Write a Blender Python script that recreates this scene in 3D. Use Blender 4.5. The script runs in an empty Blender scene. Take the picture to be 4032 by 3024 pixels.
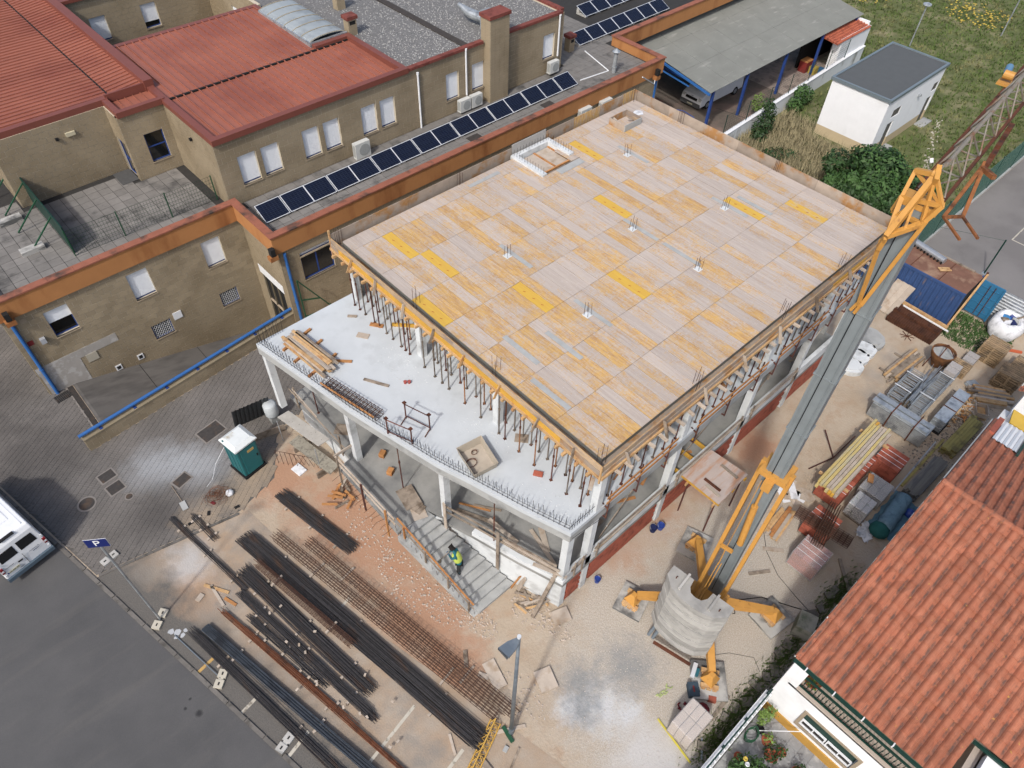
import bpy, math, random
from mathutils import Vector, Matrix
rnd = random.Random(7)
S = bpy.context.scene
COL = S.collection
# ---------------------------------------------------------------- camera
YAW, PITCH, ROLL = math.radians(45.642), math.radians(48.92), math.radians(2.25)
fw = Vector((math.cos(YAW)*math.cos(PITCH), math.sin(YAW)*math.cos(PITCH), -math.sin(PITCH)))
r0 = Vector((math.sin(YAW), -math.cos(YAW), 0)); u0 = r0.cross(fw)
rt = math.cos(ROLL)*r0 + math.sin(ROLL)*u0; up = -math.sin(ROLL)*r0 + math.cos(ROLL)*u0
cam = bpy.data.cameras.new('camera'); camo = bpy.data.objects.new('camera', cam); COL.objects.link(camo)
camo.matrix_world = Matrix(((rt.x, up.x, -fw.x, 0), (rt.y, up.y, -fw.y, 0), (rt.z, up.z, -fw.z, 29.2), (0, 0, 0, 1)))
cam.sensor_width = 36; cam.lens = 36*2878.7/4032; cam.clip_end = 2000; cam.clip_start = 0.1
S.camera = camo
# ---------------------------------------------------------------- sky, sun, exposure
SUN_EL = math.radians(47); SUN_AZ = math.atan2(-.37, -.93)      # where the sun stands, seen from the site
w = bpy.data.worlds.new('World'); S.world = w; w.use_nodes = True
nt = w.node_tree; bg = nt.nodes['Background']
sky = nt.nodes.new('ShaderNodeTexSky'); sky.sky_type = 'NISHITA'; sky.sun_disc = False
sky.sun_elevation = SUN_EL; sky.sun_rotation = math.pi/2 - SUN_AZ
sky.air_density = 1.0; sky.dust_density = 4.0; sky.ozone_density = 1.0
nt.links.new(sky.outputs[0], bg.inputs[0]); bg.inputs[1].default_value = 0.15
sl = bpy.data.lights.new('sun', 'SUN'); sl.energy = 2.15; sl.angle = math.radians(3.0); sl.color = (1, .97, .92)
so = bpy.data.objects.new('sun', sl); COL.objects.link(so); so.location = (0, 0, 60)
sd = Vector((math.cos(SUN_AZ)*math.cos(SUN_EL), math.sin(SUN_AZ)*math.cos(SUN_EL), math.sin(SUN_EL)))
so.rotation_euler = sd.to_track_quat('Z', 'Y').to_euler()
S.view_settings.view_transform = 'Standard'; S.view_settings.look = 'None'
S.view_settings.exposure = 0.4; S.view_settings.gamma = 1; S.view_settings.use_curve_mapping = False
S.render.engine = 'CYCLES'
try: S.cycles.max_bounces = 6; S.cycles.diffuse_bounces = 3
except Exception: pass
# ---------------------------------------------------------------- helpers
K = .62
def L(r, g, b, k=None):
    k = K if k is None else k
    f = lambda c: ((c/255/12.92) if c <= 10 else ((c/255+.055)/1.055)**2.4)*k
    c = (f(r), f(g), f(b)); y = .3*c[0]+.6*c[1]+.1*c[2]
    return tuple(v+(y-v)*.13 for v in c)
MATS = {}
class NT:
    def __init__(s, name):
        s.m = bpy.data.materials.new(name); s.m.use_nodes = True; s.t = s.m.node_tree
        s.b = s.t.nodes['Principled BSDF']; s.geo = s.n('ShaderNodeNewGeometry'); s.info = None; s.tc = None
    def n(s, ty, **kw):
        x = s.t.nodes.new(ty)
        for k, v in kw.items(): setattr(x, k, v)
        return x
    def l(s, a, b): s.t.links.new(a, b)
    def pos(s, sc=(1, 1, 1), rot=0):
        mp = s.n('ShaderNodeMapping'); mp.inputs['Scale'].default_value = sc; mp.inputs['Rotation'].default_value = (0, 0, rot)
        s.l(s.geo.outputs['Position'], mp.inputs[0]); return mp.outputs[0]
    def noise(s, sc=3, st=(1, 1, 1), det=4, rot=0, rough=.6):
        x = s.n('ShaderNodeTexNoise'); x.inputs['Scale'].default_value = sc; x.inputs['Detail'].default_value = det
        x.inputs['Roughness'].default_value = rough
        s.l(s.pos(st, rot), x.inputs['Vector']); return x.outputs[0]
    def ramp(s, f, lo, hi, a=0., b=1.):
        x = s.n('ShaderNodeMapRange'); x.inputs[1].default_value = lo; x.inputs[2].default_value = hi
        x.inputs[3].default_value = a; x.inputs[4].default_value = b; s.l(f, x.inputs[0]); return x.outputs[0]
    def mix(s, f, a, b, mode='MIX'):
        x = s.n('ShaderNodeMix', data_type='RGBA', blend_type=mode)
        for i, v in ((0, f), (6, a), (7, b)):
            if isinstance(v, (int, float)): x.inputs[i].default_value = v
            elif isinstance(v, tuple): x.inputs[i].default_value = (*v, 1)
            else: s.l(v, x.inputs[i])
        return x.outputs[2]
    def math(s, op, a, b=0.):
        x = s.n('ShaderNodeMath', operation=op)
        for i, v in ((0, a), (1, b)):
            if isinstance(v, (int, float)): x.inputs[i].default_value = v
            else: s.l(v, x.inputs[i])
        return x.outputs[0]
    def rand(s):
        if not s.info: s.info = s.n('ShaderNodeObjectInfo')
        return s.info.outputs['Random']
    def spot(s, x, y, r, soft=.5, nz=.8, nsc=1.2):                    # an irregular patch on the ground
        v = s.n('ShaderNodeVectorMath', operation='DISTANCE'); v.inputs[1].default_value = (x, y, 0)
        sx = s.n('ShaderNodeVectorMath', operation='MULTIPLY'); sx.inputs[1].default_value = (1, 1, 0)
        s.l(s.geo.outputs['Position'], sx.inputs[0]); s.l(sx.outputs[0], v.inputs[0])
        d = s.math('ADD', v.outputs['Value'], s.ramp(s.noise(nsc, det=8, rough=.72), .2, .8, -nz*r, nz*r))
        return s.ramp(d, r*(1+soft), r*(1-soft), 0, 1)
    def out(s, col, rough=.85, metal=0, spec=.3, bump=0, bsc=30, bst=(1, 1, 1), bdist=.02):
        if isinstance(col, tuple): s.b.inputs['Base Color'].default_value = (*col, 1)
        else: s.l(col, s.b.inputs['Base Color'])
        s.b.inputs['Roughness'].default_value = rough; s.b.inputs['Metallic'].default_value = metal
        s.b.inputs['Specular IOR Level'].default_value = spec
        if bump:
            bn = s.n('ShaderNodeBump'); bn.inputs['Strength'].default_value = bump; bn.inputs['Distance'].default_value = bdist
            s.l(s.noise(bsc, bst, 5), bn.inputs['Height']); s.l(bn.outputs[0], s.b.inputs['Normal'])
        return s.m
def sc3(c, k): return tuple(min(1, x*k) for x in c)
def mat(name, c, var=.15, sc=3., c2=None, sc2=1.1, thr=(.52, .64), st=(1, 1, 1), st2=None, rough=.85, metal=0, bump=0, bsc=30, rd=0, spec=.3, rot=0, amt=1.):
    if name in MATS: return MATS[name]
    t = NT(name)
    col = t.mix(t.ramp(t.noise(sc, st, 5, rot), .3, .7), sc3(c, 1-var), sc3(c, 1+var))
    if c2: col = t.mix(t.ramp(t.noise(sc2, st2 or st, 6, rot), thr[0], thr[1], 0, amt), col, c2)
    if rd: col = t.mix(1., col, t.ramp(t.rand(), 0, 1, 1-rd, 1+rd), 'MULTIPLY')
    MATS[name] = t.out(col, rough, metal, spec, bump, bsc); return MATS[name]

WL = {}
def setp(o, label=None, cat=None, group=None, kind=None):
    if label: o['label'] = label
    if cat: o['category'] = cat
    if group: o['group'] = group
    if kind: o['kind'] = kind
    return o
def thing(name, label, cat, loc=(0, 0, 0), group=None, local=False, rz=0, kind=None):
    o = bpy.data.objects.new(name, None); COL.objects.link(o); o.empty_display_size = .2
    o.location = loc; o.rotation_euler = (0, 0, rz)
    WL[o] = Vector((0, 0, 0)) if local else Vector(loc)
    return setp(o, label, cat, group, kind)
class MB:
    def __init__(s): s.v = []; s.f = []
    def poly(s, pts):
        n = len(s.v); s.v += [tuple(p) for p in pts]; s.f.append(tuple(range(n, n+len(pts)))); return s
    def raw(s, vs, fs):
        n = len(s.v); s.v += [tuple(p) for p in vs]; s.f += [tuple(i+n for i in f) for f in fs]; return s
    def box(s, x0, x1, y0, y1, z0, z1):
        return s.raw([(x, y, z) for z in (z0, z1) for x, y in ((x0, y0), (x1, y0), (x1, y1), (x0, y1))],
                     [(3, 2, 1, 0), (4, 5, 6, 7), (0, 1, 5, 4), (1, 2, 6, 5), (2, 3, 7, 6), (3, 0, 4, 7)])
    def ob(s, c, d, rz=0, rx=0, ry=0):
        m = Matrix.Translation(c) @ Matrix.Rotation(rz, 4, 'Z') @ Matrix.Rotation(ry, 4, 'Y') @ Matrix.Rotation(rx, 4, 'X')
        hx, hy, hz = d[0]/2, d[1]/2, d[2]/2
        return s.raw([m @ Vector((x, y, z)) for z in (-hz, hz) for x, y in ((-hx, -hy), (hx, -hy), (hx, hy), (-hx, hy))],
                     [(3, 2, 1, 0), (4, 5, 6, 7), (0, 1, 5, 4), (1, 2, 6, 5), (2, 3, 7, 6), (3, 0, 4, 7)])
    def bar(s, p, q, w, h=None, upv=(0, 0, 1)):
        h = h or w; p = Vector(p); q = Vector(q); d = (q-p).normalized(); a = d.cross(Vector(upv))
        if a.length < 1e-4: a = d.cross(Vector((1, 0, 0)))
        a.normalize(); b = a.cross(d)
        return s.raw([c + a*(w/2*i) + b*(h/2*j) for c in (p, q) for i, j in ((-1, -1), (1, -1), (1, 1), (-1, 1))],
                     [(3, 2, 1, 0), (4, 5, 6, 7), (0, 1, 5, 4), (1, 2, 6, 5), (2, 3, 7, 6), (3, 0, 4, 7)])
    def cyl(s, p, q, r, n=8, r2=None, cap=True):
        r2 = r if r2 is None else r2; p = Vector(p); q = Vector(q); d = (q-p).normalized(); a = d.cross(Vector((0, 0, 1)))
        if a.length < 1e-4: a = Vector((1, 0, 0))
        a.normalize(); b = d.cross(a); k = len(s.v)
        for c, rr in ((p, r), (q, r2)):
            for i in range(n):
                t = 2*math.pi*i/n; s.v.append(tuple(c + a*(rr*math.cos(t)) + b*(rr*math.sin(t))))
        for i in range(n): s.f.append((k+i, k+(i+1) % n, k+n+(i+1) % n, k+n+i))
        if cap: s.f.append(tuple(k+i for i in range(n))[::-1]); s.f.append(tuple(k+n+i for i in range(n)))
        return s
    def tube(s, pts, r, n=5):
        for a, b in zip(pts, pts[1:]): s.cyl(a, b, r, n)
        return s
    def prism(s, poly, z0, z1):
        n = len(poly); A = sum(poly[i][0]*poly[(i+1) % n][1]-poly[(i+1) % n][0]*poly[i][1] for i in range(n))
        if A < 0: poly = poly[::-1]
        zz = lambda z, p: z(p) if callable(z) else z
        k = len(s.v); s.v += [(p[0], p[1], zz(z0, p)) for p in poly]+[(p[0], p[1], zz(z1, p)) for p in poly]
        s.f.append(tuple(range(k, k+n))[::-1]); s.f.append(tuple(range(k+n, k+2*n)))
        for i in range(n): s.f.append((k+i, k+(i+1) % n, k+n+(i+1) % n, k+n+i))
        return s
    def lathe(s, c, prof, n=12):                                    # prof: (r, z) list from bottom up
        k = len(s.v)
        for r, z in prof:
            for i in range(n):
                t = 2*math.pi*i/n; s.v.append((c[0]+r*math.cos(t), c[1]+r*math.sin(t), c[2]+z))
        for j in range(len(prof)-1):
            for i in range(n):
                s.f.append((k+j*n+i, k+j*n+(i+1) % n, k+(j+1)*n+(i+1) % n, k+(j+1)*n+i))
        s.f.append(tuple(k+i for i in range(n))[::-1]); s.f.append(tuple(k+(len(prof)-1)*n+i for i in range(n))); return s
    def stone(s, c, r, q=None):
        q = q or rnd; sx, sy, sz = (r*q.uniform(.7, 1.3) for _ in range(3)); t = q.uniform(0, 6.3); ct, st = math.cos(t), math.sin(t)
        P = [(1, 0, 0), (0, 1, 0), (-1, 0, 0), (0, -1, 0), (.3, .3, .75), (-.35, .1, .7), (.1, -.4, .65)]
        vs = []
        for x, y, z in P:
            x *= sx; y *= sy; vs.append((c[0]+x*ct-y*st, c[1]+x*st+y*ct, c[2]+z*sz))
        return s.raw(vs, [(0, 1, 4), (1, 2, 5), (1, 5, 4), (2, 3, 6), (2, 6, 5), (3, 0, 6), (0, 4, 6), (4, 5, 6)])
    def mesh(s, name, m, off=(0, 0, 0)):
        me = bpy.data.meshes.new(name)
        me.from_pydata([(a-off[0], b-off[1], c-off[2]) for a, b, c in s.v], [], s.f)
        me.materials.append(m); me.update(); return me
    def build(s, name, m, parent=None, smooth=False, kind=None, label=None, cat=None, group=None, keep=False):
        if parent is not None: off = WL[parent]
        elif keep: off = Vector((0, 0, 0))
        else:
            xs, ys, zs = zip(*s.v); off = Vector(((min(xs)+max(xs))/2, (min(ys)+max(ys))/2, min(zs)))
        o = bpy.data.objects.new(name, s.mesh(name, m, off)); COL.objects.link(o)
        if parent is not None: o.parent = parent; WL[o] = WL[parent]
        else: o.location = off; WL[o] = Vector(off)
        if smooth: o.data.shade_smooth()
        return setp(o, label, cat, group, kind)
def piece(name, me, parent, loc, rz=0, rot=None):                   # a repeated piece sharing mesh data
    o = bpy.data.objects.new(name, me); COL.objects.link(o)
    if parent is not None: o.parent = parent; o.location = Vector(loc)-WL[parent]; WL[o] = Vector(loc)
    else: o.location = loc; WL[o] = Vector(loc)
    o.rotation_euler = rot or (0, 0, rz); return o
def copy_tree(o, loc=None, rz=None, label=None, parent=None):
    c = o.copy(); COL.objects.link(c)
    if parent: c.parent = parent
    if loc is not None: c.location = loc
    if rz is not None: c.rotation_euler = (0, 0, rz)
    if label: c['label'] = label
    for ch in list(o.children): copy_tree(ch, parent=c)
    return c
ORD = ['first', 'second', 'third', 'fourth', 'fifth', 'sixth', 'seventh', 'eighth', 'ninth', 'tenth', 'eleventh', 'twelfth', 'thirteenth', 'fourteenth', 'fifteenth',
       'sixteenth', 'seventeenth', 'eighteenth', 'nineteenth', 'twentieth', 'twenty-first', 'twenty-second', 'twenty-third', 'twenty-fourth', 'twenty-fifth', 'twenty-sixth', 'twenty-seventh', 'twenty-eighth', 'twenty-ninth', 'thirtieth']
def lerp(a, b, t): return a+(b-a)*t
def interp(tab, y):                                                  # tab: (y, x) pairs with y falling or rising
    tab = sorted(tab)
    for (a, xa), (b, xb) in zip(tab, tab[1:]):
        if y <= b: return lerp(xa, xb, (y-a)/(b-a))
    return tab[-1][1]
# ================================================================ materials
white_wall = mat('white_wall', L(236, 238, 240, .8), .03, 2, L(205, 205, 200, .75), .6, (.55, .8), rough=.9, amt=.5)
conc_white = mat('pale_concrete', L(222, 227, 229, .72), .06, 1.5, L(185, 188, 188), 1.2, (.5, .72), bump=.25, bsc=20)
conc = mat('grey_concrete', L(186, 188, 186), .12, 1.4, L(140, 142, 142), .9, (.48, .7), bump=.35, bsc=14)
conc_floor = mat('dusty_concrete', L(172, 172, 168), .16, 1.1, L(120, 122, 122), .55, (.45, .66), bump=.4, bsc=9)
conc_old = mat('weathered_concrete', L(204, 202, 196), .1, 2, L(112, 112, 110), 1.3, (.47, .6), st2=(.5, .5, 3.0), bump=.4, bsc=16)
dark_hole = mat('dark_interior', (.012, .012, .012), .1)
wood_new = mat('fresh_timber', L(222, 178, 118), .16, 5, L(196, 140, 82), 3, (.5, .66), bump=.1, rd=.12)
wood_orange = mat('orange_timber', L(206, 142, 74), .16, 5, L(180, 112, 52), 3, (.5, .66), rd=.12)
wood_old = mat('grey_timber', L(168, 152, 134), .2, 4, L(120, 104, 88), 2.2, (.5, .66), bump=.2, rd=.2)
wood_pale = mat('pale_plywood', L(206, 190, 172), .1, 4, L(176, 150, 120), 1.5, (.52, .7), rd=.12)
ply_yellow = mat('yellow_formwork', L(236, 178, 26), .08, 3, L(206, 140, 30), 2, (.55, .75), rough=.6, rd=.05)
rust = mat('rust', L(112, 62, 38), .3, 6, L(70, 42, 32), 3, (.48, .66), rough=.9)
rust_red = mat('oxide_red_steel', L(104, 62, 54), .25, 6, L(140, 84, 52), 2.5, (.56, .7), rough=.75, rd=.3)
rebar_m = mat('rebar_rust', L(92, 62, 48), .25, 8, rough=.9)
rebar_b = mat('rebar_dark', L(70, 68, 70), .3, 9, L(98, 74, 58), 1.2, (.54, .72), st2=(3, .5, 1), rough=.7, metal=.2, rd=.25)
galv = mat('galvanised', L(196, 203, 208, .7), .14, 5, L(150, 158, 166), 2, (.5, .66), rough=.42, metal=.55, rd=.12, spec=.5)
steel_grey = mat('grey_paint', L(120, 132, 142), .08, 4, rough=.55, spec=.4)
blue_paint = mat('blue_paint', L(38, 108, 182, .72), .08, 4, rough=.5, spec=.4)
blue_dark = mat('dark_blue_paint', L(36, 72, 146, .75), .1, 4, rough=.5, spec=.4)
green_paint = mat('green_paint', L(34, 92, 62), .1, 4, rough=.55)
green_dark = mat('dark_green_paint', L(22, 66, 56), .1, 4, rough=.5)
crane_y = mat('crane_yellow', L(226, 160, 48), .08, 4, L(160, 104, 44), 3.2, (.62, .74), rough=.5, spec=.4)
crane_g = mat('crane_grey', L(140, 150, 154), .09, 2, L(158, 128, 100), 1.4, (.64, .78), st2=(1, 1, .35), rough=.5, spec=.4)
white_paint = mat('white_paint', L(228, 231, 234, .8), .03, 3, rough=.5, spec=.4)
white_plastic = mat('white_plastic', L(226, 228, 232, .8), .05, 5, L(190, 192, 196), 3, (.5, .7), rough=.6)
black_rub = mat('black_rubber', L(30, 30, 32), .2, 5, rough=.8)
glass_d = NT('dark_glass').out(L(20, 24, 28), .08, 0, .8)
shutter_m = mat('white_shutter', L(226, 230, 234, .95), .03, 3, rough=.55)
school_wall = mat('brown_ceramic', L(150, 135, 109, .9), .08, .8, L(136, 121, 95, .9), .35, (.45, .6), rough=.55, spec=.3, rd=.1)
school_grout = mat('tile_grout', L(196, 184, 160, .8), .1, 2)
orange_band = mat('orange_render', L(186, 124, 62, .75), .07, 1, L(160, 94, 36), .6, (.5, .7), st2=(1, 1, .3))
coping_m = mat('terracotta_coping', L(172, 102, 76), .12, 2, L(84, 70, 62), .8, (.52, .68), rough=.8)
red_trim = mat('red_flashing', L(150, 80, 64, .55), .06, 2, rough=.5, spec=.4)
red_roof = mat('red_metal_roof', L(186, 108, 82, .56), .06, .7, L(170, 94, 72, .56), .3, (.45, .65), rough=.5, spec=.4, rd=.04)
roof_slab = mat('roof_paver', L(142, 138, 133), .12, 2, L(96, 94, 92), .7, (.54, .68), rough=.9, rd=.12)
gravel_roof = mat('gravel_roofing', L(128, 127, 126), .4, 14, L(160, 160, 158), 6, (.6, .68), rough=.95, bump=.5, bsc=25)
brick_red = mat('red_brick', L(190, 96, 70), .12, 6, L(150, 74, 54), 3, (.52, .66), rough=.85, rd=.16)
plastic_blue = mat('blue_plastic', L(36, 74, 168), .1, 4, rough=.45, spec=.5)
# --- formwork panels: cement-grey faces worn to yellow and orange along the grain
def panel_mat(name, lo, hi):
    t = NT(name)
    base = t.mix(t.ramp(t.noise(1.1, (9, .5, 1), 5), .3, .7), L(200, 184, 172), L(220, 204, 190))
    base = t.mix(t.ramp(t.noise(1.6, (14, .35, 1), 4), .56, .7, 0, .6), base, L(176, 160, 154))
    fac = t.math('ADD', t.noise(1.3, (16, .7, 1), 6, rough=.7), t.ramp(t.rand(), 0, 1, lo, hi))
    fac = t.math('ADD', fac, t.ramp(t.noise(.9, (1.2, 1.2, 1), 3), .3, .7, -.14, .14))
    fac = t.math('ADD', fac, t.ramp(t.noise(3.0, (5, 5, 1), 4), .3, .7, -.12, .12))
    fac = t.math('ADD', fac, t.ramp(t.noise(7.0, (1, 2.2, 1), 5, rough=.75), .3, .7, -.16, .16))
    wear = t.mix(t.ramp(t.noise(2, (7, .8, 1), 4), .4, .65), L(238, 186, 80), L(202, 148, 78))
    col = t.mix(t.ramp(fac, .46, .78, 0, .9), base, wear)
    r2 = t.math('FRACT', t.math('MULTIPLY', t.rand(), 7.31))
    col = t.mix(1., col, t.ramp(r2, 0, 1, .93, 1.05), 'MULTIPLY')
    col = t.mix(t.ramp(t.noise(5.0, (2.5, 1.2, 1), 6, rough=.75), .56, .68, 0, .55), col, L(232, 224, 216))
    return t.out(col, .75, bump=.15, bsc=10, bst=(10, .5, 1))
panel_a = panel_mat('worn_panel', -.07, .13); panel_b = panel_mat('orange_worn_panel', .12, .26); panel_c = panel_mat('clean_grey_panel', -.24, -.06)
t = NT('new_yellow_panel')
yel = t.mix(t.ramp(t.noise(1.4, (12, .6, 1), 5), .35, .7), L(244, 196, 30), L(232, 178, 44))
panel_y = t.out(t.mix(t.ramp(t.math('ADD', t.noise(2.2, (9, 1.2, 1), 6), t.ramp(t.rand(), 0, 1, -.2, .06)), .56, .62), yel, L(226, 196, 140)), .55)
# --- pale and orange earth of the site, with lime, cement and gravel patches
t = NT('site_earth')
c = t.mix(t.ramp(t.noise(.5, det=7, rough=.65), .34, .66), L(200, 178, 150), L(216, 198, 174))
c = t.mix(t.ramp(t.noise(1.7, det=6), .5, .72, 0, .7), c, L(198, 166, 134))
for x, y, r in ((7.0, 14.5, 1.7), (6.4, 11.2, 2.0), (7.0, 17.5, 2.2), (5.6, 21.2, 1.4), (14.5, 7.0, 1.3), (17.5, 7.2, 1.1), (20.5, 7.1, 1.1), (24, 7, 1.2), (6.0, 8.7, 1.2)):
    c = t.mix(t.math('MULTIPLY', t.spot(x, y, r, .5, .7), .85), c, L(202, 150, 114))
grv = t.mix(t.ramp(t.noise(22, det=2), .4, .62), L(200, 188, 170), L(222, 212, 198))
for x, y, r in ((15.5, 3.2, 4.2), (11.0, 3.4, 3.2), (18.8, 3.6, 3.2), (9.2, 1.2, 2.6), (12.6, 6.2, 1.8)):
    c = t.mix(t.spot(x, y, r, .35, .45), c, grv)
for x, y, r in ((9.3, 3.7, .8), (9.9, 2.9, .45), (8.3, 4.6, .5)): c = t.mix(t.math('MULTIPLY', t.spot(x, y, r, .7, 1., 2.2), .9), c, L(226, 228, 230))
for x, y, r in ((11.2, 4.1, .9), (9.3, 5.0, .7), (8.6, 4.2, .5)): c = t.mix(t.math('MULTIPLY', t.spot(x, y, r, .8, 1., 2.0), .75), c, L(150, 156, 160))
for x, y, r in ((9.2, 1.2, 1.2),): c = t.mix(t.math('MULTIPLY', t.spot(x, y, r, .5, .6), .85), c, L(226, 224, 222))
for x, y, r in ((35.0, 5.6, .6), (31.6, 4.9, .5), (33, 5.6, .5)): c = t.mix(t.math('MULTIPLY', t.spot(x, y, r, .8, 1., 2.0), .6), c, L(176, 168, 158))
c = t.mix(t.ramp(t.noise(60, det=3), .3, .7), t.mix(1., c, (.86, .86, .86), 'MULTIPLY'), c)
earth = t.out(c, .95, bump=.6, bsc=9, bdist=.05)
# --- asphalt, pavers, grass soil
t = NT('asphalt')
c = t.mix(t.ramp(t.noise(.35, det=6), .3, .7), L(95, 95, 96), L(110, 109, 109))
c = t.mix(t.ramp(t.noise(.5, (.35, 2.2, 1), 6, rot=.2), .54, .7, 0, .35), c, L(126, 122, 116))
c = t.mix(t.ramp(t.noise(45, det=3), .35, .65), t.mix(1., c, (.82, .82, .82), 'MULTIPLY'), c)
for x, y, r in ((-2.2, 13.9, .12), (-2.5, 14.4, .06), (-2.2, 14.6, .05)): c = t.mix(t.spot(x, y, r, .4, .5, 6), c, L(60, 60, 62))
c = t.mix(t.math('MULTIPLY', t.spot(-2.0, 9.6, .13, .3, .4, 6), .7), c, L(170, 172, 176))
asphalt = t.out(c, .9, bump=.35, bsc=60, bdist=.01)
t = NT('dusty_asphalt')
a = t.mix(t.ramp(t.noise(40, det=3), .35, .65), L(104, 100, 95), L(126, 121, 114))
sep = t.n('ShaderNodeSeparateXYZ'); t.l(t.geo.outputs['Position'], sep.inputs[0])
gx = t.math('ADD', sep.outputs[0], t.math('MULTIPLY', sep.outputs[1], .2))        # across the lot, away from the kerb
gx = t.math('ADD', gx, t.ramp(t.noise(.9, det=6), 0, 1, -1.6, 1.6))
d = t.mix(t.ramp(t.noise(.8, det=6), .35, .65), L(192, 164, 134), L(196, 180, 160))
d = t.mix(t.ramp(t.noise(.45, det=6), .5, .66, 0, .8), d, L(158, 150, 140))
d = t.mix(t.math('MULTIPLY', t.spot(-.3, 18.6, 1.1, .7, .9), .6), d, L(200, 154, 112))
d = t.mix(t.math('MULTIPLY', t.spot(.4, 19.9, .8, .7, .9), .85), d, L(212, 208, 204))
lot_m = t.out(t.mix(t.ramp(gx, 2.4, 4.0, 0, .93), a, d), .95, bump=.5, bsc=14, bdist=.03)
t = NT('paver_block')
c = t.mix(t.ramp(t.noise(.5, det=6), .3, .7), L(118, 113, 108), L(140, 134, 129))
c = t.mix(t.ramp(t.noise(9, (1, 1, 1), 2), .35, .65), t.mix(1., c, (.88, .88, .88), 'MULTIPLY'), c)
for x, y, r in ((1.6, 25.6, 1.1), (3.4, 24.1, 1.0), (2.6, 25.0, .8)): c = t.mix(t.math('MULTIPLY', t.spot(x, y, r, .7, .6), .75), c, L(182, 186, 190))
for x, y, r in ((-2.5, 30, 2.2), (.5, 23.0, 1.1), (-3, 35, 2)): c = t.mix(t.math('MULTIPLY', t.spot(x, y, r, .7, .8), .6), c, L(84, 80, 78))
for x, y, r in ((3.8, 21.4, 1.0), (5.4, 22.0, .9), (1.8, 21.6, .8)): c = t.mix(t.math('MULTIPLY', t.spot(x, y, r, .7, .8), .7), c, L(190, 168, 140))
paver_m = t.out(c, .9)
paver_joint = mat('paver_joint', L(112, 108, 103), .2, 3)
grass_soil = mat('meadow_soil', L(104, 112, 62), .25, .8, L(156, 148, 108), .35, (.5, .68), rough=1, bump=.5, bsc=6)
grass_m = mat('grass_blade', L(92, 116, 46), .35, .7, L(150, 146, 92), .45, (.5, .64), rough=.9)
court_m = mat('court_asphalt', L(146, 142, 140), .06, 1, L(132, 128, 126), .25, (.45, .6), rough=.9, bump=.2, bsc=50)
leaf_d = mat('dark_leaf', L(46, 78, 30), .4, 2.5, rough=.6, rd=.1)
leaf_m = mat('mid_leaf', L(70, 108, 44), .4, 2.5, rough=.6, rd=.1)
leaf_l = mat('light_leaf', L(112, 142, 52), .35, 2.5, rough=.6)
dry_m = mat('dry_grass', L(170, 158, 118), .3, 2, rough=.9)
bark = mat('bark', L(92, 78, 62), .25, 6)
# ================================================================ the ground
def struct(name, mb, m, **kw): return mb.build(name, m, kind='structure', keep=True, **kw)
B = 260
g = MB()
for q in ([(-B, -B), (.65, -B), (.65, B), (-B, B)], [(11.7, -B), (B, -B), (B, B), (11.7, B)], [(.65, 33.25), (11.7, 33.25), (11.7, B), (.65, B)], [(.65, -B), (11.7, -B), (11.7, 29.75), (.65, 28.75)]):
    g.poly([(x, y, 0) for x, y in q])
struct('ground', g, earth)
def kx(y): return -3.93+.2*(26.61-y)                                   # kerb line
struct('road', MB().poly([(-90, -40, .006), (kx(-40), -40, .006), (kx(62), 62, .006), (-90, 62, .006)]), asphalt)
struct('parking_lot', MB().poly([(kx(-20)+.08, -20, .006), (11.5, -20, .006), (6.5, 4.2, .006), (4.6, 12, .006), (3.6, 20.55, .006), (kx(21.85)+.08, 21.85, .006)]), lot_m)
kerb = MB().poly([(kx(-20), -20, .012), (kx(-20)+.16, -20, .012), (kx(45)+.16, 45, .012), (kx(45), 45, .012)])
kerb = struct('kerb', kerb, paver_joint)
kst = MB().box(-.075, .075, -.49, .49, 0, .05).mesh('kerb_stone', mat('kerb_stone', L(124, 119, 113), .15, 3, L(92, 88, 82), 2, (.52, .66), rd=.1))
for i in range(48):
    y = 3+i*1.0; piece('kerb_stone', kst, kerb, (kx(y)+.08, y, .004+rnd.uniform(0, .01)), math.atan(.2)+rnd.uniform(-.01, .01))
lb = MB()
for i in range(8):
    a, b = i/8, (i+1)/8; lb.ob((lerp(-2.7, 3.2, (a+b)/2), lerp(21.84, 20.65, (a+b)/2), .02), (.73, .12, .05), math.atan2(-1.19, 5.9))
struct('edging_strip', lb, mat('kerb_stone', (0, 0, 0)))
line_w = mat('road_paint', L(214, 206, 188), .08, 5, L(150, 140, 124), 4, (.56, .66)); line_y = mat('yellow_road_paint', L(216, 172, 90), .08, 5, L(150, 130, 100), 4, (.56, .66))
for nm, a, b, wd, m in (('a', (-1.54, 15.31), (-.79, 15.44), .13, line_y), ('b', (-1.06, 12.83), (-.1, 13.0), .13, line_w), ('c', (-.6, 10.32), (.5, 10.6), .13, line_w), ('d', (1.5, 8.2), (3.97, 8.68), .12, line_w), ('e', (3.2, 6.05), (4.34, 6.25), .13, line_w), ('f', (3.4, 13.7), (4.6, 13.95), .12, line_w), ('g', (1.2, 5.75), (2.4, 5.95), .12, line_w)):
    ang = math.atan2(b[1]-a[1], b[0]-a[0]); n = Vector((-math.sin(ang), math.cos(ang)))*wd/2
    struct('parking_line', MB().poly([(a[0]-n.x, a[1]-n.y, .012), (b[0]-n.x, b[1]-n.y, .012), (b[0]+n.x, b[1]+n.y, .012), (a[0]+n.x, a[1]+n.y, .012)]), m)
white_spill = MB()
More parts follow.
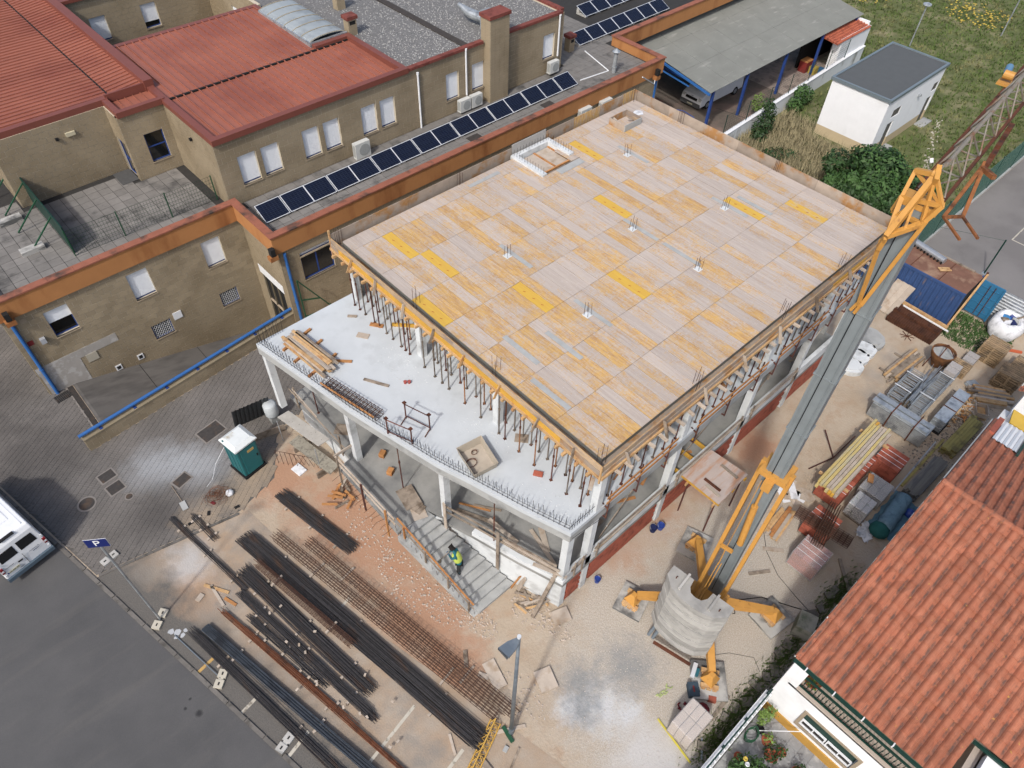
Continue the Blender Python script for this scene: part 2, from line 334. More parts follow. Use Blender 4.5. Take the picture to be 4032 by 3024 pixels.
for x, y, r in ((-1.55, 17.55, .16), (-1.4, 17.3, .2), (-1.25, 17.1, .14), (-1.5, 17.2, .1), (-1.1, 17.2, .1)):
    white_spill.poly([(x+r*math.cos(k)*rnd.uniform(.5, 1.1), y+r*math.sin(k)*rnd.uniform(.5, 1.1), .014) for k in [i*.7 for i in range(9)]])
struct('paint_spill', white_spill, mat('spilt_paint', L(200, 204, 208), .1, 6))
# pavers: interlocking zig-zag blocks on a joint bed
PAVE = [(-2.75, 21.95), (3.3, 20.75), (5.4, 21.3), (6.9, 23.6), (9.5, 24.2), (11.2, 29.45), (-.36, 28.4), (-.36, 28.8), (.3, 28.85), (.3, 33.2), (-.44, 33.2), (-.44, 50), (kx(50)+.2, 50)]
pv = struct('paving', MB().poly([(x, y, .008) for x, y in PAVE]), paver_joint)
def inside(p, poly):
    x, y = p; r = False
    for (x0, y0), (x1, y1) in zip(poly, poly[1:]+poly[:1]):
        if (y0 > y) != (y1 > y) and x < (x1-x0)*(y-y0)/(y1-y0)+x0: r = not r
    return r
PW, PH = .25, .125
blk = [(0.006, 0.006), (PW/2, .046), (PW-.006, .006), (PW-.006, PH-.006), (PW/2, PH+.034), (.006, PH-.006)]
bme = MB().prism([(x-PW/2, y-PH/2) for x, y in blk], 0, .022).mesh('paver', paver_m)
rest = MB(); ca, sa = math.cos(-.95), math.sin(-.95); k = 0
cells = []
for j in range(-90, 190):
    for i in range(-90, 60):
        x = -3+(i*PW+(j % 2)*0)*ca-(j*PH)*sa; y = 20.5+i*PW*sa+j*PH*ca
        if inside((x, y), PAVE) and not (kx(y)+.3 > x): cells.append((x*x+(y)*(y), x, y))
cells.sort()
for d, x, y in cells:
    h = rnd.uniform(-.003, .003); a = -.95+rnd.uniform(-.02, .02)
    if k < 300: piece('paver', bme, pv, (x, y, .008+h), a)
    else:
        c1, s1 = math.cos(a), math.sin(a)
        P = [(x+(u-PW/2)*c1-(v-PH/2)*s1, y+(u-PW/2)*s1+(v-PH/2)*c1) for u, v in blk]
        n = len(rest.v); z = .030+h
        rest.v += [(px, py, z) for px, py in P]+[(px, py, .006) for px, py in P]
        rest.f.append(tuple(range(n, n+6)))
        for e in range(6): rest.f.append((n+e, n+6+e, n+6+(e+1) % 6, n+(e+1) % 6))
    k += 1
rest.build('paver_field', paver_m, pv, kind='stuff')
# manhole covers
frm = mat('manhole_frame', L(150, 143, 136), .12, 4); cov = mat('manhole_cover', L(74, 70, 68), .2, 8, L(98, 80, 66), 2, (.5, .66))
for (x, y, a, b, rz), lab in (((4.5, 25.72, 1.25, .95, .15), 'large rectangular manhole cover beside the green portable toilet'), ((-.37, 26.52, .8, .66, .1), 'square manhole cover, the upper of the pair near the white van'),
                         ((-.34, 25.64, .8, .7, .1), 'square manhole cover, the lower of the pair near the white van'), ((2.12, 24.01, .85, .62, .25), 'small brownish manhole cover beside the shovel on the pavers')):
    th = thing('manhole_cover', lab, 'manhole', (x, y, .03), local=True, rz=rz)
    MB().box(-a/2, a/2, -b/2, b/2, -.02, .012).build('frame', frm, th)
    MB().box(-a/2+.07, a/2-.07, -b/2+.07, b/2-.07, .0, .02).build('cover', cov, th)
th = thing('round_manhole_cover', 'round dark manhole cover on the pavers by the white van', 'manhole', (-1.66, 25.65, .03), local=True)
MB().cyl((0, 0, -.02), (0, 0, .01), .42, 20).build('frame', frm, th); MB().cyl((0, 0, 0), (0, 0, .016), .34, 20).build('cover', cov, th)
th = thing('round_manhole_cover', 'smallest round utility cover on the pavers', 'manhole', (-.07, 24.77, .03), local=True)
MB().cyl((0, 0, -.02), (0, 0, .008), .2, 14).build('frame', frm, th); MB().cyl((0, 0, 0), (0, 0, .014), .15, 14).build('cover', cov, th)
th = thing('drain_grate', 'dark slotted drain grate at the foot of the blue downpipe', 'drain', (-.02, 32.72, .03), local=True, rz=.1)
MB().box(-.38, .38, -.27, .27, -.02, .006).build('pit', dark_hole, th)
gb = MB()
for i in range(9): gb.box(-.36+i*.085, -.325+i*.085, -.25, .25, .004, .02)
gb.box(-.38, .38, -.02, .02, .006, .019).build('grate', cov, th)
# ---------------------------------------------------------------- ramp down along the school wall
ramp_m = mat('ramp_concrete', L(118, 114, 110), .1, .8, L(96, 93, 90), .4, (.45, .62), st2=(1, 3, 1), bump=.3, bsc=12)
rz_ = lambda x: 0 if x < .8 else (-2.35*(x-.8)/9.4 if x < 10.2 else -2.35)
rm = MB()
for a, b in ((.66, .8), (.8, 3.9), (3.93, 7.05), (7.08, 10.2), (10.2, 14.0)):
    ya = lambda x: 28.75+.0905*(x-.65)
    rm.poly([(a, ya(a), rz_(a)), (b, ya(b), rz_(b)), (b, 33.4, rz_(b)), (a, 33.4, rz_(a))])
rm = struct('ramp', rm, ramp_m)
for a in (3.915, 7.065): MB().poly([(a-.02, 29, rz_(a)-.02), (a+.02, 29, rz_(a)-.02), (a+.02, 33.4, rz_(a)-.02), (a-.02, 33.4, rz_(a)-.02)]).build('joint', dark_hole, rm)
dr = thing('drain_channel', 'long dark drain channel across the top of the ramp', 'drain', (.5, 31.4, 0))
MB().box(.36, .62, 29.0, 33.2, -.05, .014).build('channel', mat('drain_steel', L(66, 60, 56), .2, 6), dr)
MB().box(.28, .358, 29.0, 33.2, -.05, .03).build('edge', frm, dr)
sl_ = MB()
for i in range(60): sl_.box(.38, .60, 29.05+i*.069, 29.085+i*.069, .012, .024)
sl_.build('slats', cov, dr)
A0, A1 = Vector((-.34, 28.6, 0)), Vector((11.75, 29.72, 0)); dv = (A1-A0).normalized(); nv = Vector((-dv.y, dv.x, 0))
rw = thing('ramp_wall', 'low tiled wall beside the ramp carrying a thick blue pipe rail', 'wall', (5.7, 29.1, 0))
def along(s, off, z): p = A0+dv*s+nv*off; return (p.x, p.y, z)
Ln = (A1-A0).length
def slab_on(mb, s0, s1, o0, o1, z0, z1):
    return mb.raw([along(s, o, z) for z in (z0, z1) for s, o in ((s0, o0), (s1, o0), (s1, o1), (s0, o1))], [(3, 2, 1, 0), (4, 5, 6, 7), (0, 1, 5, 4), (1, 2, 6, 5), (2, 3, 7, 6), (3, 0, 4, 7)])
slab_on(MB(), 0, Ln, -.16, .16, -2.4, .8).build('core', school_grout, rw)
slab_on(MB(), -.03, Ln, -.2, .2, .8, .87).build('coping', mat('wall_coping', L(158, 144, 116), .1, 2), rw)
n = 0
for r in range(3):
    for i in range(25):
        s0 = i*.5-(.25 if r % 2 else 0)
        for sd_, o0, o1 in ((0, -.172, -.158),):
            tb = slab_on(MB(), max(.005, s0+.006), min(Ln, s0+.494), o0, o1, .01+r*.265, .265+r*.265-.006); tb.build('tile', school_wall, rw)
for r in range(3): MB().raw([tuple(A0-dv*.012+nv*o+Vector((0, 0, z))) for z in (.01+r*.265, .259+r*.265) for o in (-.15, .15)], [(0, 1, 3, 2)]).build('tile', school_wall, rw)
tb = MB()
for i in range(49):
    for r in range(10):
        s0 = i*.25; slab_on(tb, s0+.006, s0+.244, .158, .172, -2.39+r*.32, -2.08+r*.32)
tb.build('tile_field', school_wall, rw, kind='stuff')
rail = thing('pipe_railing', 'thick bright blue pipe handrail running down beside the ramp', 'railing', (5.7, 29.1, .87))
MB().cyl(along(-.1, 0, 1.08), along(Ln+.2, 0, 1.08), .085, 12).build('pipe', blue_paint, rail, smooth=False)
for i in range(7):
    s = .9+i*1.75; b = MB(); b.bar(along(s, 0, .87), along(s, 0, 1.04), .05); slab_on(b, s-.07, s+.07, -.14, .06, .872, .9); b.build('bracket', blue_dark, rail)
# ---------------------------------------------------------------- meadow, sports court, carport yard
struct('meadow', MB().poly([(32.3, 9.7, .010), (240, 9.7, .010), (240, 90, .010), (67, 90, .010), (67, 27, .010), (44.5, 25, .010), (44.5, 24.2, .010), (32.3, 24.2, .010)]), grass_soil)
struct('sports_court', MB().poly([(42.9, -60, .014), (120, -60, .014), (120, 9.3, .014), (42.9, 9.3, .014)]), court_m)
struct('court_kerb', MB().box(42.9, 120, 9.32, 9.55, 0, .12), conc)
cl = MB().box(51.0, 51.08, -10, 5.72, .015, .020).box(51.08, 70, 5.64, 5.72, .015, .020)
struct('court_line', cl, line_w)
pv2 = mat('brick_paving', L(120, 108, 98), .14, 3, L(148, 124, 112), .5, (.5, .64))
struct('carport_paving', MB().poly([(32.2, 25.2, .012), (60, 26.2, .012), (60, 40, .012), (32.2, 40, .012)]), pv2)
struct('play_yard', MB().poly([(56, 26.0, .016), (67, 26.3, .016), (67, 40, .016), (56, 40, .016)]), mat('slab_yard', L(176, 158, 146), .15, 2, L(140, 124, 116), 1.2, (.5, .62)))
def blades(poly_test, n, x0, x1, y0, y1, h0, h1, w, q):
    mb = MB()
    for _ in range(n):
        x = q.uniform(x0, x1); y = q.uniform(y0, y1)
        if not poly_test(x, y): continue
        for __ in range(3):
            a = q.uniform(0, 6.3); h = q.uniform(h0, h1); bx = x+q.uniform(-.1, .1); by = y+q.uniform(-.1, .1); lx = math.cos(a)*h*.55; ly = math.sin(a)*h*.55
            nx, ny = -math.sin(a)*w, math.cos(a)*w
            mb.raw([(bx-nx, by-ny, 0), (bx+nx, by+ny, 0), (bx+lx, by+ly, h)], [(0, 1, 2)])
    return mb
q = random.Random(3)
offhut = lambda x, y: not (52 < x < 62.2 and 16.9 < y < 22) and not (x < 67 and y > 24.8)
blades(offhut, 34000, 34, 100, 9.9, 50, .08, .28, .05, q).build('meadow_grass', grass_m, kind='stuff', label='patchy green and straw meadow grass around the white hut', keep=True)
blades(lambda x, y: offhut(x, y), 3600, 44.8, 53.5, 16.5, 24.7, .3, .9, .035, q).build('tall_dry_grass', dry_m, kind='stuff', label='tall dry grass along the white boundary wall', keep=True)
blades(lambda x, y: True, 1300, 38.8, 41.6, 1.6, 5.2, .06, .22, .03, q).build('yard_weeds', leaf_m, kind='stuff', label='low green weeds around the blue container', keep=True)
fl = MB()
for cx, cy, r, nn in ((88, 29, 4, 260), (80, 33, 2.5, 120), (84, 23, 3, 150), (96, 35, 3, 120), (76, 40, 2, 60)):
    for _ in range(nn):
        a = q.uniform(0, 6.3); d = r*math.sqrt(q.random()); x, y, z = cx+d*math.cos(a), cy+d*math.sin(a), q.uniform(.25, .45)
        fl.ob((x, y, z), (.14, .14, .03), q.uniform(0, 3), q.uniform(-.4, .4), q.uniform(-.4, .4))
fl.build('yellow_wildflowers', mat('yellow_petal', L(214, 184, 50), .15, 3), kind='stuff', label='patches of yellow wildflowers in the meadow', keep=True)
# loose stones
q = random.Random(11); st = MB()
for _ in range(5200):
    x = q.gauss(14, 4.2); y = q.gauss(3.6, 2.0)
    if q.random() < .6 and .2 < y < 7.4 and 7 < x < 27: st.stone((x, y, 0), q.choice((.01, .013, .016, .025)), q)
st.build('gravel', mat('gravel_stone', L(212, 202, 190), .14, 9), kind='stuff', label='pale gravel scattered around the crane base', keep=True)
st = MB()
for cx, cy, r, nn in ((6.9, 12.9, 1.7, 330), (7.3, 10.9, 1.1, 200), (8.0, 9.5, .9, 190), (6.9, 15.6, 1.4, 150), (7.0, 17.3, 1.2, 90), (9.9, 8.4, 1.1, 230), (10.3, 7.3, .9, 130), (7.3, 6.2, 1.1, 160)):
    for _ in range(nn):
        a = q.uniform(0, 6.3); d = r*math.sqrt(q.random())
        x, y = cx+d*math.cos(a)*.6, cy+d*math.sin(a)
        st.stone((x, y, 0), q.choice((.015, .02, .02, .025, .03, .04, .06)), q)
st.build('rubble', mat('rubble_stone', L(206, 190, 174), .22, 7), kind='stuff', label='broken stones and mortar rubble on the orange earth beside the stairs', keep=True)
st = MB()
for _ in range(700):
    x = q.uniform(29, 36); y = q.gauss(1.0, .5); st.stone((x, y, 0), q.choice((.03, .04, .06)), q)
st.build('yard_rubble', mat('yard_stone', L(150, 140, 128), .2, 7), kind='stuff', label='grey stony rubble between the scaffold stacks and house', keep=True)
# ================================================================ building under construction
TC = [(23.36, 7.26), (18.97, 7.96), (17.72, 8.14), (15.95, 8.52), (13.25, 9.13), (11.85, 9.58), (9.7, 10.18), (7.76, 10.81)]   # (y, x) of the terrace edge
tx = lambda y: interp(TC, y)
ZF, ZT, ZD = 2.1, 6.2, 9.2
bd = thing('building_shell', 'concrete building shell with a white terrace slab and open columns', 'building', (18, 15, 0))
curve = [(x, y) for y, x in TC]
MB().prism([(8.0, 23.4), (8.15, 20.6), (8.05, 18.45), (7.4, 18.35), (7.38, 14.0), (9.0, 13.96), (9.0, 23.4)], ZF-.2, ZF).build('landing_slab', conc_floor, bd)
MB().prism([(9.002, 23.4), (9.002, 13.96), (9.3, 13.3)]+[(x+.02, y) for x, y in curve[4:]]+[(31.55, 7.76), (31.55, 23.4)], ZF-.2, ZF).build('ground_floor_slab', conc_floor, bd)
MB().prism([(8.35, 23.3), (8.35, 14.1), (9.35, 13.3)]+[(x+.05, y+.03) for x, y in curve[5:]]+[(11.0, 8.1), (11.0, 12), (10, 14), (10, 23.3)], -.3, ZF-.2).build('plinth_wall', conc_white, bd)
MB().prism([(x+.02, y) for x, y in curve[5:]]+[(11.1, 7.78), (10.4, 9.8), (9.85, 11.9)], ZF, ZF+.28).build('upstand', conc_white, bd)
MB().prism(curve+[(31.6, 7.76), (31.6, 23.36)], ZT-.22, ZT).build('terrace_slab', mat('terrace_concrete', L(204, 211, 216, .72), .05, .9, L(180, 185, 188, .7), .8, (.56, .8), bump=.2, bsc=16, amt=.7), bd)
MB().prism(curve+[(x+.3, y) for x, y in curve[::-1]], ZT-.62, ZT-.222).build('edge_beam', conc, bd)
MB().box(11.12, 31.6, 7.76, 8.06, ZT-.7, ZT-.222).build('side_beam', conc, bd)
MB().box(7.6, 31.6, 23.06, 23.34, ZT-.62, ZT-.222).build('back_beam', conc, bd)
MB().box(11.0, 31.55, 7.77, 7.97, ZF-.05, ZF+.62).build('ground_beam', conc_white, bd)
MB().box(11.0, 31.5, 8.3, 8.5, -.3, ZF-.2).build('foundation_wall', conc, bd)
MB().box(31.3, 31.5, 8.5, 23.3, -.3, 5.5).build('end_wall', conc, bd)
MB().box(10.05, 31.3, 23.0, 23.2, -.3, 5.5).build('back_wall', conc, bd)
MB().box(12.3, 31.3, 23.08, 23.28, ZT, 8.6).build('upper_back_wall', conc, bd)
starter = MB()
def bars(cx, cy, z, h, q=random.Random(5)):
    b = MB()
    for sx in (-.1, .1):
        for sy in (-.1, .1): b.cyl((cx+sx, cy+sy, z), (cx+sx+q.uniform(-.04, .04), cy+sy+q.uniform(-.03, .03), z+h*q.uniform(.75, 1.)), .009, 4)
    return b
def column(x, y, z0, z1, top=0):
    c = MB().box(x-.15, x+.15, y-.15, y+.15, z0, z1).build('column', conc_white, bd)
    if top: bars(x, y, z1, top).build('starter_bars', rebar_m, c, kind='stuff')
for x, y in ((7.46, 23.1), (8.35, 18.2), (9.42, 13.25), (10.98, 7.95)): column(x, y, ZF if x < 9 else 0 if y < 8 else ZF, ZT-.62)
for y in (8, 13.25, 18.1, 22.95):
    for x in (12.25, 17.2, 22.8, 27.3, 31.4):
        if y > 8.1 or x > 12: column(x, (7.92 if y == 8 else y), ZF if y > 8 else 0, ZT-.62 if y != 8 else ZT-.7)
for x, y in ((12.25, 7.92), (17.2, 7.92), (22.8, 7.92), (27.3, 7.92), (31.4, 7.92)): column(x, y, ZT, 8.92)
for x, y in ((12.25, 13.25), (12.25, 18.1), (12.25, 22.9)): column(x, y, ZT, 8.92)
for x, y in ((16.9, 13.16), (16.97, 17.94), (22.47, 15.67), (22.51, 12.0), (26.88, 19.86), (26.94, 13.9)): column(x, y, ZT, 9.215, .65)
for x, y in ((17.26, 8.0), (22.93, 8.04), (27.34, 8.0), (12.2, 8.05), (12.22, 13.36), (12.25, 18.17), (31.5, 20.16), (31.5, 14.13), (31.3, 23.3), (12.1, 23.4), (18.9, 23.4)):
    bars(x, y, 8.95, 1.05).build('starter_bars', rebar_m, bd, kind='stuff')
# hollow-brick infill along the side
bk = MB().box(-.148, .148, -.06, .06, 0, .19).mesh('brick', brick_red); nb = 0; restb = MB()
inf = MB().box(11.1, 31.2, 7.93, 8.05, -.2, ZF-.06).build('brick_infill', mat('mortar', L(170, 150, 136), .15, 5), bd)
for r in range(9):
    for i in range(66):
        x = 11.3+i*.302+(.15 if r % 2 else 0); z = .12+r*.2
        if any(abs(x-cx) < .32 for cx in (12.25, 17.2, 22.8, 27.3, 31.4)) or x > 31: continue
        if r > 3 and nb < 300: piece('brick', bk, inf, (x, 7.885, z+.003)); nb += 1
        else: restb.box(x-.148, x+.148, 7.825, 7.945, z+.003, z+.193)
restb.build('brick_field', brick_red, inf, kind='stuff')
# stairs
stm = MATS['grey_concrete']; NS = 12
sx0 = lambda y: lerp(8.2, 7.55, (y-9.75)/4.2)
for i in range(NS):
    y0 = 9.78+i*.348; z1 = .175*(i+1); y1 = y0+.36 if i < NS-1 else 13.96
    xa = sx0(y0); xb = tx(y0)-.01
    MB().prism([(xa, y0), (xb, y0), (tx(y1)-.01, y1-.001), (sx0(y1), y1-.001)], max(-.1, z1-.4), z1).build('step', stm, bd)
MB().raw([(sx0(y)+o, y, max(-.1, z)) for y, z0 in ((9.78, -.02), (13.9, 2.04)) for o in (-.26, -.004) for z in (z0-.42, z0)], [(0, 1, 3, 2), (4, 6, 7, 5), (0, 4, 5, 1), (2, 3, 7, 6), (1, 5, 7, 3), (0, 2, 6, 4)]).build('stair_string', conc, bd)
rb = MB(); q = random.Random(9)
for i in range(30):
    y = 9.9+i*.28; z = max(0, min(ZF, (y-9.78)/.348*.175)); x = sx0(min(y, 13.9))-.16 if y < 14 else 7.42
    if y < 14.2: rb.cyl((x, y, z), (x+q.uniform(-.05, .05), y, z+.42), .01, 4)
    else: rb.tube([(7.4, y, ZF-.06), (7.05+q.uniform(-.1, .1), y+q.uniform(-.1, .1), ZF-.02), (6.85+q.uniform(-.15, .15), y, ZF-.12)], .01, 4)
rb.build('projecting_rebar', rebar_m, bd, kind='stuff')
# upright mesh of starter bars along the terrace edge
rb = MB(); yy = 7.9; off = .12
def ep(y, o=off): return Vector((tx(y)+o, y, ZT))
while yy < 23.3:
    p = ep(yy); l1 = q.uniform(.62, .85)
    rb.cyl(p, p+Vector((q.uniform(-.06, .02), q.uniform(-.05, .05), l1)), .009, 4)
    rb.cyl(p+Vector((.12, .03, 0)), p+Vector((.12+q.uniform(-.04, .04), .03, .35)), .009, 4); yy += .205
for z, o in ((.3, -.02), (.06, .0)):
    pts = [ep(y, off+o)+Vector((0, 0, z)) for y in [7.9+i*.7 for i in range(23)]]
    rb.tube(pts, .009, 4)
for i in range(12):
    p = Vector((10.95+i*.13, 7.86, ZT)); rb.cyl(p, p+Vector((q.uniform(-.05, .05), q.uniform(-.05, .05), .6)), .009, 4)
rb.tube([(10.8, 7.86, ZT+.3), (12.5, 7.86, ZT+.32)], .009, 4); rb.tube([(10.85, 7.7, ZT-.3), (12.2, 7.55, ZT-.25)], .009, 4)
for i in range(12):
    p = Vector((7.3+i*.11, 23.25-i*.0, ZT)); rb.cyl(p, p+Vector((q.uniform(-.06, .06), q.uniform(-.06, .06), .8)), .009, 4)
rb.build('edge_rebar', rebar_b, bd, kind='stuff')
# ---------------------------------------------------------------- timber deck of formwork panels
dk = thing('formwork_deck', 'large timber formwork deck of yellow and grey panels on top of the building', 'formwork', (21, 15.6, 8.6))
X0, X1 = 12.2, 31.45; NX = 38; wx = (X1-X0)/NX
SE = [8.02, 10.23, 12.28, 14.33, 16.38, 18.43, 20.48, 22.53]
YEL = [(14.09, 21.4), (14.3, 19.4), (12.45, 17.4), (16.21, 15.3), (25.6, 21.5), (22.97, 17.4), (19.47, 13.2), (27.82, 13.2), (29.54, 11.2)]
OR = [(28.79, 17.4), (17.23, 21.4), (18.0, 21.4), (15.0, 21.4), (24.6, 11.2), (29.2, 15.4), (27.4, 19.4), (15.5, 13.3), (16.0, 11.2), (14.0, 15.2), (16, 17), (16.5, 17), (23.2, 17.4), (20, 15.5), (20.6, 15.5), (12.5, 12.9), (13.2, 12.9), (14.2, 13), (24, 19.5), (18.6, 13.5), (26, 9.2), (13.2, 10.5), (12.6, 10.7), (26.2, 15.3)]
pm = {}
stamp_m = mat('red_stamp', L(196, 90, 40), .1, 5)
def pmesh(w_, l_, m):
    k = (round(w_, 3), round(l_, 3), m.name)
    if k not in pm: pm[k] = MB().box(-w_/2+.005, w_/2-.005, -l_/2+.007, l_/2-.007, -.027, 0).mesh('panel', m)
    return pm[k]
q = random.Random(21)
SH = (22.55, 24.6, 21.3, 23.5); BOX = (28.4, 29.75, 21.4, 22.5)
for r in range(7):
    y0, y1 = SE[r], SE[r+1]
    for i in range(NX):
        cx = X0+(i+.5)*wx; cy = (y0+y1)/2
        if SH[0] < cx < SH[1] and r == 6 and True:
            MB().box(cx-wx/2+.003, cx+wx/2-.003, y0+.004, SH[2]-.06, ZD-.027, ZD).build('panel', panel_a, dk); continue
        m = panel_a
        if any(abs(cx-a) < wx/2 and y0 < b < y1 for a, b in YEL): m = panel_y
        elif any(abs(cx-a) < wx/2 and y0 < b < y1 for a, b in OR): m = panel_b
        else:
            pr = q.random(); far = (cx-X0)/(X1-X0)
            if pr < .40-.28*far: m = panel_b
            elif pr > .86-.22*far: m = panel_c
        piece('panel', pmesh(wx, y1-y0, m), dk, (cx, cy, ZD+q.uniform(-.006, .006)), rot=(q.uniform(-.003, .003), q.uniform(-.008, .008), q.uniform(-.002, .002)))
        if m is panel_y:
            for k in (-.6, -.1, .45): MB().ob((cx-.05, cy+k, ZD+.012), (.025, .11, .004), .4).build('stamp_mark', stamp_m, dk)
xs = [X0, 13.6, 15.2, 17.6, 20.0, 22.4, 24.75, 27.1, 29.4, X1]
for i, (a, b) in enumerate(zip(xs, xs[1:])):
    if i == 5: continue
    MB().box(a+.004, b-.004, SE[7]+.004, 23.34, ZD-.03, ZD+.002).build('panel', (panel_c if i in (0, 2, 8, 7) else panel_a), dk)
pg = mat('grey_strip', L(188, 190, 188), .1, 3)
for x, y in ((16.9, 12.6), (16.97, 17.2), (22.47, 14.9), (22.5, 12.6), (26.9, 19.2), (26.94, 13.3)):
    MB().box(x+.155, x+.36, y-.5, y+1.5, ZD+.006, ZD+.016).build('filler_strip', pg, dk)
for x, y, rz in ((15.0, 12.6, .0), (12.9, 11.2, 0.02), (13.6, 13.5, 0), (28.2, 13.1, 0), (20.0, 22.9, 1.57)):
    MB().ob((x, y, ZD+.012), (.22, 1.9, .012), rz).build('filler_strip', pg, dk)
# edge boards, beam bottoms, ledgers
FX, FY, EX, EY = 11.78, 7.66, 31.72, 23.6
brd = mat('edge_board', L(206, 176, 138), .12, 3, L(168, 150, 136), 1.0, (.48, .62), st=(1, 1, 3), rd=.14)
brd2 = mat('cement_board', L(188, 170, 152), .14, 2.2, L(186, 134, 72), .9, (.5, .62), rd=.12)
def boards(axis, fixed, a0, a1, z0, z1, m, step=2.4, th=.027, name='edge_board', jit=.0):
    a = a0
    while a < a1-.1:
        b = min(a1, a+step*q.uniform(.85, 1.15)); d = q.uniform(-jit, jit); f = fixed+d
        (MB().box(f-th/2, f+th/2, a+.004, b-.004, z0, z1) if axis == 'y' else MB().box(a+.004, b-.004, f-th/2, f+th/2, z0, z1)).build(name, m() if callable(m) else m, dk); a = b
boards('y', FX, FY, EY, 9.2, 9.44, lambda: q.choice((brd, brd, brd2)), 2.6)
boards('y', FX-.035, FY+.05, EY-.1, 8.98, 9.22, lambda: q.choice((ply_yellow, ply_yellow, ply_yellow, brd2)), 2.0)
boards('y', FX-.06, FY, EY, 8.86, 8.985, wood_new, 3.2, .07, 'ledger')
boards('x', FY, FX, EX, 9.18, 9.44, lambda: q.choice((brd, brd2)), 2.6)
boards('x', FY-.035, FX+.05, EX-.2, 8.98, 9.2, lambda: q.choice((ply_yellow, brd2, brd2, brd2)), 2.4)
boards('x', FY-.06, FX-.05, EX, 8.84, 8.975, wood_new, 3.4, .09, 'ledger')
boards('y', EX, FY, EY, 8.9, 9.6, brd2, 2.2); boards('x', EY, FX, SH[0]-.1, 8.9, 9.62, lambda: q.choice((brd2, brd2, panel_b)), 2.2)
boards('x', EY+.02, SH[0]-.1, SH[1]+.2, 8.9, 9.75, mat('pale_board', L(196, 192, 186), .1, 3), 2.3); boards('x', EY, SH[1]+.2, EX, 8.9, 9.62, lambda: q.choice((brd2, panel_b)), 2.2)
for a, b, c, d in ((FX+.014, FX+.06, FY, EY), (FX, EX, FY+.014, FY+.05)): MB().box(a, b, c, d, 9.38, 9.43).build('top_batten', wood_new, dk)
MB().box(FX+.08, X0+.1, FY+.1, EY-.1, 8.94, 8.97).build('beam_bottom', brd2, dk); MB().box(FX+.1, EX-.1, FY+.08, 8.1, 8.92, 8.95).build('beam_bottom', brd2, dk)
MB().box(X0+.0, X0+.03, 8.02, 23.34, 8.975, 9.165).build('beam_side', mat('beam_side', L(132, 134, 130), .1, 3), dk); MB().box(X0+.04, X1, 8.03, 8.06, 8.955, 9.165).build('beam_side', mat('beam_side', (0, 0, 0)), dk)
for i in range(7): y = 9.2+i*2.05; MB().box(12.3, 31.3, y-.04, y+.04, 9.08, 9.165).build('joist', wood_orange, dk)
for i in range(20):
    x = 12.8+i*.98; MB().box(x-.04, x+.04, 8.1, 23.2, 8.9, 9.075).build('joist', wood_orange, dk)
hd = MB().box(-.22, .18, -.05, .05, -.06, .06).mesh('joist_end', wood_new)
for i in range(28): piece('joist_end', hd, dk, (FX+.05-q.uniform(0, .1), 8.0+i*.56+q.uniform(-.12, .12), 8.79+q.uniform(-.01, .01)), q.uniform(-.08, .08))
hd2 = MB().box(-.05, .05, -.3, .15, -.05, .05).mesh('joist_end', wood_pale)
for i in range(34): piece('joist_end', hd2, dk, (12.4+i*.57+q.uniform(-.15, .15), FY-.02-q.uniform(0, .16), 8.78), q.uniform(-.1, .1))
def strut(p, q2): MB().bar(p, q2, .12, .03, (.2, .9, .3)).build('brace', q.choice((wood_pale, wood_new, wood_old)), dk)
for y in (8.9, 10.6, 12.6, 14.6, 16.4, 18.3, 20.2, 21.9): strut((FX-.06, y, 9.36), (FX-.3, y+q.uniform(-.12, .12), 8.74))
for x in (12.9, 14.9, 17.2, 19.6, 22.0, 24.6, 27.2, 29.6): MB().bar((x, FY-.06, 9.38), (x+q.uniform(-.1, .15), FY-.34, 8.66), .13, .03, (1, 0, 0)).build('brace', q.choice((wood_pale, wood_old)), dk)
MB().bar((FX-.1, FY-.04, 9.62), (FX-.1, FY-.04, 8.72), .06).build('corner_post', wood_new, dk); MB().bar((FX, EY-.02, 9.85), (FX, EY-.02, 8.5), .07).build('corner_post', wood_new, dk)
MB().ob((FX-.3, FY+.1, 8.72), (.5, .14, .05), .5).build('packing_board', wood_pale, dk)
# shaft opening with low concrete rims and starter bars, small box-out
cs = conc_white
sw = MB().box(SH[0]-.3, SH[0], SH[2]-.1, SH[3], 8.8, 9.3).box(SH[0], SH[1], SH[3]-.26, SH[3], 8.8, 9.3).box(SH[1], SH[1]+.3, SH[2]+.4, SH[3], 8.8, 9.3).build('shaft_wall', cs, bd)
sb = MB()
for i in range(12): sb.cyl((SH[0]-.15, SH[2]+i*.19, 9.3), (SH[0]-.15, SH[2]+i*.19, 9.62), .009, 4)
for i in range(11): sb.cyl((SH[0]+.05+i*.2, SH[3]-.13, 9.3), (SH[0]+.05+i*.2, SH[3]-.13, 9.65), .009, 4)
for i in range(10): sb.cyl((SH[1]+.15, SH[2]+.45+i*.18, 9.3), (SH[1]+.15, SH[2]+.45+i*.18, 9.66), .009, 4)
sb.build('starter_bars', rebar_b, sw, kind='stuff')
MB().box(SH[0]+.05, SH[1]-.05, SH[2]+.12, SH[3]-.3, 8.98, 9.02).build('shaft_lid', wood_pale, dk)
MB().box(SH[0]+.05, SH[1]+.3, SH[2]-.05, SH[2]+.0, 8.7, 9.21).build('shaft_side', wood_old, dk)
MB().box(SH[0]+.6, SH[1]+.2, SH[2]-.5, SH[2]-.08, 9.205, 9.22).build('filler_strip', pg, dk)
bo = thing('box_out_form', 'square timber box-out form standing on the far corner of the deck', 'formwork', (29.08, 21.95, ZD))
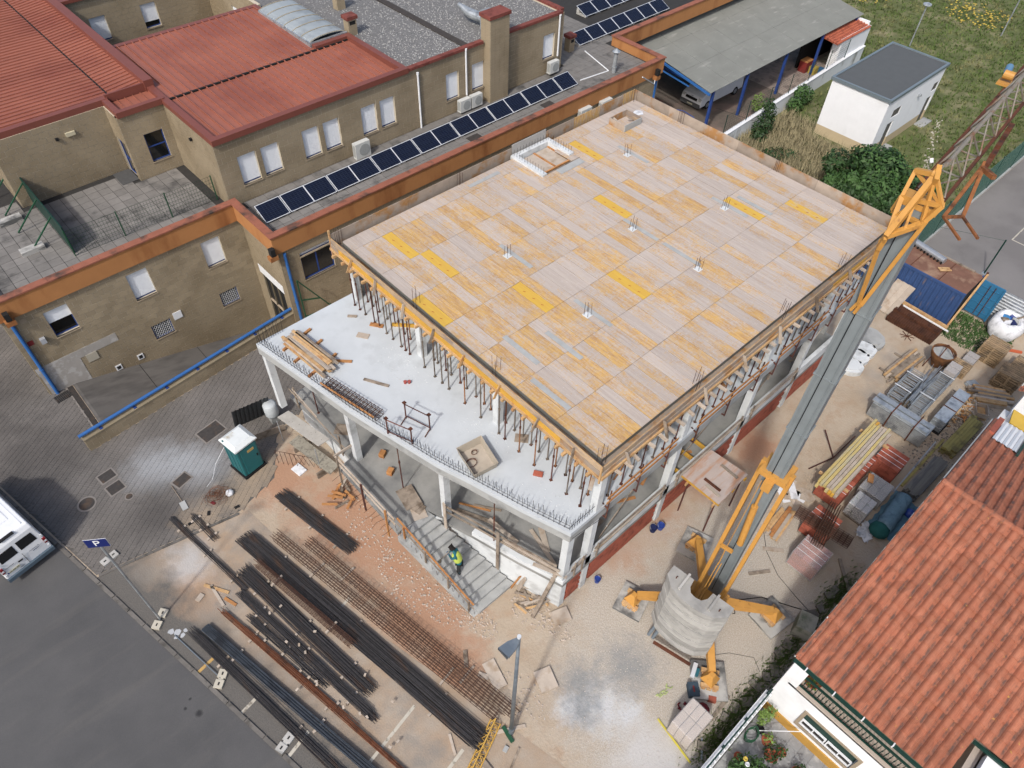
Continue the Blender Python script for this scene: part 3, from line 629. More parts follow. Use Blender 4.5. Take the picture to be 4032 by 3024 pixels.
MB().box(BOX[0], BOX[1], BOX[2], BOX[2]+.04, ZD, ZD+.36).build('side_board', pg, bo); MB().box(BOX[0], BOX[1], BOX[3]-.04, BOX[3], ZD, ZD+.36).build('side_board', brd2, bo)
MB().box(BOX[0], BOX[0]+.04, BOX[2]+.041, BOX[3]-.041, ZD, ZD+.36).build('side_board', brd2, bo); MB().box(BOX[1]-.04, BOX[1], BOX[2]+.041, BOX[3]-.041, ZD, ZD+.36).build('side_board', brd, bo)
MB().ob((28.75, 22.3, ZD+.17), (.12, .5, .03), .3, .5).build('cleat', wood_pale, bo); MB().ob((29.45, 21.9, ZD+.17), (.12, .5, .03), 1.3, .5).build('cleat', wood_pale, bo)
tarp = MB(); tarp.poly([(30.2, 22.2, 9.22), (30.5, 21.9, 9.25), (30.8, 22.2, 9.215), (30.6, 22.5, 9.24), (30.3, 22.45, 9.22)])
tarp.prism([(30.2, 22.1), (30.55, 21.95), (30.75, 22.3), (30.4, 22.5)], 9.206, 9.23).build('plastic_sheet', white_plastic, label='crumpled white plastic sheet on the far corner of the deck', cat='sheet')
# ================================================================ props, guard rails and things on the terrace
def prop_proto(h, m1=rust_red, m2=rust):
    th = thing('steel_prop', 'x', 'prop', local=True)
    MB().box(-.06, .06, -.06, .06, 0, .008).build('base_plate', m2, th)
    MB().cyl((0, 0, .008), (0, 0, h*.6), .028, 8).build('outer_tube', m1, th)
    MB().cyl((0, 0, h*.6), (0, 0, h-.01), .021, 8).build('inner_tube', m2, th)
    MB().cyl((0, 0, h*.57), (0, 0, h*.61), .042, 8).build('collar', m2, th)
    MB().box(-.06, .06, -.06, .06, h-.01, h).build('head_plate', m2, th)
    return th
grey_steel = mat('grey_brown_steel', L(128, 116, 104), .2, 6, L(96, 76, 62), 3, (.5, .64), rough=.8, rd=.2); ochre_steel = mat('ochre_steel', L(164, 110, 66), .2, 6, L(110, 76, 54), 3, (.5, .64), rough=.8, rd=.2)
protos = [prop_proto(2.56), prop_proto(2.56, grey_steel, grey_steel), prop_proto(2.56, grey_steel, rust), prop_proto(2.56, ochre_steel, rust)]
pq = random.Random(91)
def place_prop(x, y, z, label, group, proto=None):
    proto = proto or pq.choice((protos[0], protos[0], protos[1], protos[1], protos[2], protos[3])); rz = rnd.uniform(0, 6)
    if proto.get('used'): o = copy_tree(proto, (x, y, z), rz, label)
    else: o = proto; proto['used'] = 1; o.location = (x, y, z); o.rotation_euler = (0, 0, rz); o['label'] = label
    o['group'] = group; return o
front = sorted([8.35, 9.05, 9.86, 10.77, 11.62, 12.43, 12.78, 13.86, 14.84, 15.86, 16.3, 16.78, 17.48, 18.5, 18.8, 19.1, 19.7, 20.17, 20.7, 21.07, 21.77, 22.2, 22.6])
for i, y in enumerate(front): place_prop(11.88, y, ZT, f'{ORD[i]} rusty steel prop from the near corner in the outermost row on the terrace', 'props along the front of the deck')
for i, y in enumerate([8.5, 8.87, 9.3, 9.66, 10.2, 10.63, 11.1, 11.54, 12.0, 12.49, 13.0, 13.9, 14.3, 14.81, 15.4, 15.81, 16.4, 16.75, 17.3, 17.55, 18.7, 19.2, 19.64, 20.3, 20.9, 21.5, 22.0, 22.4]): place_prop(12.45, y, ZT, f'{ORD[i]} steel prop from the near corner in the second row behind the terrace edge', 'props in the second row')
for i in range(24): place_prop(13.35, 8.9+i*.6, ZT, f'{ORD[i]} steel prop from the near corner in the third row under the deck', 'props in the third row')
for i in range(16): place_prop(14.6, 9.2+i*.88, ZT, f'{ORD[i]} steel prop from the near corner in the fourth row under the deck', 'props in the fourth row')
for i in range(29):
    if abs(13.0+i*.64-17.2) < .22: continue
    place_prop(13.0+i*.64+rnd.uniform(-.1, .1), 7.98, ZT, f'{ORD[i]} steel prop from the near corner along the side facing the crane', 'props along the side of the deck')
for i in range(26): place_prop(13.3+i*.7+rnd.uniform(-.12, .12), 8.75, ZT, f'{ORD[i]} steel prop from the near corner in the inner side row', 'props in the inner side row')
for i in range(14): place_prop(15.2+i*1.15, 10.0, ZT, f'{ORD[i]} steel prop deep under the deck in the row nearest the crane side', 'props deep under the deck')
# floor-to-slab props under the terrace
pr2 = prop_proto(ZT-.62-ZF)
for i, (x, y) in enumerate(((8.45, 21.6), (8.86, 15.55), (10.02, 10.95))): place_prop(x, y, ZF, ('tall rusty prop under the terrace near the trestle platform', 'tall rusty prop under the terrace beside the stacked boards', 'tall rusty prop under the terrace beside the stair wall')[i], 'props under the terrace', pr2)
def bar_thing(name, label, cat, p, q2, w, h, m, upv=(0, 0, 1), group=None):
    return MB().bar(p, q2, w, h, upv).build(name, m, label=label, cat=cat, group=group)
# guard rails on the side facing the crane (upper floor)
segs = ((12.35, 16.3), (17.6, 22.3), (23.2, 26.9), (27.8, 31.2))
for i, (a, b) in enumerate(segs):
    g = thing('guard_rail', f'{ORD[i]} two-board timber guard rail from the near corner on the upper side edge', 'railing', ((a+b)/2, 7.6, ZT), group='guard rails on the upper side edge')
    for z in (6.78, 7.12): MB().bar((a, 7.56, z), (b, 7.56, z+rnd.uniform(-.05, .1)), .03, .13).build('board', wood_orange, g)
    for x in (a+.25, (a+b)/2, b-.3):
        p = MB().cyl((x, 7.62, 5.45), (x, 7.62, 7.3), .03, 6).build('post', rust_red, g); MB().bar((x, 7.62, 6.1), (x-.02, 7.9, 6.22), .05).bar((x, 7.62, 5.5), (x, 7.85, 5.45), .05).build('clamp', rust_red, p)
# lower guard boards on the side
for i, (a, b) in enumerate(((11.2, 12.0), (12.5, 16.9), (17.6, 22.5), (23.1, 27.0))):
    g = thing('guard_rail', f'{ORD[i]} weathered timber guard rail from the near corner above the brick infill', 'railing', ((a+b)/2, 7.7, ZF+.6), group='guard rails above the brick infill')
    for z in (2.86, 3.12): MB().bar((a, 7.72, z), (b, 7.72, z+.04), .03, .12).build('board', rnd.choice((wood_pale, wood_old)), g)
    if i: MB().bar((a+.1, 7.68, 2.9), (b, 7.66, 3.05), .03, .1).build('board', wood_pale, g)
    for x in (a+.15, b-.2): MB().bar((x, 7.68, 2.3), (x, 7.68, 3.4), .07, .04).build('post', wood_old, g)
for i, (x, dx, z0, z1, y) in enumerate(((13.6, 1.5, 6.3, 8.3, 8.25), (15.6, -1.2, 6.3, 8.2, 8.3), (18.4, 1.8, 6.3, 8.4, 8.25), (20.6, -1.5, 6.25, 8.2, 8.3), (23.6, 1.6, 6.3, 8.3, 8.25), (25.4, -1.3, 6.3, 8.3, 8.3), (28.3, 1.4, 6.3, 8.3, 8.25), (13.4, 2.2, 2.2, 4.6, 8.2), (18.2, 2.4, 2.2, 3.6, 8.4), (19.6, 2.6, 2.15, 3.0, 8.9), (24.0, 1.9, 2.2, 4.4, 8.3), (25.3, -1.4, 2.2, 4.6, 8.5), (28.4, 1.8, 2.2, 4.2, 8.3))):
    bar_thing('brace_board', f'{ORD[i]} slanted timber board from the near corner among the side props and columns', 'board', (x, y, z0), (x+dx, y, z1), .03, .12, pq.choice((wood_pale, wood_old, wood_orange)), group='slanted boards along the side')
for i in range(9): bar_thing('loose_plank', f'{ORD[i]} loose plank from the near corner on the open lower floor side', 'plank', (13.0+i*1.9, 8.3+pq.uniform(.1, .9), ZF+.03), (14.2+i*1.9, 8.5+pq.uniform(-.1, .9), ZF+.03), .14, .04, pq.choice((wood_old, wood_pale, wood_orange)), group='planks on the lower floor side')
# guard rails round the landing, stair and the low front wall
g = thing('guard_rail', 'orange timber handrail on posts beside the open side of the stairs', 'railing', (7.6, 12, 0))
P = [(8.0, 9.9, .95), (7.52, 14.1, 3.0)]
MB().bar(P[0], P[1], .05, .13).build('top_board', wood_orange, g); MB().bar((8.0, 9.9, .55), (7.5, 14.1, 2.6), .03, .09).build('mid_board', wood_old, g)
for t_ in (.05, .32, .62, .9):
    p = Vector(P[0]).lerp(Vector(P[1]), t_); MB().bar((p.x-.08, p.y, p.z-1.3), (p.x-.05, p.y, p.z+.05), .07).build('post', wood_old if t_ < .8 else wood_orange, g)
g = thing('guard_rail', 'long timber guard rail along the landing edge above the earth', 'railing', (7.4, 17, ZF))
MB().bar((7.4, 14.1, 3.0), (7.35, 18.3, 3.05), .04, .14).build('board', wood_pale, g); MB().bar((7.4, 14.1, 2.6), (7.35, 18.3, 2.65), .04, .14).build('board', wood_pale, g)
for y, m in ((14.6, wood_orange), (16.3, rust_red), (18.1, wood_old)): MB().bar((7.28, y, 1.2), (7.3, y, 3.2), .07).build('post', m, g)
MB().bar((7.3, 18.3, 3.1), (8.25, 18.3, 3.1), .04, .16).build('board', wood_pale, g); MB().bar((8.0, 18.5, 2.75), (7.95, 23.2, 2.9), .03, .1).build('board', wood_old, g)
for y in (18.9, 22.6): MB().bar((7.98, y, 1.95), (7.98, y, 3.4), .12, .05).build('post', wood_old, g)
MB().bar((7.95, 22.7, 3.25), (8.0, 20.8, 2.9), .03, .09).build('board', wood_pale, g)
g = thing('guard_rail', 'timber guard rail above the low concrete wall beside the stairs', 'railing', (10, 10.5, ZF))
pts = [(tx(y)+.02, y) for y in (13.1, 11.9, 10.6, 9.3, 8.1)]
for z, m in ((3.35, wood_old), (2.95, wood_old)):
    for (xa, ya), (xb, yb) in zip(pts, pts[1:]): MB().bar((xa, ya, z), (xb, yb, z), .03, .13).build('board', m, g)
MB().bar((10.75, 7.95, 3.1), (10.0, 10.4, 3.2), .05, .14).build('board', wood_pale, g)
for y, z0 in ((13.0, 1.7), (10.55, .7)): MB().bar((tx(y)-.07, y, z0), (tx(y)-.07, y, 3.7), .16, .05, (1, 0, 0)).build('post', wood_pale if y > 12 else wood_old, g)
MB().bar((10.35, 9.0, 2.75), (10.98, 7.72, 2.65), .14, .05).build('board', wood_pale, g)
# ---------------------------------------------------------------- things on the terrace slab
def pile(name, label, cat, items, loc, group=None):
    th = thing(name, label, cat, loc, group=group)
    for p, q2, w_, h_, m in items: MB().bar(p, q2, w_, h_).build('plank', m, th)
    return th
q = random.Random(31)
its = []
for k in range(7):
    for i in range(5):
        x = 8.15+i*.15+q.uniform(-.04, .04)+.1*(k > 4); ya, yb = 19.6+q.uniform(0, .5), 22.4+q.uniform(-.2, .5)
        its.append(((x-.25*q.random()+.2, yb, ZT+.13+k*.035), (x+.25+.05*q.random(), ya, ZT+.13+k*.035), .13, .03, q.choice((wood_new, wood_pale, wood_pale, wood_old, wood_new))))
for y in (20.2, 21.3, 22.2): its.append(((7.9, y, ZT+.05), (9.5, y+.35, ZT+.05), .1, .1, wood_orange))
pile('plank_stack', 'pile of weathered planks on bearers on the white terrace', 'planks', its, (8.5, 21, ZT))
cage = thing('rebar_cage', 'long rusty rebar cage lying along the terrace edge', 'rebar', (8.5, 18, ZT))
b = MB(); c0, c1 = Vector((8.25, 19.4, ZT+.03)), Vector((8.85, 16.5, ZT+.03)); dd = (c1-c0).normalized(); nn = Vector((-dd.y, dd.x, 0))
for o in (-.2, -.07, .07, .2):
    for z in (0, .14, .28): b.cyl(c0+nn*o+Vector((0, 0, z)), c1+nn*o+Vector((0, 0, z)), .014, 4)
b.build('long_bars', rebar_m, cage, kind='stuff'); b = MB()
for i in range(15):
    p = c0.lerp(c1, i/14); b.tube([p+nn*-.22, p+nn*.22, p+nn*.22+Vector((0, 0, .3)), p+nn*-.22+Vector((0, 0, .3)), p+nn*-.22], .01, 4)
b.build('stirrups', rebar_m, cage, kind='stuff'); MB().bar(c0+nn*-.28+Vector((0, 0, .31)), c1+nn*-.3+Vector((0, 0, .31)), .05).build('timber', wood_orange, cage)
mb_ = thing('mortar_tub', 'square wooden mortar tub with a coiled cable on the terrace', 'tub', (10.5, 12.4, ZT))
cs_ = [(10.05, 13.0), (11.0, 12.85), (10.7, 11.65), (9.8, 11.8)]
MB().prism(cs_, ZT+.02, ZT+.06).build('base', mat('mortar_base', L(206, 192, 172), .08, 3), mb_)
for a, bb in zip(cs_, cs_[1:]+cs_[:1]):
    o = (Vector((*a, 0))-Vector((10.4, 12.3, 0)))*.14; o2 = (Vector((*bb, 0))-Vector((10.4, 12.3, 0)))*.14
    d_ = (Vector((*a, 0))-Vector((10.4, 12.3, 0)))*.03; d2 = (Vector((*bb, 0))-Vector((10.4, 12.3, 0)))*.03
    A_ = [Vector((*a, ZT+.04)), Vector((*bb, ZT+.04)), Vector((bb[0]+o2.x, bb[1]+o2.y, ZT+.4)), Vector((a[0]+o.x, a[1]+o.y, ZT+.4))]
    B_ = [p+e for p, e in zip(A_, (d_, d2, d2, d_))]
    MB().raw(A_+B_, [(0, 1, 2, 3), (7, 6, 5, 4), (3, 2, 6, 7), (1, 0, 4, 5), (0, 3, 7, 4), (2, 1, 5, 6)]).build('side', mat('tub_side', L(196, 184, 164), .1, 3), mb_)
b = MB()
for (cx, cy, r) in ((10.1, 12.35, .22), (10.5, 12.65, .12)): b.tube([(cx+r*math.cos(t_), cy+r*math.sin(t_)*.8, ZT+.1+.01*t_) for t_ in [i*.5 for i in range(20)]], .013, 4)
b.build('cable', rust, mb_)
for i, (a, bq) in enumerate((((8.62, 15.65), (9.02, 14.62)), ((9.62, 15.8), (9.96, 14.7)))):
    fr = thing('steel_trestle', ('rusty steel trestle frame standing at the terrace edge bars', 'rusty steel trestle frame in the middle of the terrace')[i], 'trestle', (a[0], a[1], ZT), group='steel trestles on the terrace')
    for x, y in (a, bq): MB().cyl((x, y, ZT), (x+.02, y+.02, ZT+.92), .03, 6).build('leg', rust_red, fr); MB().box(x-.05, x+.09, y-.05, y+.09, ZT+.92, ZT+.95).build('head', rust, fr)
    for z in (.15, .88): MB().cyl((*a, ZT+z), (*bq, ZT+z), .025, 6).build('rail', rust_red, fr)
    e = (.45, .12) if i == 0 else (-.42, -.15)
    for x, y in (a, bq): MB().cyl((x, y, ZT+.1), (x+e[0]*(.9 if i else .3), y+e[1], ZT+.02), .022, 6).build('foot', rust, fr)
for nm, lab, p, q2, w_, h_, m in (('plank', 'small plank lying near the far corner column of the terrace', (11.2, 22.2, 6.23), (11.5, 21.9, 6.23), .14, .04, wood_old), ('plank', 'short orange block board under the deck edge', (11.65, 21.1, 6.24), (12.0, 20.6, 6.24), .2, .05, wood_orange),
        ('plank', 'single loose plank lying diagonally in the middle of the terrace', (9.55, 18.6, 6.23), (10.1, 17.6, 6.23), .13, .04, wood_old), ('plank', 'loose plank on the terrace near the plank pile', (9.1, 20.4, 6.23), (9.75, 19.75, 6.23), .13, .05, wood_orange),
        ('plywood_offcut', 'brown plywood offcut between the front props', (12.2, 12.2, 6.225), (12.55, 11.8, 6.225), .4, .03, wood_old), ('brick', 'single orange brick lying on the terrace near the corner', (11.58, 10.5, 6.27), (11.78, 10.2, 6.27), .2, .1, brick_red),
        ('timber_beam', 'yellow formwork beam lying under the deck on the terrace', (12.35, 20.4, 6.28), (13.3, 19.4, 6.28), .1, .15, ply_yellow), ('tile_scrap', 'fanned pale board offcuts on the terrace', (10.85, 20.95, 6.22), (11.15, 20.5, 6.22), .3, .03, wood_pale)):
    bar_thing(nm, lab, nm.replace('_', ' '), p, q2, w_, h_, m)
for i, (x, y) in enumerate(((10.72, 17.3), (10.85, 17.2))): MB().lathe((x, y, ZT), [(.06, 0), (.075, .1), (.075, .12), (.06, .12)], 10).build('tape_roll', mat('red_plastic', L(190, 90, 80), .1, 4), label=('left of the two small red cups on the white terrace', 'right of the two small red cups on the white terrace')[i], cat='cup')
q = random.Random(41); st = MB()
for _ in range(420):
    cx, cy = q.choice(((11.4, 18.6), (11.2, 17.6), (11.6, 13.5), (11.5, 8.8), (11.6, 12.9)))
    st.stone((q.gauss(cx, .35), q.gauss(cy, .6), ZT), q.choice((.008, .01, .015, .025)), q)
st.build('mortar_crumbs', conc_white, kind='stuff', label='grey mortar crumbs on the white terrace slab', keep=True)
# boards on the ground floor under the terrace
for i, (x, y, a, b_, rz, m) in enumerate(((8.75, 15.0, 1.1, .75, -.2, wood_old), (8.72, 14.75, .9, .5, .1, wood_old), (8.7, 14.5, .8, .45, .25, wood_old), (8.62, 14.15, .6, .6, -.35, wood_pale))):
    MB().ob((x, y, ZF+.02+(3-i)*.035), (b_, a, .03), rz).build('plywood_board', m, label=f'{ORD[i]} board from the top of the fanned stack on the landing', cat='board', group='boards stacked on the landing')
MB().ob((8.75, 20.0, ZF+.02), (.6, .75, .03), .7).build('plywood_board', wood_old, label='loose square board on the floor under the terrace', cat='board')
for i, (p, q2, w_, m) in enumerate((((9.9, 13.2, ZF+.05), (10.75, 11.5, ZF+.05), .18, wood_old), ((10.2, 13.4, ZF+.03), (10.95, 12.2, ZF+.03), .08, wood_orange), ((10.6, 12.9, ZF+.04), (11.3, 11.9, ZF+.04), .1, wood_old), ((11.6, 10.4, ZF+.05), (11.2, 8.5, ZF+.05), .16, wood_pale), ((12.0, 10.2, ZF+.03), (11.4, 9.2, ZF+.03), .25, wood_pale), ((10.4, 11.7, ZF+.6), (10.75, 10.3, ZF+.1), .2, wood_pale))):
    bar_thing('plank', ('long dark plank leaning across the floor behind the stair wall', 'thin orange batten on the floor behind the stair wall', 'short grey plank on the floor behind the stair wall', 'pale plank pointing at the near corner column on the lower floor', 'wide pale board on the lower floor near the corner', 'tall pale boards leaning on the prop behind the stair wall')[i], 'plank', p, q2, w_, .04, m)
for i, (x, y) in enumerate(((8.95, 16.6), (9.25, 17.6))): MB().ob((x, y, ZF+.12), (.3, .25, .24), .5).build('timber_block', wood_orange, label=('orange timber blocks beside the tall rusty prop', 'small orange timber block by the terrace column')[i], cat='block')
# loading platform beside the building
pf = thing('loading_platform', 'square plywood loading platform on yellow beams beside the building', 'platform', (19.3, 6.8, 0))
MB().prism([(18.2, 7.78), (20.25, 7.84), (20.38, 5.82), (18.18, 5.74)], 2.62, 2.66).build('plywood_top', mat('platform_ply', L(208, 190, 180), .08, 2, L(206, 156, 122), 1.2, (.5, .64), st2=(.5, 3, 1)), pf)
for x in (18.28, 19.3, 20.2): MB().box(x-.05, x+.05, 5.75, 10.2, 2.42, 2.6).build('beam', ply_yellow, pf)
for y in (5.95, 7.4): MB().box(18.1, 20.4, y-.04, y+.04, 2.26, 2.42).build('bearer', wood_new, pf)
for x, y in ((18.3, 5.95), (20.3, 5.95), (18.3, 7.4), (20.3, 7.4)): MB().cyl((x, y, 0), (x, y, 2.26), .035, 6).build('leg', rust_red, pf)
for i, (p, q2) in enumerate((((18.75, 6.95, 2.7), (18.75, 6.1, 2.7)), ((19.9, 6.9, 2.7), (19.85, 6.0, 2.7)), ((18.55, 6.7, 2.7), (18.5, 5.95, 2.7)))): bar_thing('plank', ('brown plank on the loading platform', 'thin grey plank on the far side of the loading platform', 'pale plank at the edge of the loading platform')[i], 'plank', p, q2, .12, .05, (rust, wood_old, wood_pale)[i])
def bucket(x, y, z, lab, m, r=.17, h=.3):
    b = thing('bucket', lab, 'bucket', (x, y, z), local=True)
    MB().lathe((0, 0, 0), [(r*.75, 0), (r, h), (r*1.06, h), (r*1.06, h-.03), (r*.9, h-.06)], 12).build('body', m, b)
    MB().tube([(r, 0, h), (r*.8, .1, h+.08), (0, .16, h+.14), (-r*.8, .1, h+.08), (-r, 0, h)], .008, 4).build('handle', galv, b); return b
bucket(16.95, 7.35, 0, 'dark blue bucket with tools, nearest the brick infill', plastic_blue); bucket(16.6, 7.5, 0, 'dark blue bucket standing just left of the tool bucket', mat('navy_plastic', L(30, 44, 96), .1, 4))
bucket(12.9, 7.5, 0, 'small bright blue bucket on its own at the foot of the brick infill', plastic_blue, .14, .26)
its = []
for i in range(13):
    a = q.uniform(0, 3.1); x, y = 10.25+q.gauss(0, .35), 8.55+q.gauss(0, .3)
    its.append(((x, y, .05+.02*i), (x+.8*math.cos(a), y+.8*math.sin(a)*.8, .08+.02*i), .09, .03, q.choice((wood_new, wood_pale, wood_old))))
pile('timber_offcuts', 'heap of timber offcuts against the white corner wall', 'timber', its, (10.3, 8.6, 0))
bar_thing('plank', 'upright pale plank leaning on the low wall beside the offcut heap', 'plank', (10.12, 9.5, .02), (10.35, 9.35, 1.1), .28, .04, wood_pale); bar_thing('plank', 'thin orange batten leaning on the low wall by the stairs', 'plank', (9.95, 9.75, .02), (10.32, 9.55, 1.0), .08, .04, wood_orange)
bar_thing('timber_prop', 'thick grey timber shore leaning against the corner of the low wall', 'timber', (9.75, 8.2, .02), (10.82, 8.15, 2.55), .16, .1, wood_old)
MB().ob((10.62, 7.42, .09), (.75, .6, .04), -.35, .12).build('plywood_board', wood_pale, label='square plywood board lying at the corner of the building', cat='board')
MB().ob((7.0, 7.5, .05), (.52, 1.15, .05), -.25).build('plywood_board', wood_pale, label='rectangular pale board on the earth near the rebar', cat='board')
MB().ob((8.35, 6.0, .07), (.7, .85, .1), -.35).build('plywood_board', wood_pale, label='thick pale board lying on the gravel beside the lamp post', cat='board')
bar_thing('plank', 'small plank end sticking out from the rusty cages', 'plank', (6.75, 9.0, .05), (6.35, 8.45, .05), .16, .05, wood_old); bar_thing('plank', 'tiny board beside the rectangular pale board', 'plank', (6.55, 7.95, .04), (6.75, 7.55, .04), .2, .03, wood_pale)
# ================================================================ school
sc_ = thing('school_building', 'brown tiled school with red metal roofs and orange parapet bands', 'building', (20, 38, 0))
class Wall:
    def __init__(s, parent, axis, plane, face, a0, a1, z0, z1, holes=(), tiles=True, indiv=0, tw=.5, th=.3, name='wall', core=None, tm=None):
        s.ax, s.pl, s.fc = axis, plane, face
        A = sorted({a0, a1, *[h[0] for h in holes], *[h[1] for h in holes]}); Z = sorted({z0, z1, *[h[2] for h in holes], *[h[3] for h in holes]})
        mb = MB()
        for za, zb in zip(Z, Z[1:]):
            run = None
            for aa, ab in zip(A, A[1:]):
                hole = any(h[0] <= aa and ab <= h[1] and h[2] <= za and zb <= h[3] for h in holes)
                if hole:
                    if run: s.box(mb, run[0], run[1], .0, .25, za, zb); run = None
                else: run = (run[0], ab) if run else (aa, ab)
            if run: s.box(mb, run[0], run[1], .0, .25, za, zb)
        s.o = mb.build(name, core or school_grout, parent)
        if not tiles: return
        rest = MB(); n = 0; r = 0; z = z1; cells = []
        while z > z0+.02:
            zb = max(z0, z-th); a = a0-(tw/2 if r % 2 else 0)
            while a < a1:
                rc = [(max(a, a0)+.011, min(a+tw, a1)-.011, zb+.009, z-.009)]
                for h in holes:
                    new = []
                    for (p, q_, c, d) in rc:
                        if q_ <= h[0] or p >= h[1] or d <= h[2] or c >= h[3]: new.append((p, q_, c, d)); continue
                        if p < h[0]: new.append((p, h[0], c, d))
                        if q_ > h[1]: new.append((h[1], q_, c, d))
                        p2, q2 = max(p, h[0]), min(q_, h[1])
                        if d > h[3]: new.append((p2, q2, h[3], d))
                        if c < h[2]: new.append((p2, q2, c, h[2]))
                    rc = new
                for x in rc:
                    if x[1]-x[0] > .02 and x[3]-x[2] > .02: cells.append(x)
                a += tw
            z = zb; r += 1
        for x in cells:
            d = rnd.uniform(-.014, -.009)
            if n < indiv: t1 = MB(); s.box(t1, x[0], x[1], d, .001, x[2], x[3]); t1.build('tile', tm or school_wall, s.o)
            else: s.box(rest, x[0], x[1], d, .001, x[2], x[3])
            n += 1
        if rest.v: rest.build('tile_field', tm or school_wall, s.o, kind='stuff')
    def P(s, a, d, z):
        return (a, s.pl-s.fc*d, z) if s.ax == 'x' else (s.pl-s.fc*d, a, z)
    def box(s, mb, a0, a1, d0, d1, z0, z1):
        p, q_ = s.P(a0, d0, z0), s.P(a1, d1, z1)
        return mb.box(min(p[0], q_[0]), max(p[0], q_[0]), min(p[1], q_[1]), max(p[1], q_[1]), z0, z1)
    def bx(s, name, m, parent, a0, a1, d0, d1, z0, z1): return s.box(MB(), a0, a1, d0, d1, z0, z1).build(name, m, parent)
    def shutter(s, parent, a0, a1, z0, z1, drop=1.0, blue=.1):
        f = MB()
        for (p, q_, c, d) in ((a0, a0+.05, z0, z1), (a1-.05, a1, z0, z1), (a0+.05, a1-.05, z0, z0+.06), (a0+.05, a1-.05, z1-.05, z1)): s.box(f, p, q_, .16, .22, c, d)
        wn = f.build('window', blue_dark, parent)
        zb = z1-(z1-z0-blue)*drop-.0
        sh = MB(); z = z1-.01
        while z > zb+.02: s.box(sh, a0+.01, a1-.01, .115, .135, max(zb, z-.052), z-.006); z -= .058
        s.box(sh, a0+.01, a1-.01, .125, .15, zb, z1-.01)
        sh.build('shutter', shutter_m, wn); s.bx('sill', mat('stone_sill', L(176, 158, 132), .1, 3), wn, a0-.04, a1+.04, -.05, .06, z0-.05, z0-.0)
        s.bx('pane', glass_d, wn, a0+.05, a1-.05, .19, .2, z0+.06, z1-.05); return wn
    def glazed(s, parent, a0, a1, z0, z1, bars=(), hbars=()):
        f = MB()
        for (p, q_, c, d) in ((a0, a0+.06, z0, z1), (a1-.06, a1, z0, z1), (a0+.06, a1-.06, z0, z0+.07), (a0+.06, a1-.06, z1-.06, z1)): s.box(f, p, q_, .08, .15, c, d)
        for b in bars: s.box(f, b-.035, b+.035, .081, .149, z0+.07, z1-.06)
        for b in hbars: s.box(f, a0+.06, a1-.06, .082, .148, b-.03, b+.03)
        wn = f.build('window', blue_dark, parent); s.bx('pane', glass_d, wn, a0+.05, a1-.05, .11, .12, z0+.06, z1-.05)
        s.bx('sill', mat('stone_sill', (0, 0, 0)), wn, a0-.04, a1+.04, -.05, .06, z0-.05, z0); return wn
# low block wall beside the ramp
lw_h = [(1.22, 2.33, 3.08, 4.69), (5.25, 6.32, 3.05, 4.74), (9.24, 10.29, 3.02, 4.72), (5.3, 6.36, .2, 1.17), (9.28, 10.33, .18, 1.17)]
W1 = Wall(sc_, 'x', 33.25, -1, -.45, 11.7, -2.5, 5.2, lw_h, indiv=300)
W1.shutter(sc_, 5.25, 6.32, 3.05, 4.74); W1.shutter(sc_, 9.24, 10.29, 3.02, 4.72)
wn = W1.shutter(sc_, 1.22, 2.33, 3.08, 4.69, .5, .06)
for a0, a1, z0, z1 in lw_h[3:]:
    wn = W1.glazed(sc_, a0, a1, z0, z1); gr = MB()
    for i in range(-6, 14):
        for sg in (1, -1):
            x0 = a0+i*.15; p0 = (x0, z0+.05) if sg > 0 else (x0, z1-.05); p1 = (x0+(z1-z0-.1)*.8, z1-.05) if sg > 0 else (x0+(z1-z0-.1)*.8, z0+.05)
            tA, tB = max(0, (a0+.04-p0[0])/(p1[0]-p0[0])), min(1, (a1-.04-p0[0])/(p1[0]-p0[0]))
            if tB > tA: gr.bar(W1.P(lerp(p0[0], p1[0], tA), .04, lerp(p0[1], p1[1], tA)), W1.P(lerp(p0[0], p1[0], tB), .04, lerp(p0[1], p1[1], tB)), .012)
    gr.build('lattice_grille', white_paint, wn)
rpl = MB(); W1.box(rpl, -.4, 3.6, -.026, -.015, 1.35, 1.88); W1.box(rpl, -.35, 1.6, -.026, -.015, -.2, 1.349)
rpl.build('bare_render_patch', mat('bare_render', L(186, 180, 172), .08, 2, L(206, 202, 196), 3, (.5, .6)), sc_)
W1.bx('access_hatch', mat('hatch', L(196, 188, 168), .05, 3), sc_, 1.85, 2.4, -.05, -.02, .85, 1.36); W1.bx('access_hatch', white_paint, sc_, 6.55, 7.02, -.05, -.014, .9, 1.37)
for a in (2.97, 4.17):
    v = W1.bx('wall_vent', white_paint, sc_, a-.16, a+.16, -.05, -.014, -.5, -.16); W1.bx('opening', dark_hole, v, a-.1, a+.1, -.056, -.049, -.44, -.22)
W1.bx('vent_grille', mat('stone_sill', (0, 0, 0)), sc_, .22, .5, -.03, -.014, 4.62, 4.9)
W1.bx('alarm_sign', mat('red_sign', L(150, 40, 44), .1, 4), sc_, -.02, .24, -.03, -.015, 3.3, 3.58)
spk = W1.bx('wall_lamp', mat('lamp_grey', L(186, 190, 196), .05, 4), sc_, .5, .74, -.2, -.012, 3.2, 3.5)
W1b = Wall(sc_, 'y', -.45, -1, 33.26, 46, -.3, 5.2, ())
W2 = Wall(sc_, 'y', 11.7, -1, 29.4, 33.24, -2.5, 5.2, [(30.1, 32.4, -2.5, 1.9)])
W2.bx('doorway', dark_hole, sc_, 30.1, 32.4, .12, .2, -2.5, 1.9)
for a in (30.1, 30.85, 31.6, 32.36): W2.bx('door_post', mat('old_post', L(132, 120, 96), .1, 3), sc_, a, a+.06, .02, .1, -2.5, 1.9)
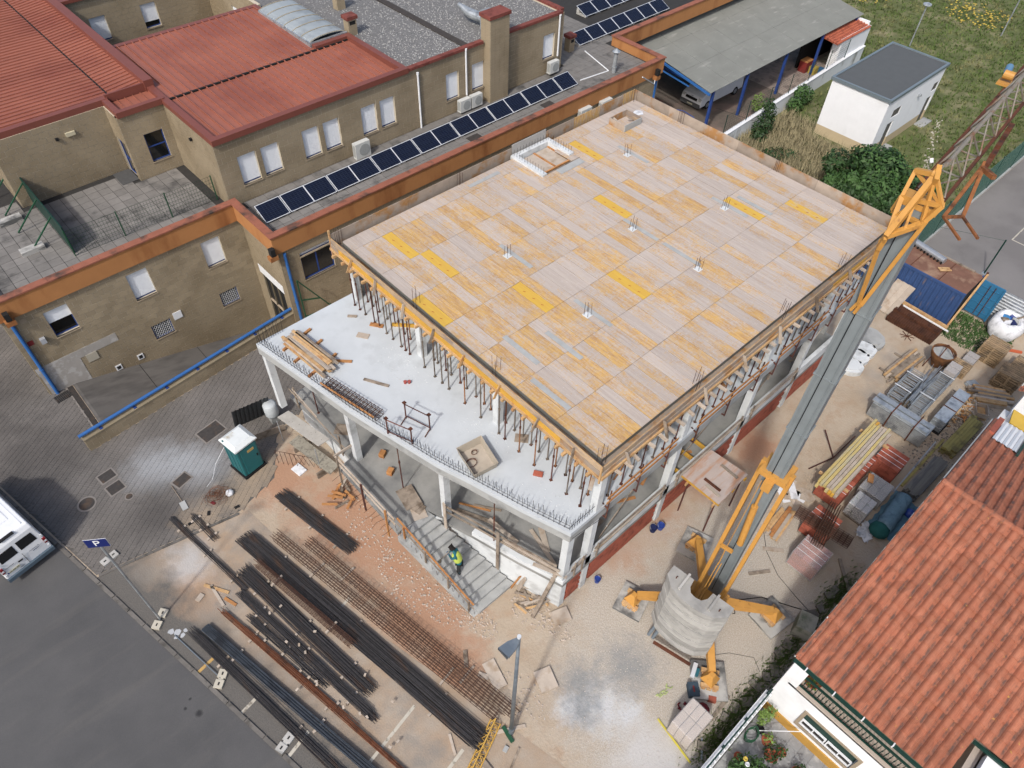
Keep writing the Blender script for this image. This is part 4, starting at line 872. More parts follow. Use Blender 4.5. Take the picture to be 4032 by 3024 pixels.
W2.bx('white_panel', white_paint, sc_, 30.0, 32.6, -.03, -.014, 1.95, 2.5)
w3h = [(12.8, 14.72, 2.72, 4.55)]
W3 = Wall(sc_, 'x', 29.4, -1, 11.7, 42.0, -2.5, 5.2, w3h)
W3.shutter(sc_, 12.8, 14.72, 4.3, 4.55, 1., .02); W3.glazed(sc_, 12.8, 14.72, 2.72, 4.3, (13.75,))
W3b = Wall(sc_, 'y', 42.0, 1, 29.41, 33.7, -.3, 5.2, ())
# orange parapets with coping
def run(pts, wd, closed=False):                                       # butt-jointed boxes along a polyline
    out = []
    for i, (p, q_) in enumerate(zip(pts, pts[1:])):
        p, q_ = Vector(p), Vector(q_); d = (q_-p).normalized(); p = p+d*(wd/2 if (i or closed) else -wd/2); q_ = q_+d*wd/2; n = Vector((-d.y, d.x))*wd/2
        xs = [p.x+n.x, p.x-n.x, q_.x+n.x, q_.x-n.x]; ys = [p.y+n.y, p.y-n.y, q_.y+n.y, q_.y-n.y]; out.append((min(xs), max(xs), min(ys), max(ys), abs(d.x) > .5))
    return out
def parapet(pts, z0=5.2, z1=6.22, wd=.3):
    b = MB()
    for r in run(pts, wd): b.box(*r[:4], z0, z1)
    b.build('parapet', orange_band, sc_)
    for x0, x1, y0, y1, hx in run(pts, .42):
        n = max(1, round(((x1-x0) if hx else (y1-y0))/1.2))
        for i in range(n):
            if hx: MB().box(lerp(x0, x1, i/n)+.004, lerp(x0, x1, (i+1)/n)-.004, y0, y1, z1+.01, z1+.09).build('coping_stone', coping_m, sc_)
            else: MB().box(x0, x1, lerp(y0, y1, i/n)+.004, lerp(y0, y1, (i+1)/n)-.004, z1+.01, z1+.09).build('coping_stone', coping_m, sc_)
parapet([(-.5, 46), (-.5, 33.25), (11.6, 33.25), (11.6, 29.4), (42.0, 29.4), (42.0, 33.75), (75, 33.75)])
for x, y, ax in ((-.1, 33.0, 0), (11.3, 29.25, 0), (41.3, 29.15, 0)):
    sp = MB().box(x-.22, x+.22, y-.22, y+.12, 5.05, 5.3).build('rain_hopper', orange_band, sc_); MB().box(x-.12, x+.12, y-.23, y+.05, 5.35, 5.75).build('scupper', dark_hole, sc_)
def pipe(x, y, z0, z1, m, r=.06, name='downpipe'): return MB().cyl((x, y, z0), (x, y, z1), r, 10).cyl((x, y, z0+1.8), (x, y, z0+1.87), r*1.25, 10).build(name, m, sc_)
pipe(-.13, 33.12, .0, 5.06, blue_paint, .085); pipe(11.95, 29.25, -.1, 5.06, blue_paint, .085); pipe(41.5, 29.2, 0, 5.06, blue_paint, .08)
pipe(27.0, 29.3, 0, 4.6, white_paint, .05)
# terrace roof of the low block: paving slabs
MB().prism([(-.35, 33.4), (11.75, 33.4), (11.75, 29.55), (41.85, 29.55), (41.85, 33.9), (60, 33.9), (60, 60), (-.35, 60)], 5.3, 5.58).build('low_roof', mat('roof_joint', L(62, 60, 58), .15, 3), sc_)
sl1 = MB().box(-.289, .289, -.289, .289, 0, .025).mesh('roof_slab', roof_slab); n = 0; rest = MB()
for i in range(0, 72):
    for j in range(0, 30):
        x = -.0+i*.6; y = 29.85+j*.6
        if x < 11.9 and (y < 33.7 or y > 41.5): continue
        if x > 11.9 and y > 33.7 and not (x > 36.9): continue
        if x > 11.2 and x < 12.1 and y > 33.4: continue
        if x > 41.6 and y < 34.1: continue
        if x > 48: continue
        if 8.9 < x < 11.8 and y > 39: continue
        if x > 3.3 and y > 40.6 and x < 12: continue
        if n < 280 and 1 < x < 20: piece('roof_slab', sl1, sc_, (x, y, 5.58+rnd.uniform(0, .006)), rnd.uniform(-.006, .006)); n += 1
        else: rest.box(x-.289, x+.289, y-.289, y+.289, 5.58, 5.604+rnd.uniform(0, .006))
rest.build('roof_slab_field', roof_slab, sc_, kind='stuff')
for a in (25.6, 31.8): MB().box(a, a+.9, 29.6, 31.0, 5.605, 5.625).build('expansion_cover', mat('dark_bitumen', L(74, 68, 64), .15, 3), sc_)
# upper storey walls
wu = [(12.65, 13.7, 6.5, 8.18), (13.98, 15.03, 6.52, 8.18), (16.47, 17.5, 6.5, 8.2), (17.8, 18.83, 6.5, 8.2), (20.3, 21.32, 6.5, 8.2), (21.6, 22.63, 6.5, 8.2), (26.47, 27.46, 6.5, 8.2), (28.53, 29.55, 6.5, 8.2), (34.7, 35.74, 6.6, 8.22)]
W4 = Wall(sc_, 'x', 33.8, -1, 11.6, 36.5, 5.58, 9.3, wu)
for h in wu: W4.shutter(sc_, *h)
W5 = Wall(sc_, 'y', 11.6, -1, 33.81, 39.2, 5.58, 9.3, ())
W6 = Wall(sc_, 'x', 39.2, -1, 9.1, 11.59, 5.58, 9.3, [(10.08, 11.13, 6.36, 8.0)]); W6.glazed(sc_, 10.08, 11.13, 6.36, 8.0, (), (7.2,))
W7 = Wall(sc_, 'y', 9.1, -1, 39.21, 40.8, 5.58, 9.3, [(39.5, 40.6, 5.6, 7.7)]); W7.glazed(sc_, 39.5, 40.6, 5.6, 7.7, (), (6.5,))
W8 = Wall(sc_, 'x', 40.8, -1, 3.4, 9.09, 5.58, 9.3, ())
W9 = Wall(sc_, 'y', 3.4, -1, 40.81, 62, 5.58, 9.3, ())
W10 = Wall(sc_, 'y', 36.5, 1, 33.81, 56, 5.58, 9.3, ())
W8.bx('emergency_light', mat('cream_lamp', L(216, 206, 172), .05, 4), sc_, 6.82, 7.3, -.12, -.014, 8.42, 8.62); W8.bx('camera', black_rub, sc_, 6.28, 6.42, -.15, -.014, 8.4, 8.53); W5.bx('camera', black_rub, sc_, 36.3, 36.45, -.15, -.014, 8.4, 8.53)
# courtyard beyond
W11 = Wall(sc_, 'x', 54.0, -1, 11.9, 21.5, 5.58, 9.6, [(13.3, 14.35, 6.85, 8.4), (16.7, 17.75, 6.85, 8.4)]); W11.shutter(sc_, 13.3, 14.35, 6.85, 8.4); W11.shutter(sc_, 16.7, 17.75, 6.85, 8.4, .8)
W12 = Wall(sc_, 'y', 21.5, -1, 46.6, 54.0, 5.58, 9.5, [(49.5, 50.6, 6.6, 8.3)]); W12.shutter(sc_, 49.5, 50.6, 6.6, 8.3, .6)
MB().box(12, 21.5, 53.8, 70, 9.6, 9.8).build('roof_slab_edge', red_trim, sc_); MB().box(21.72, 23.69, 46.71, 60, 9.0, 9.19).build('gravel_roof', gravel_roof, sc_)
# red roof over the corner block: pans with standing seams inside a flashing
def flash(pts, z0, z1, wd=.36, closed=False):
    for r in run(pts, wd, closed): MB().box(*r[:4], z0, z1).build('flashing', red_trim, sc_)
flash([(11.75, 33.8), (23.5, 33.8), (23.5, 39.4), (21.3, 39.4), (21.3, 46.55), (11.75, 46.55), (11.75, 33.8)], 9.25, 9.55, .36, True)
pan = MB().box(-.22, .22, -3.6, 3.6, 0, .03).box(.19, .24, -3.6, 3.6, .03, .12).mesh('roof_pan', red_roof)
pan2 = MB().box(-.22, .22, -2.6, 2.6, 0, .03).box(.19, .24, -2.6, 2.6, .03, .12).mesh('roof_pan', red_roof)
for i in range(26):
    x = 12.15+i*.44
    piece('roof_pan', pan2, sc_, (x, 36.55, 9.22), rot=(.022, 0, 0))
    if x < 21.2: piece('roof_pan', pan, sc_, (x, 42.85, 9.40), rot=(.022, 0, 0))
MB().box(12, 23.3, 33.9, 39.2, 9.0, 9.12).box(12, 21.2, 39.2, 46.4, 9.0, 9.12).build('roof_deck', red_trim, sc_)
gt = MB()
for i in range(26): gt.box(11.98+i*.44, 12.3+i*.44, 39.14, 39.26, 9.32, 9.40)
gt.build('seam_gap', dark_hole, sc_)
# small red roof over the door porch
flash([(9.3, 41.0), (9.3, 39.2), (11.6, 39.2)], 9.3, 9.6, .3); flash([(9.45, 41.0), (11.5, 41.0)], 9.31, 9.75, .12)
pan3 = MB().box(-.2, .2, -.8, .8, 0, .03).box(.18, .22, -.8, .8, .03, .08).mesh('roof_pan', red_roof)
for i in range(5): piece('roof_pan', pan3, sc_, (9.7+i*.42, 40.1, 9.28))
# big left roof: ribs run across, dark gutter along
flash([(3.4, 72), (3.4, 41.0), (9.3, 41.0)], 9.3, 9.62); flash([(11.75, 41.05), (11.75, 72)], 9.3, 9.9, .5)
panL = MB().box(-3.1, 3.1, -.19, .19, 0, .03).box(-3.1, 3.1, -.21, -.15, .03, .09).mesh('roof_pan', red_roof)
panR = MB().box(-.95, .95, -.19, .19, 0, .03).box(-.95, .95, -.21, -.15, .03, .09).mesh('roof_pan', red_roof)
for i in range(75):
    y = 41.35+i*.38; piece('roof_pan', panL, sc_, (6.6, y, 9.42), rot=(0, .012, 0)); piece('roof_pan', panR, sc_, (10.75, y, 9.50), rot=(0, -.10, 0))
MB().box(3.5, 11.6, 41.1, 70, 9.1, 9.25).build('roof_deck', red_trim, sc_); MB().box(9.68, 9.82, 41.1, 70, 9.36, 9.40).build('roof_gutter', dark_hole, sc_)
# gravel roof
MB().box(23.7, 36.4, 33.95, 60, 9.05, 9.25).build('gravel_roof', gravel_roof, sc_); MB().box(21.6, 23.69, 39.6, 46.7, 9.0, 9.19).build('gravel_roof', gravel_roof, sc_)
q = random.Random(55); gs = MB()
for _ in range(3200):
    x, y = q.uniform(23.8, 36.3), 34.1+abs(q.gauss(0, 7)); gs.stone((x, y, 9.25), q.choice((.03, .04, .05)), q)
gs.build('roof_gravel', mat('roof_gravel', L(176, 176, 174), .25, 6), sc_, kind='stuff')
MB().box(28.15, 28.6, 34.1, 56, 9.255, 9.33).build('roof_upstand', mat('dark_bitumen', (0, 0, 0)), sc_)
cop = mat('red_coping', L(146, 74, 62), .1, 3, L(120, 58, 48), 2, (.5, .62))
for i in range(26):
    x = 23.75+i*.49
    if 29.5 < x < 31.1: continue
    MB().box(x-.24, x+.24, 33.66, 34.0, 9.3, 9.46).build('coping_stone', cop, sc_)
for i in range(24): MB().box(36.32, 36.66, 34.0+i*.5, 34.48+i*.5, 9.3, 9.46).build('coping_stone', cop, sc_)
def chimney(x0, x1, y0, y1, z0, z1, hole=True):
    c = MB().box(x0, x1, y0, y1, z0, z1).build('chimney', school_grout, sc_); tf = MB(); z = z0
    while z < z1-.05:
        n = max(2, round((x1-x0)/.4)); m_ = max(1, round((y1-y0)/.4))
        for i in range(n): tf.box(x0+(x1-x0)*i/n+.006, x0+(x1-x0)*(i+1)/n-.006, y0-.012, y0, z+.006, min(z1, z+.3)-.006)
        for i in range(m_): tf.box(x0-.012, x0, y0+(y1-y0)*i/m_+.006, y0+(y1-y0)*(i+1)/m_-.006, z+.006, min(z1, z+.3)-.006)
        z += .3
    tf.build('tile_field', school_wall, c, kind='stuff'); MB().box(x0-.08, x1+.08, y0-.08, y1+.08, z1, z1+.2).build('chimney_cap', cop, c)
    if hole: MB().box(x0+.1, x1-.1, y0-.02, y0-.014, z1-.3, z1-.1).build('smoke_slot', dark_hole, c)
chimney(29.55, 31.1, 33.25, 34.1, 5.58, 10.75, False); chimney(23.75, 24.35, 39.6, 40.1, 9.25, 10.2); chimney(25.3, 25.9, 43.2, 43.7, 9.25, 10.2); chimney(38.6, 39.1, 35.0, 35.5, 5.6, 6.55)
dc = MB().cyl((30.9, 35.4, 9.8), (30.7, 36.5, 9.85), .3, 14).build('vent_duct', galv, sc_)
MB().box(30.6, 31.3, 34.7, 35.4, 9.25, 10.4).build('fan_box', mat('fan_grey', L(150, 158, 164), .06, 3), dc); MB().cyl((30.7, 36.5, 9.85), (30.55, 37.4, 10.15), .3, 14, .12).build('duct_hood', galv, dc)
# polycarbonate skylight
sk = MB()
for i in range(8):
    a0, a1 = math.pi*i/8, math.pi*(i+1)/8; f = lambda a: (22.32-1.25*math.cos(a), 9.55+.24*math.sin(a))
    sk.raw([(f(a)[0], y, f(a)[1]) for y in (39.7, 45.6) for a in (a0, a1)], [(0, 1, 3, 2)])
sk = sk.build('skylight', mat('polycarbonate', L(172, 182, 186), .05, 2, L(152, 160, 164), .8, (.5, .65), rough=.5, spec=.5), sc_, smooth=True)
for i in range(7):
    y = 39.75+i*.97; MB().tube([(22.32-1.27*math.cos(math.pi*k/8), y, 9.55+.26*math.sin(math.pi*k/8)) for k in range(9)], .025, 4).build('skylight_rib', mat('rib_cream', L(176, 164, 138), .1, 3), sk)
MB().box(21.02, 23.6, 39.6, 39.7, 9.2, 9.62).box(21.02, 21.1, 39.7, 45.6, 9.2, 9.62).build('skylight_kerb', galv, sk)
# white vent pipes on the wall
for x, z0, z1 in ((24.33, 5.6, 8.95), (27.98, 6.5, 9.3), (36.0, 6.6, 9.2)): MB().cyl((x, 33.68, z0), (x, 33.68, z1), .06, 8).cyl((x, 33.68, z1), (x, 33.68, z1+.12), .085, 8).build('vent_pipe', white_paint, sc_)
for x in (36.75, 36.95): MB().cyl((x, 34.3, 5.6), (x, 34.3, 9.0), .05, 8).build('vent_pipe', white_paint, sc_)
fl_ = thing('metal_flue', 'shiny metal flue with a conical cap on the low roof corner', 'flue', (38.83, 30.94, 5.6), local=True)
MB().cyl((0, 0, 0), (0, 0, 1.35), .14, 12).build('tube', galv, fl_); MB().cyl((0, 0, .35), (0, 0, .42), .17, 12).build('ring', galv, fl_); MB().cyl((0, 0, 1.45), (0, 0, 1.65), .28, 12, .03).build('cap', galv, fl_); MB().cyl((0, 0, 1.35), (0, 0, 1.46), .1, 8).build('neck', black_rub, fl_)
cab = MB().tube([(36.2, 31.6, 5.63), (38.7, 31.3, 5.63), (39.6, 34.4, 5.63)], .04, 6); cab.build('conduit', white_paint, label='white conduit running across the low roof to the far solar panels', cat='conduit')
# ---------------------------------------------------------------- solar panels
cell_m = NT('solar_cells'); br = cell_m.n('ShaderNodeTexBrick'); tcn = cell_m.n('ShaderNodeTexCoord'); cell_m.l(tcn.outputs['Object'], br.inputs[0])
br.offset = 0; br.inputs['Color1'].default_value = (.004, .006, .016, 1); br.inputs['Color2'].default_value = (.005, .008, .022, 1); br.inputs['Mortar'].default_value = (.04, .05, .07, 1)
br.inputs['Scale'].default_value = 1; br.inputs['Brick Width'].default_value = .19; br.inputs['Row Height'].default_value = .1; br.inputs['Mortar Size'].default_value = .004
cell_m = cell_m.out(br.outputs[0], .25, 0, .2)
alu = mat('aluminium', L(216, 220, 224, .9), .05, 4, rough=.4, metal=.3)
def solar_proto(w_, d_):
    th = thing('solar_panel', 'x', 'solar panel', local=True); c = math.cos(.42); s_ = math.sin(.42)
    m = Matrix.Rotation(.42, 4, 'X')
    def tb(x0, x1, y0, y1, z0, z1):
        b = MB().box(x0, x1, y0, y1, z0, z1); b.v = [tuple(m @ Vector(v)+Vector((0, 0, .14))) for v in b.v]; return b
    f = tb(-w_/2, w_/2, 0, d_, -.03, 0).build('frame', alu, th)
    tb(-w_/2+.035, w_/2-.035, .035, d_-.035, .001, .004).build('cells', cell_m, th)
    MB().box(-w_/2+.05, -w_/2+.3, .05, d_*c, 0, .1).box(w_/2-.3, w_/2-.05, .05, d_*c, 0, .1).box(-w_/2+.05, -w_/2+.3, d_*c-.25, d_*c, .1, .45).box(w_/2-.3, w_/2-.05, d_*c-.25, d_*c, .1, .45).build('ballast_block', conc_old, th)
    return th
sp = solar_proto(1.43, 1.15); NSP = 16; SL = [12.95+i*(22.6/15.5)+(0.03 if i % 2 else 0) for i in range(NSP)]
for i, x in enumerate(SL):
    lab = f'{ORD[i]} dark blue solar panel from the left in the long row under the school windows'
    o = copy_tree(sp, (x, 31.2, 5.6), 0, lab) if i else sp
    if not i: o.location = (x, 31.2, 5.6); o['label'] = lab
    o['group'] = 'solar panels in the long roof row'
for i in range(7):
    o = copy_tree(sp, (40.5+i*1.45, 35.1, 5.6), 0, f'{ORD[i]} solar panel from the left in the far roof row behind the carport'); o['group'] = 'solar panels in the far roof row'
for i in range(4):
    o = copy_tree(sp, (44.4+i*1.45, 38.2, 5.6), 0, f'{ORD[i]} solar panel from the left in the farthest roof row'); o['group'] = 'solar panels in the farthest roof row'
o = copy_tree(sp, (29.6, 43.5, 9.25), .0, 'dark solar panel on the gravel roof at the top edge'); o['group'] = 'solar panels on the gravel roof'
o = copy_tree(sp, (31.1, 43.6, 9.25), .0, 'second dark solar panel on the gravel roof at the top edge'); o['group'] = 'solar panels on the gravel roof'
# air conditioners
def ac(x, y, z, lab, w_=.85, h=.75, legs=False):
    th = thing('air_conditioner', lab, 'air conditioner', (x, y, z), local=True, group='outdoor air conditioner units')
    MB().box(-w_/2, w_/2, -.16, .16, .0, h).build('casing', mat('ac_white', L(206, 208, 204, .75), .04, 4), th)
    MB().cyl((w_*.1, -.162, h*.5), (w_*.1, -.175, h*.5), min(h, w_)*.38, 16).build('fan_grille', mat('ac_grille', L(176, 180, 178), .08, 10), th)
    MB().box(-w_/2-.01, -w_/2+.0, -.12, .12, h*.15, h*.9).build('side_grille', mat('ac_grille', (0, 0, 0)), th)
    MB().box(-w_/2+.05, -w_/2+.1, -.1, .3, -.05, 0).box(w_/2-.1, w_/2-.05, -.1, .3, -.05, 0).build('bracket', galv, th)
    return th
ac(19.75, 33.35, 5.62, 'large white air conditioner unit behind the solar panels on the left', 1.0, .95)
ac(27.53, 33.4, 5.75, 'left of the two white air conditioner units under the paired windows'); ac(28.48, 33.4, 5.75, 'right of the two white air conditioner units under the paired windows'); ac(35.35, 33.4, 5.8, 'white air conditioner unit under the farthest school window')
ac(34.1, 29.1, 4.5, 'white air conditioner unit below the orange band behind the deck', 1.0, .9); ac(36.1, 29.1, 4.4, 'farther white air conditioner unit below the orange band behind the deck', 1.0, .9)
# roof fences and ballast
def mesh_fence(name, lab, pts, z0, h, m, step=.2, wire=.008, posts=True):
    th = thing(name, lab, 'fence', (pts[0][0], pts[0][1], z0))
    for (xa, ya), (xb, yb) in zip(pts, pts[1:]):
        a, b = Vector((xa, ya, z0)), Vector((xb, yb, z0)); L_ = (b-a).length; n = int(L_/step); mb = MB()
        for i in range(n+1): p = a.lerp(b, i/n); mb.bar(p+Vector((0, 0, .05)), p+Vector((0, 0, h)), wire)
        for k in range(int(h/.2)+1): mb.bar(a+Vector((0, 0, .05+k*.2)), b+Vector((0, 0, .05+k*.2)), wire)
        mb.build('wire_mesh', m, th, kind='stuff')
        if posts:
            k = max(1, round(L_/2.7))
            for i in range(k+1): p = a.lerp(b, i/k); MB().bar(p, p+Vector((0, 0, h+.05)), .05).build('post', green_paint, th)
    return th
gm = mat('fence_wire', L(52, 74, 58), .1, 5)
mesh_fence('mesh_fence', 'dark wire mesh fence with green posts along the roof terrace parapet', [(3.9, 35.1), (11.4, 34.9)], 5.6, 1.45, gm, .15, .01)
gf = thing('screen_fence', 'solid green screen fence with raking struts on the roof terrace', 'fence', (3.95, 39, 5.6))
for i in range(5): MB().box(3.92, 3.98, 35.3+i*1.55, 36.83+i*1.55, 5.65, 7.2).build('panel', green_dark, gf)
for i in range(4): y = 36.8+i*1.9; MB().bar((3.95, y, 7.0), (2.45, y, 5.65), .06).build('strut', green_paint, gf)
for i, y in enumerate((36.8, 39.9)): MB().box(1.95, 3.05, y-.22, y+.22, 5.6, 5.85).build('concrete_block', conc_old, label=('concrete ballast block nearer the parapet on the roof terrace', 'concrete ballast block nearer the school wall on the roof terrace')[i], cat='block')
MB().box(8.15, 9.1, 39.4, 40.75, 5.605, 5.63).build('door_mat', mat('mat_grey', L(92, 92, 92), .1, 6), label='dark grey mat in front of the roof terrace door', cat='mat')
# green frame leaning by the school corner
gfr = thing('leaning_gate', 'green wire gate panel leaning by the school corner behind the terrace', 'gate', (12.3, 28.6, 0))
for p, q_ in (((12.0, 28.7, 1.0), (12.0, 28.7, 3.6)), ((12.0, 28.7, 3.6), (13.6, 28.5, .9)), ((12.0, 28.7, 1.0), (13.6, 28.5, .9)), ((12.0, 28.7, 2.2), (13.0, 28.55, 1.9))): MB().bar(p, q_, .06).build('rail', green_paint, gfr)
for x in (12.0, 13.6): MB().bar((x, 28.7, 0), (x, 28.7, 1.0), .06).build('post', green_paint, gfr)
# ================================================================ carport, hut, boundary wall, meadow things
cp = thing('carport', 'large grey sheet-roofed carport on blue posts', 'carport', (56, 31, 0))
cpr = mat('fibre_cement', L(146, 148, 140), .09, .7, L(170, 170, 162), 1.6, (.58, .7), rot=.2, rough=.9, st2=(.4, 2, 1))
CZ = lambda y: 3.5+(y-27.0)*.16
for i in range(9):
    for j in range(3):
        xa, xb = 45.35+i*2.4, 45.35+(i+1)*2.4-.02; ya, yb = 27.0+j*2.9, 27.0+(j+1)*2.9+.06; dz = -.015*(2-j)+.0
        MB().raw([(x, y, CZ(y)+z+j*.018) for z in (0, .03) for x, y in ((xa, ya), (xb, ya), (xb, yb), (xa, yb))], [(3, 2, 1, 0), (4, 5, 6, 7), (0, 1, 5, 4), (1, 2, 6, 5), (2, 3, 7, 6), (3, 0, 4, 7)]).build('roof_sheet', cpr, cp)
MB().bar((45.3, 27.0, 3.38), (45.3, 35.5, CZ(35.5)-.12), .12, .14).build('rafter', blue_paint, cp); MB().bar((45.3, 28.9, 3.3), (45.3, 35.5, 3.9), .08).build('rafter', blue_paint, cp); MB().bar((45.3, 34.0, 3.75), (45.3, 34.0, CZ(34)-.15), .06).build('rafter', blue_paint, cp)
for i, x in enumerate((46.0, 50.3, 55.6, 60.9, 66.2)):
    MB().box(x-.09, x+.09, 27.1, 27.28, 0, 3.4).build('post', blue_dark, cp); MB().box(x-.06, x+.06, 27.3, 35.6, 3.28, 3.42).build('rafter', blue_dark, cp); MB().box(x-.09, x+.09, 35.3, 35.48, 0, 4.6).build('post', blue_dark, cp)
# boundary wall
bw = thing('boundary_wall', 'white rendered boundary wall between carport yard and meadow', 'wall', (54, 25.6, 0))
MB().raw([(x, y+o, z) for z in (-.3, 1.3) for x, y, o in ((44.6, 24.75, 0), (66.5, 25.75, 0), (66.5, 25.75, .22), (44.6, 24.75, .22))], [(3, 2, 1, 0), (4, 5, 6, 7), (0, 1, 5, 4), (1, 2, 6, 5), (2, 3, 7, 6), (3, 0, 4, 7)]).build('render', mat('stained_white', L(226, 230, 232, .8), .04, 2, L(160, 160, 150), .9, (.56, .72), st2=(1, 1, .4)), bw)
MB().raw([(x, y+o, z) for z in (1.3, 1.36) for x, y, o in ((44.55, 24.7, 0), (66.55, 25.7, 0), (66.55, 25.7, .32), (44.55, 24.7, .32))], [(3, 2, 1, 0), (4, 5, 6, 7), (0, 1, 5, 4), (1, 2, 6, 5), (2, 3, 7, 6), (3, 0, 4, 7)]).build('coping', white_wall, bw)
wf = thing('wire_fence', 'thin green wire fence on the white boundary wall', 'fence', (54, 25.6, 1.36))
for i in range(7):
    t_ = i/6*.86; x, y = lerp(44.8, 66, t_), lerp(24.9, 25.86, t_); MB().cyl((x, y, 1.36), (x, y, 2.9), .03, 6).build('post', green_dark, wf)
b = MB()
for k in range(7): b.bar((44.8, 24.9, 1.5+k*.22), (63, 25.72, 1.5+k*.22), .008)
for i in range(60): t_ = i/60*.86; b.bar((lerp(44.8, 66, t_), lerp(24.9, 25.86, t_), 1.4), (lerp(44.8, 66, t_), lerp(24.9, 25.86, t_), 2.85), .006)
b.build('wires', gm, wf, kind='stuff')
lowp = thing('low_wall', 'crumbling low brick wall end beyond the far deck corner', 'wall', (41, 24.5, 0))
MB().box(36, 44.5, 24.3, 24.5, 0, .5).build('core', mat('mortar', (0, 0, 0)), lowp)
for i in range(28): MB().box(36+i*.303, 36.29+i*.303, 24.27, 24.53, .5, .6).build('brick', mat('pale_brick', L(170, 142, 128), .15, 4), lowp)
# tiled shed with play things
shd = thing('shed', 'small white shed with an orange tile roof under the carport end', 'shed', (64, 27, 0))
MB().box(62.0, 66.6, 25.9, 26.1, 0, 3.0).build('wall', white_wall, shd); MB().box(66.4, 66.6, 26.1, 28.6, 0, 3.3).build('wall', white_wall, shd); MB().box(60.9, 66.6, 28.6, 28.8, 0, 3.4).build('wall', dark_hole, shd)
MB().box(61.95, 62.1, 25.95, 26.6, 0, 2.8).build('pillar', white_wall, shd)
tl = mat('shed_tile', L(204, 104, 66), .14, 4, L(160, 78, 52), 3, (.5, .62)); me = MB()
for k in range(5): a0, a1 = math.pi*k/4, math.pi*(k+1)/4
me = MB()
for k in range(4):
    a0, a1 = math.pi*k/4, math.pi*(k+1)/4
    me.raw([(y_, -.13*math.cos(a), .09*math.sin(a)) for y_ in (0, .62) for a in (a0, a1)], [(0, 1, 3, 2)])
me = me.box(0, .62, -.13, .13, -.02, .0).mesh('roof_tile', tl)
for i in range(9):
    for j in range(10): piece('roof_tile', me, shd, (61.0+i*.6, 25.95+j*.27, 2.95+.03*j+.0*i), rot=(0.1, -.03, 0))
toy = thing('play_kitchen', 'red and yellow toy shelf unit inside the open shed', 'toy', (61.5, 27.4, 0))
MB().box(60.6, 61.6, 27.6, 28.3, .0, .9).build('red_box', mat('toy_red', L(150, 44, 38), .1, 4), toy); MB().box(60.9, 61.5, 26.9, 27.5, 0, .6).build('yellow_box', mat('toy_yellow', L(190, 166, 50), .1, 4), toy); MB().box(61.55, 61.95, 26.5, 27.0, 0, .45).build('blue_box', mat('toy_blue', L(46, 104, 150), .1, 4), toy); MB().box(60.6, 61.6, 27.59, 28.3, .9, .96).build('shelf', wood_orange, toy)
# sprinter-like van under the carport (nose towards the camera)
def van(name, lab, loc, rz, W_, L_, H_, body_m, front=True):
    th = thing(name, lab, 'van', loc, local=True, rz=rz)
    # side profile (x forward, z up), nose at +x
    if front: prof = [(-L_/2, .35), (-L_/2, H_-.12), (-L_/2+.15, H_), (L_/2-2.0, H_), (L_/2-1.5, H_-.25), (L_/2-.95, 1.42), (L_/2-.25, 1.12), (L_/2-.06, .9), (L_/2, .55), (L_/2-.05, .35)]
    else: prof = [(-L_/2+.0, .45), (-L_/2+.02, 1.1), (-L_/2+.16, H_-.25), (-L_/2+.3, H_-.03), (-L_/2+.6, H_), (L_/2-2.0, H_), (L_/2-1.3, H_-.5), (L_/2-.9, 1.4), (L_/2-.1, 1.05), (L_/2, .5)]
    b = MB(); n = len(prof); ins = lambda z: W_/2-(.10*max(0, (z-1.1)/(H_-1.1)))
    for sgn in (1, -1): b.v += [(x, sgn*ins(z), z) for x, z in prof]
    for i in range(n): j = (i+1) % n; b.f.append((i, j, n+j, n+i))
    b.f.append(tuple(range(n))[::-1]); b.f.append(tuple(range(n, 2*n)))
    bo_ = b.build('body', body_m, th)
    m2 = bo_.modifiers.new('bev', 'BEVEL'); m2.width = .06; m2.segments = 3; m2.limit_method = 'ANGLE'
    for x in (-L_/2+.95, L_/2-1.0):
        for sgn in (1, -1):
            wq = MB().cyl((x, sgn*(W_/2-.22), .34), (x, sgn*(W_/2+.005), .34), .34, 18).build('wheel', black_rub, th); MB().cyl((x, sgn*(W_/2+.004), .34), (x, sgn*(W_/2+.012), .34), .2, 12).build('rim', galv, wq)
    return th
v1 = van('parked_van', 'white delivery van parked nose-out under the grey carport', (51.0, 30.3, 0), math.radians(180-1), 1.95, 5.6, 2.4, white_paint)
MB().box(2.72, 2.84, -.95, .95, .3, .62).build('bumper', mat('bumper_grey', L(92, 94, 96), .08, 4), v1)
MB().ob((2.72, 0, .86), (.1, 1.1, .2), 0, 0, -.5).build('grille', black_rub, v1); MB().box(2.845, 2.855, -.26, .26, .4, .5).build('number_plate', mat('plate', L(224, 220, 190), .03, 4), v1)
for s_ in (1, -1): MB().ob((2.66, s_*.78, .92), (.16, .32, .2), s_*-.3, 0, -.4).build('headlight', mat('headlight', L(206, 208, 204), .05, 5, rough=.2), v1)
MB().ob((1.62, 0, 1.78), (.03, 1.6, .8), 0, 0, -.86).build('windscreen', glass_d, v1)
MB().lathe((2.62, 0, 1.02), [(.1, 0), (.1, .015), (.03, .02)], 10).build('badge', galv, v1)
MB().box(2.0, 2.06, -.5, .5, 1.28, 1.3).build('bonnet_vent', black_rub, v1)
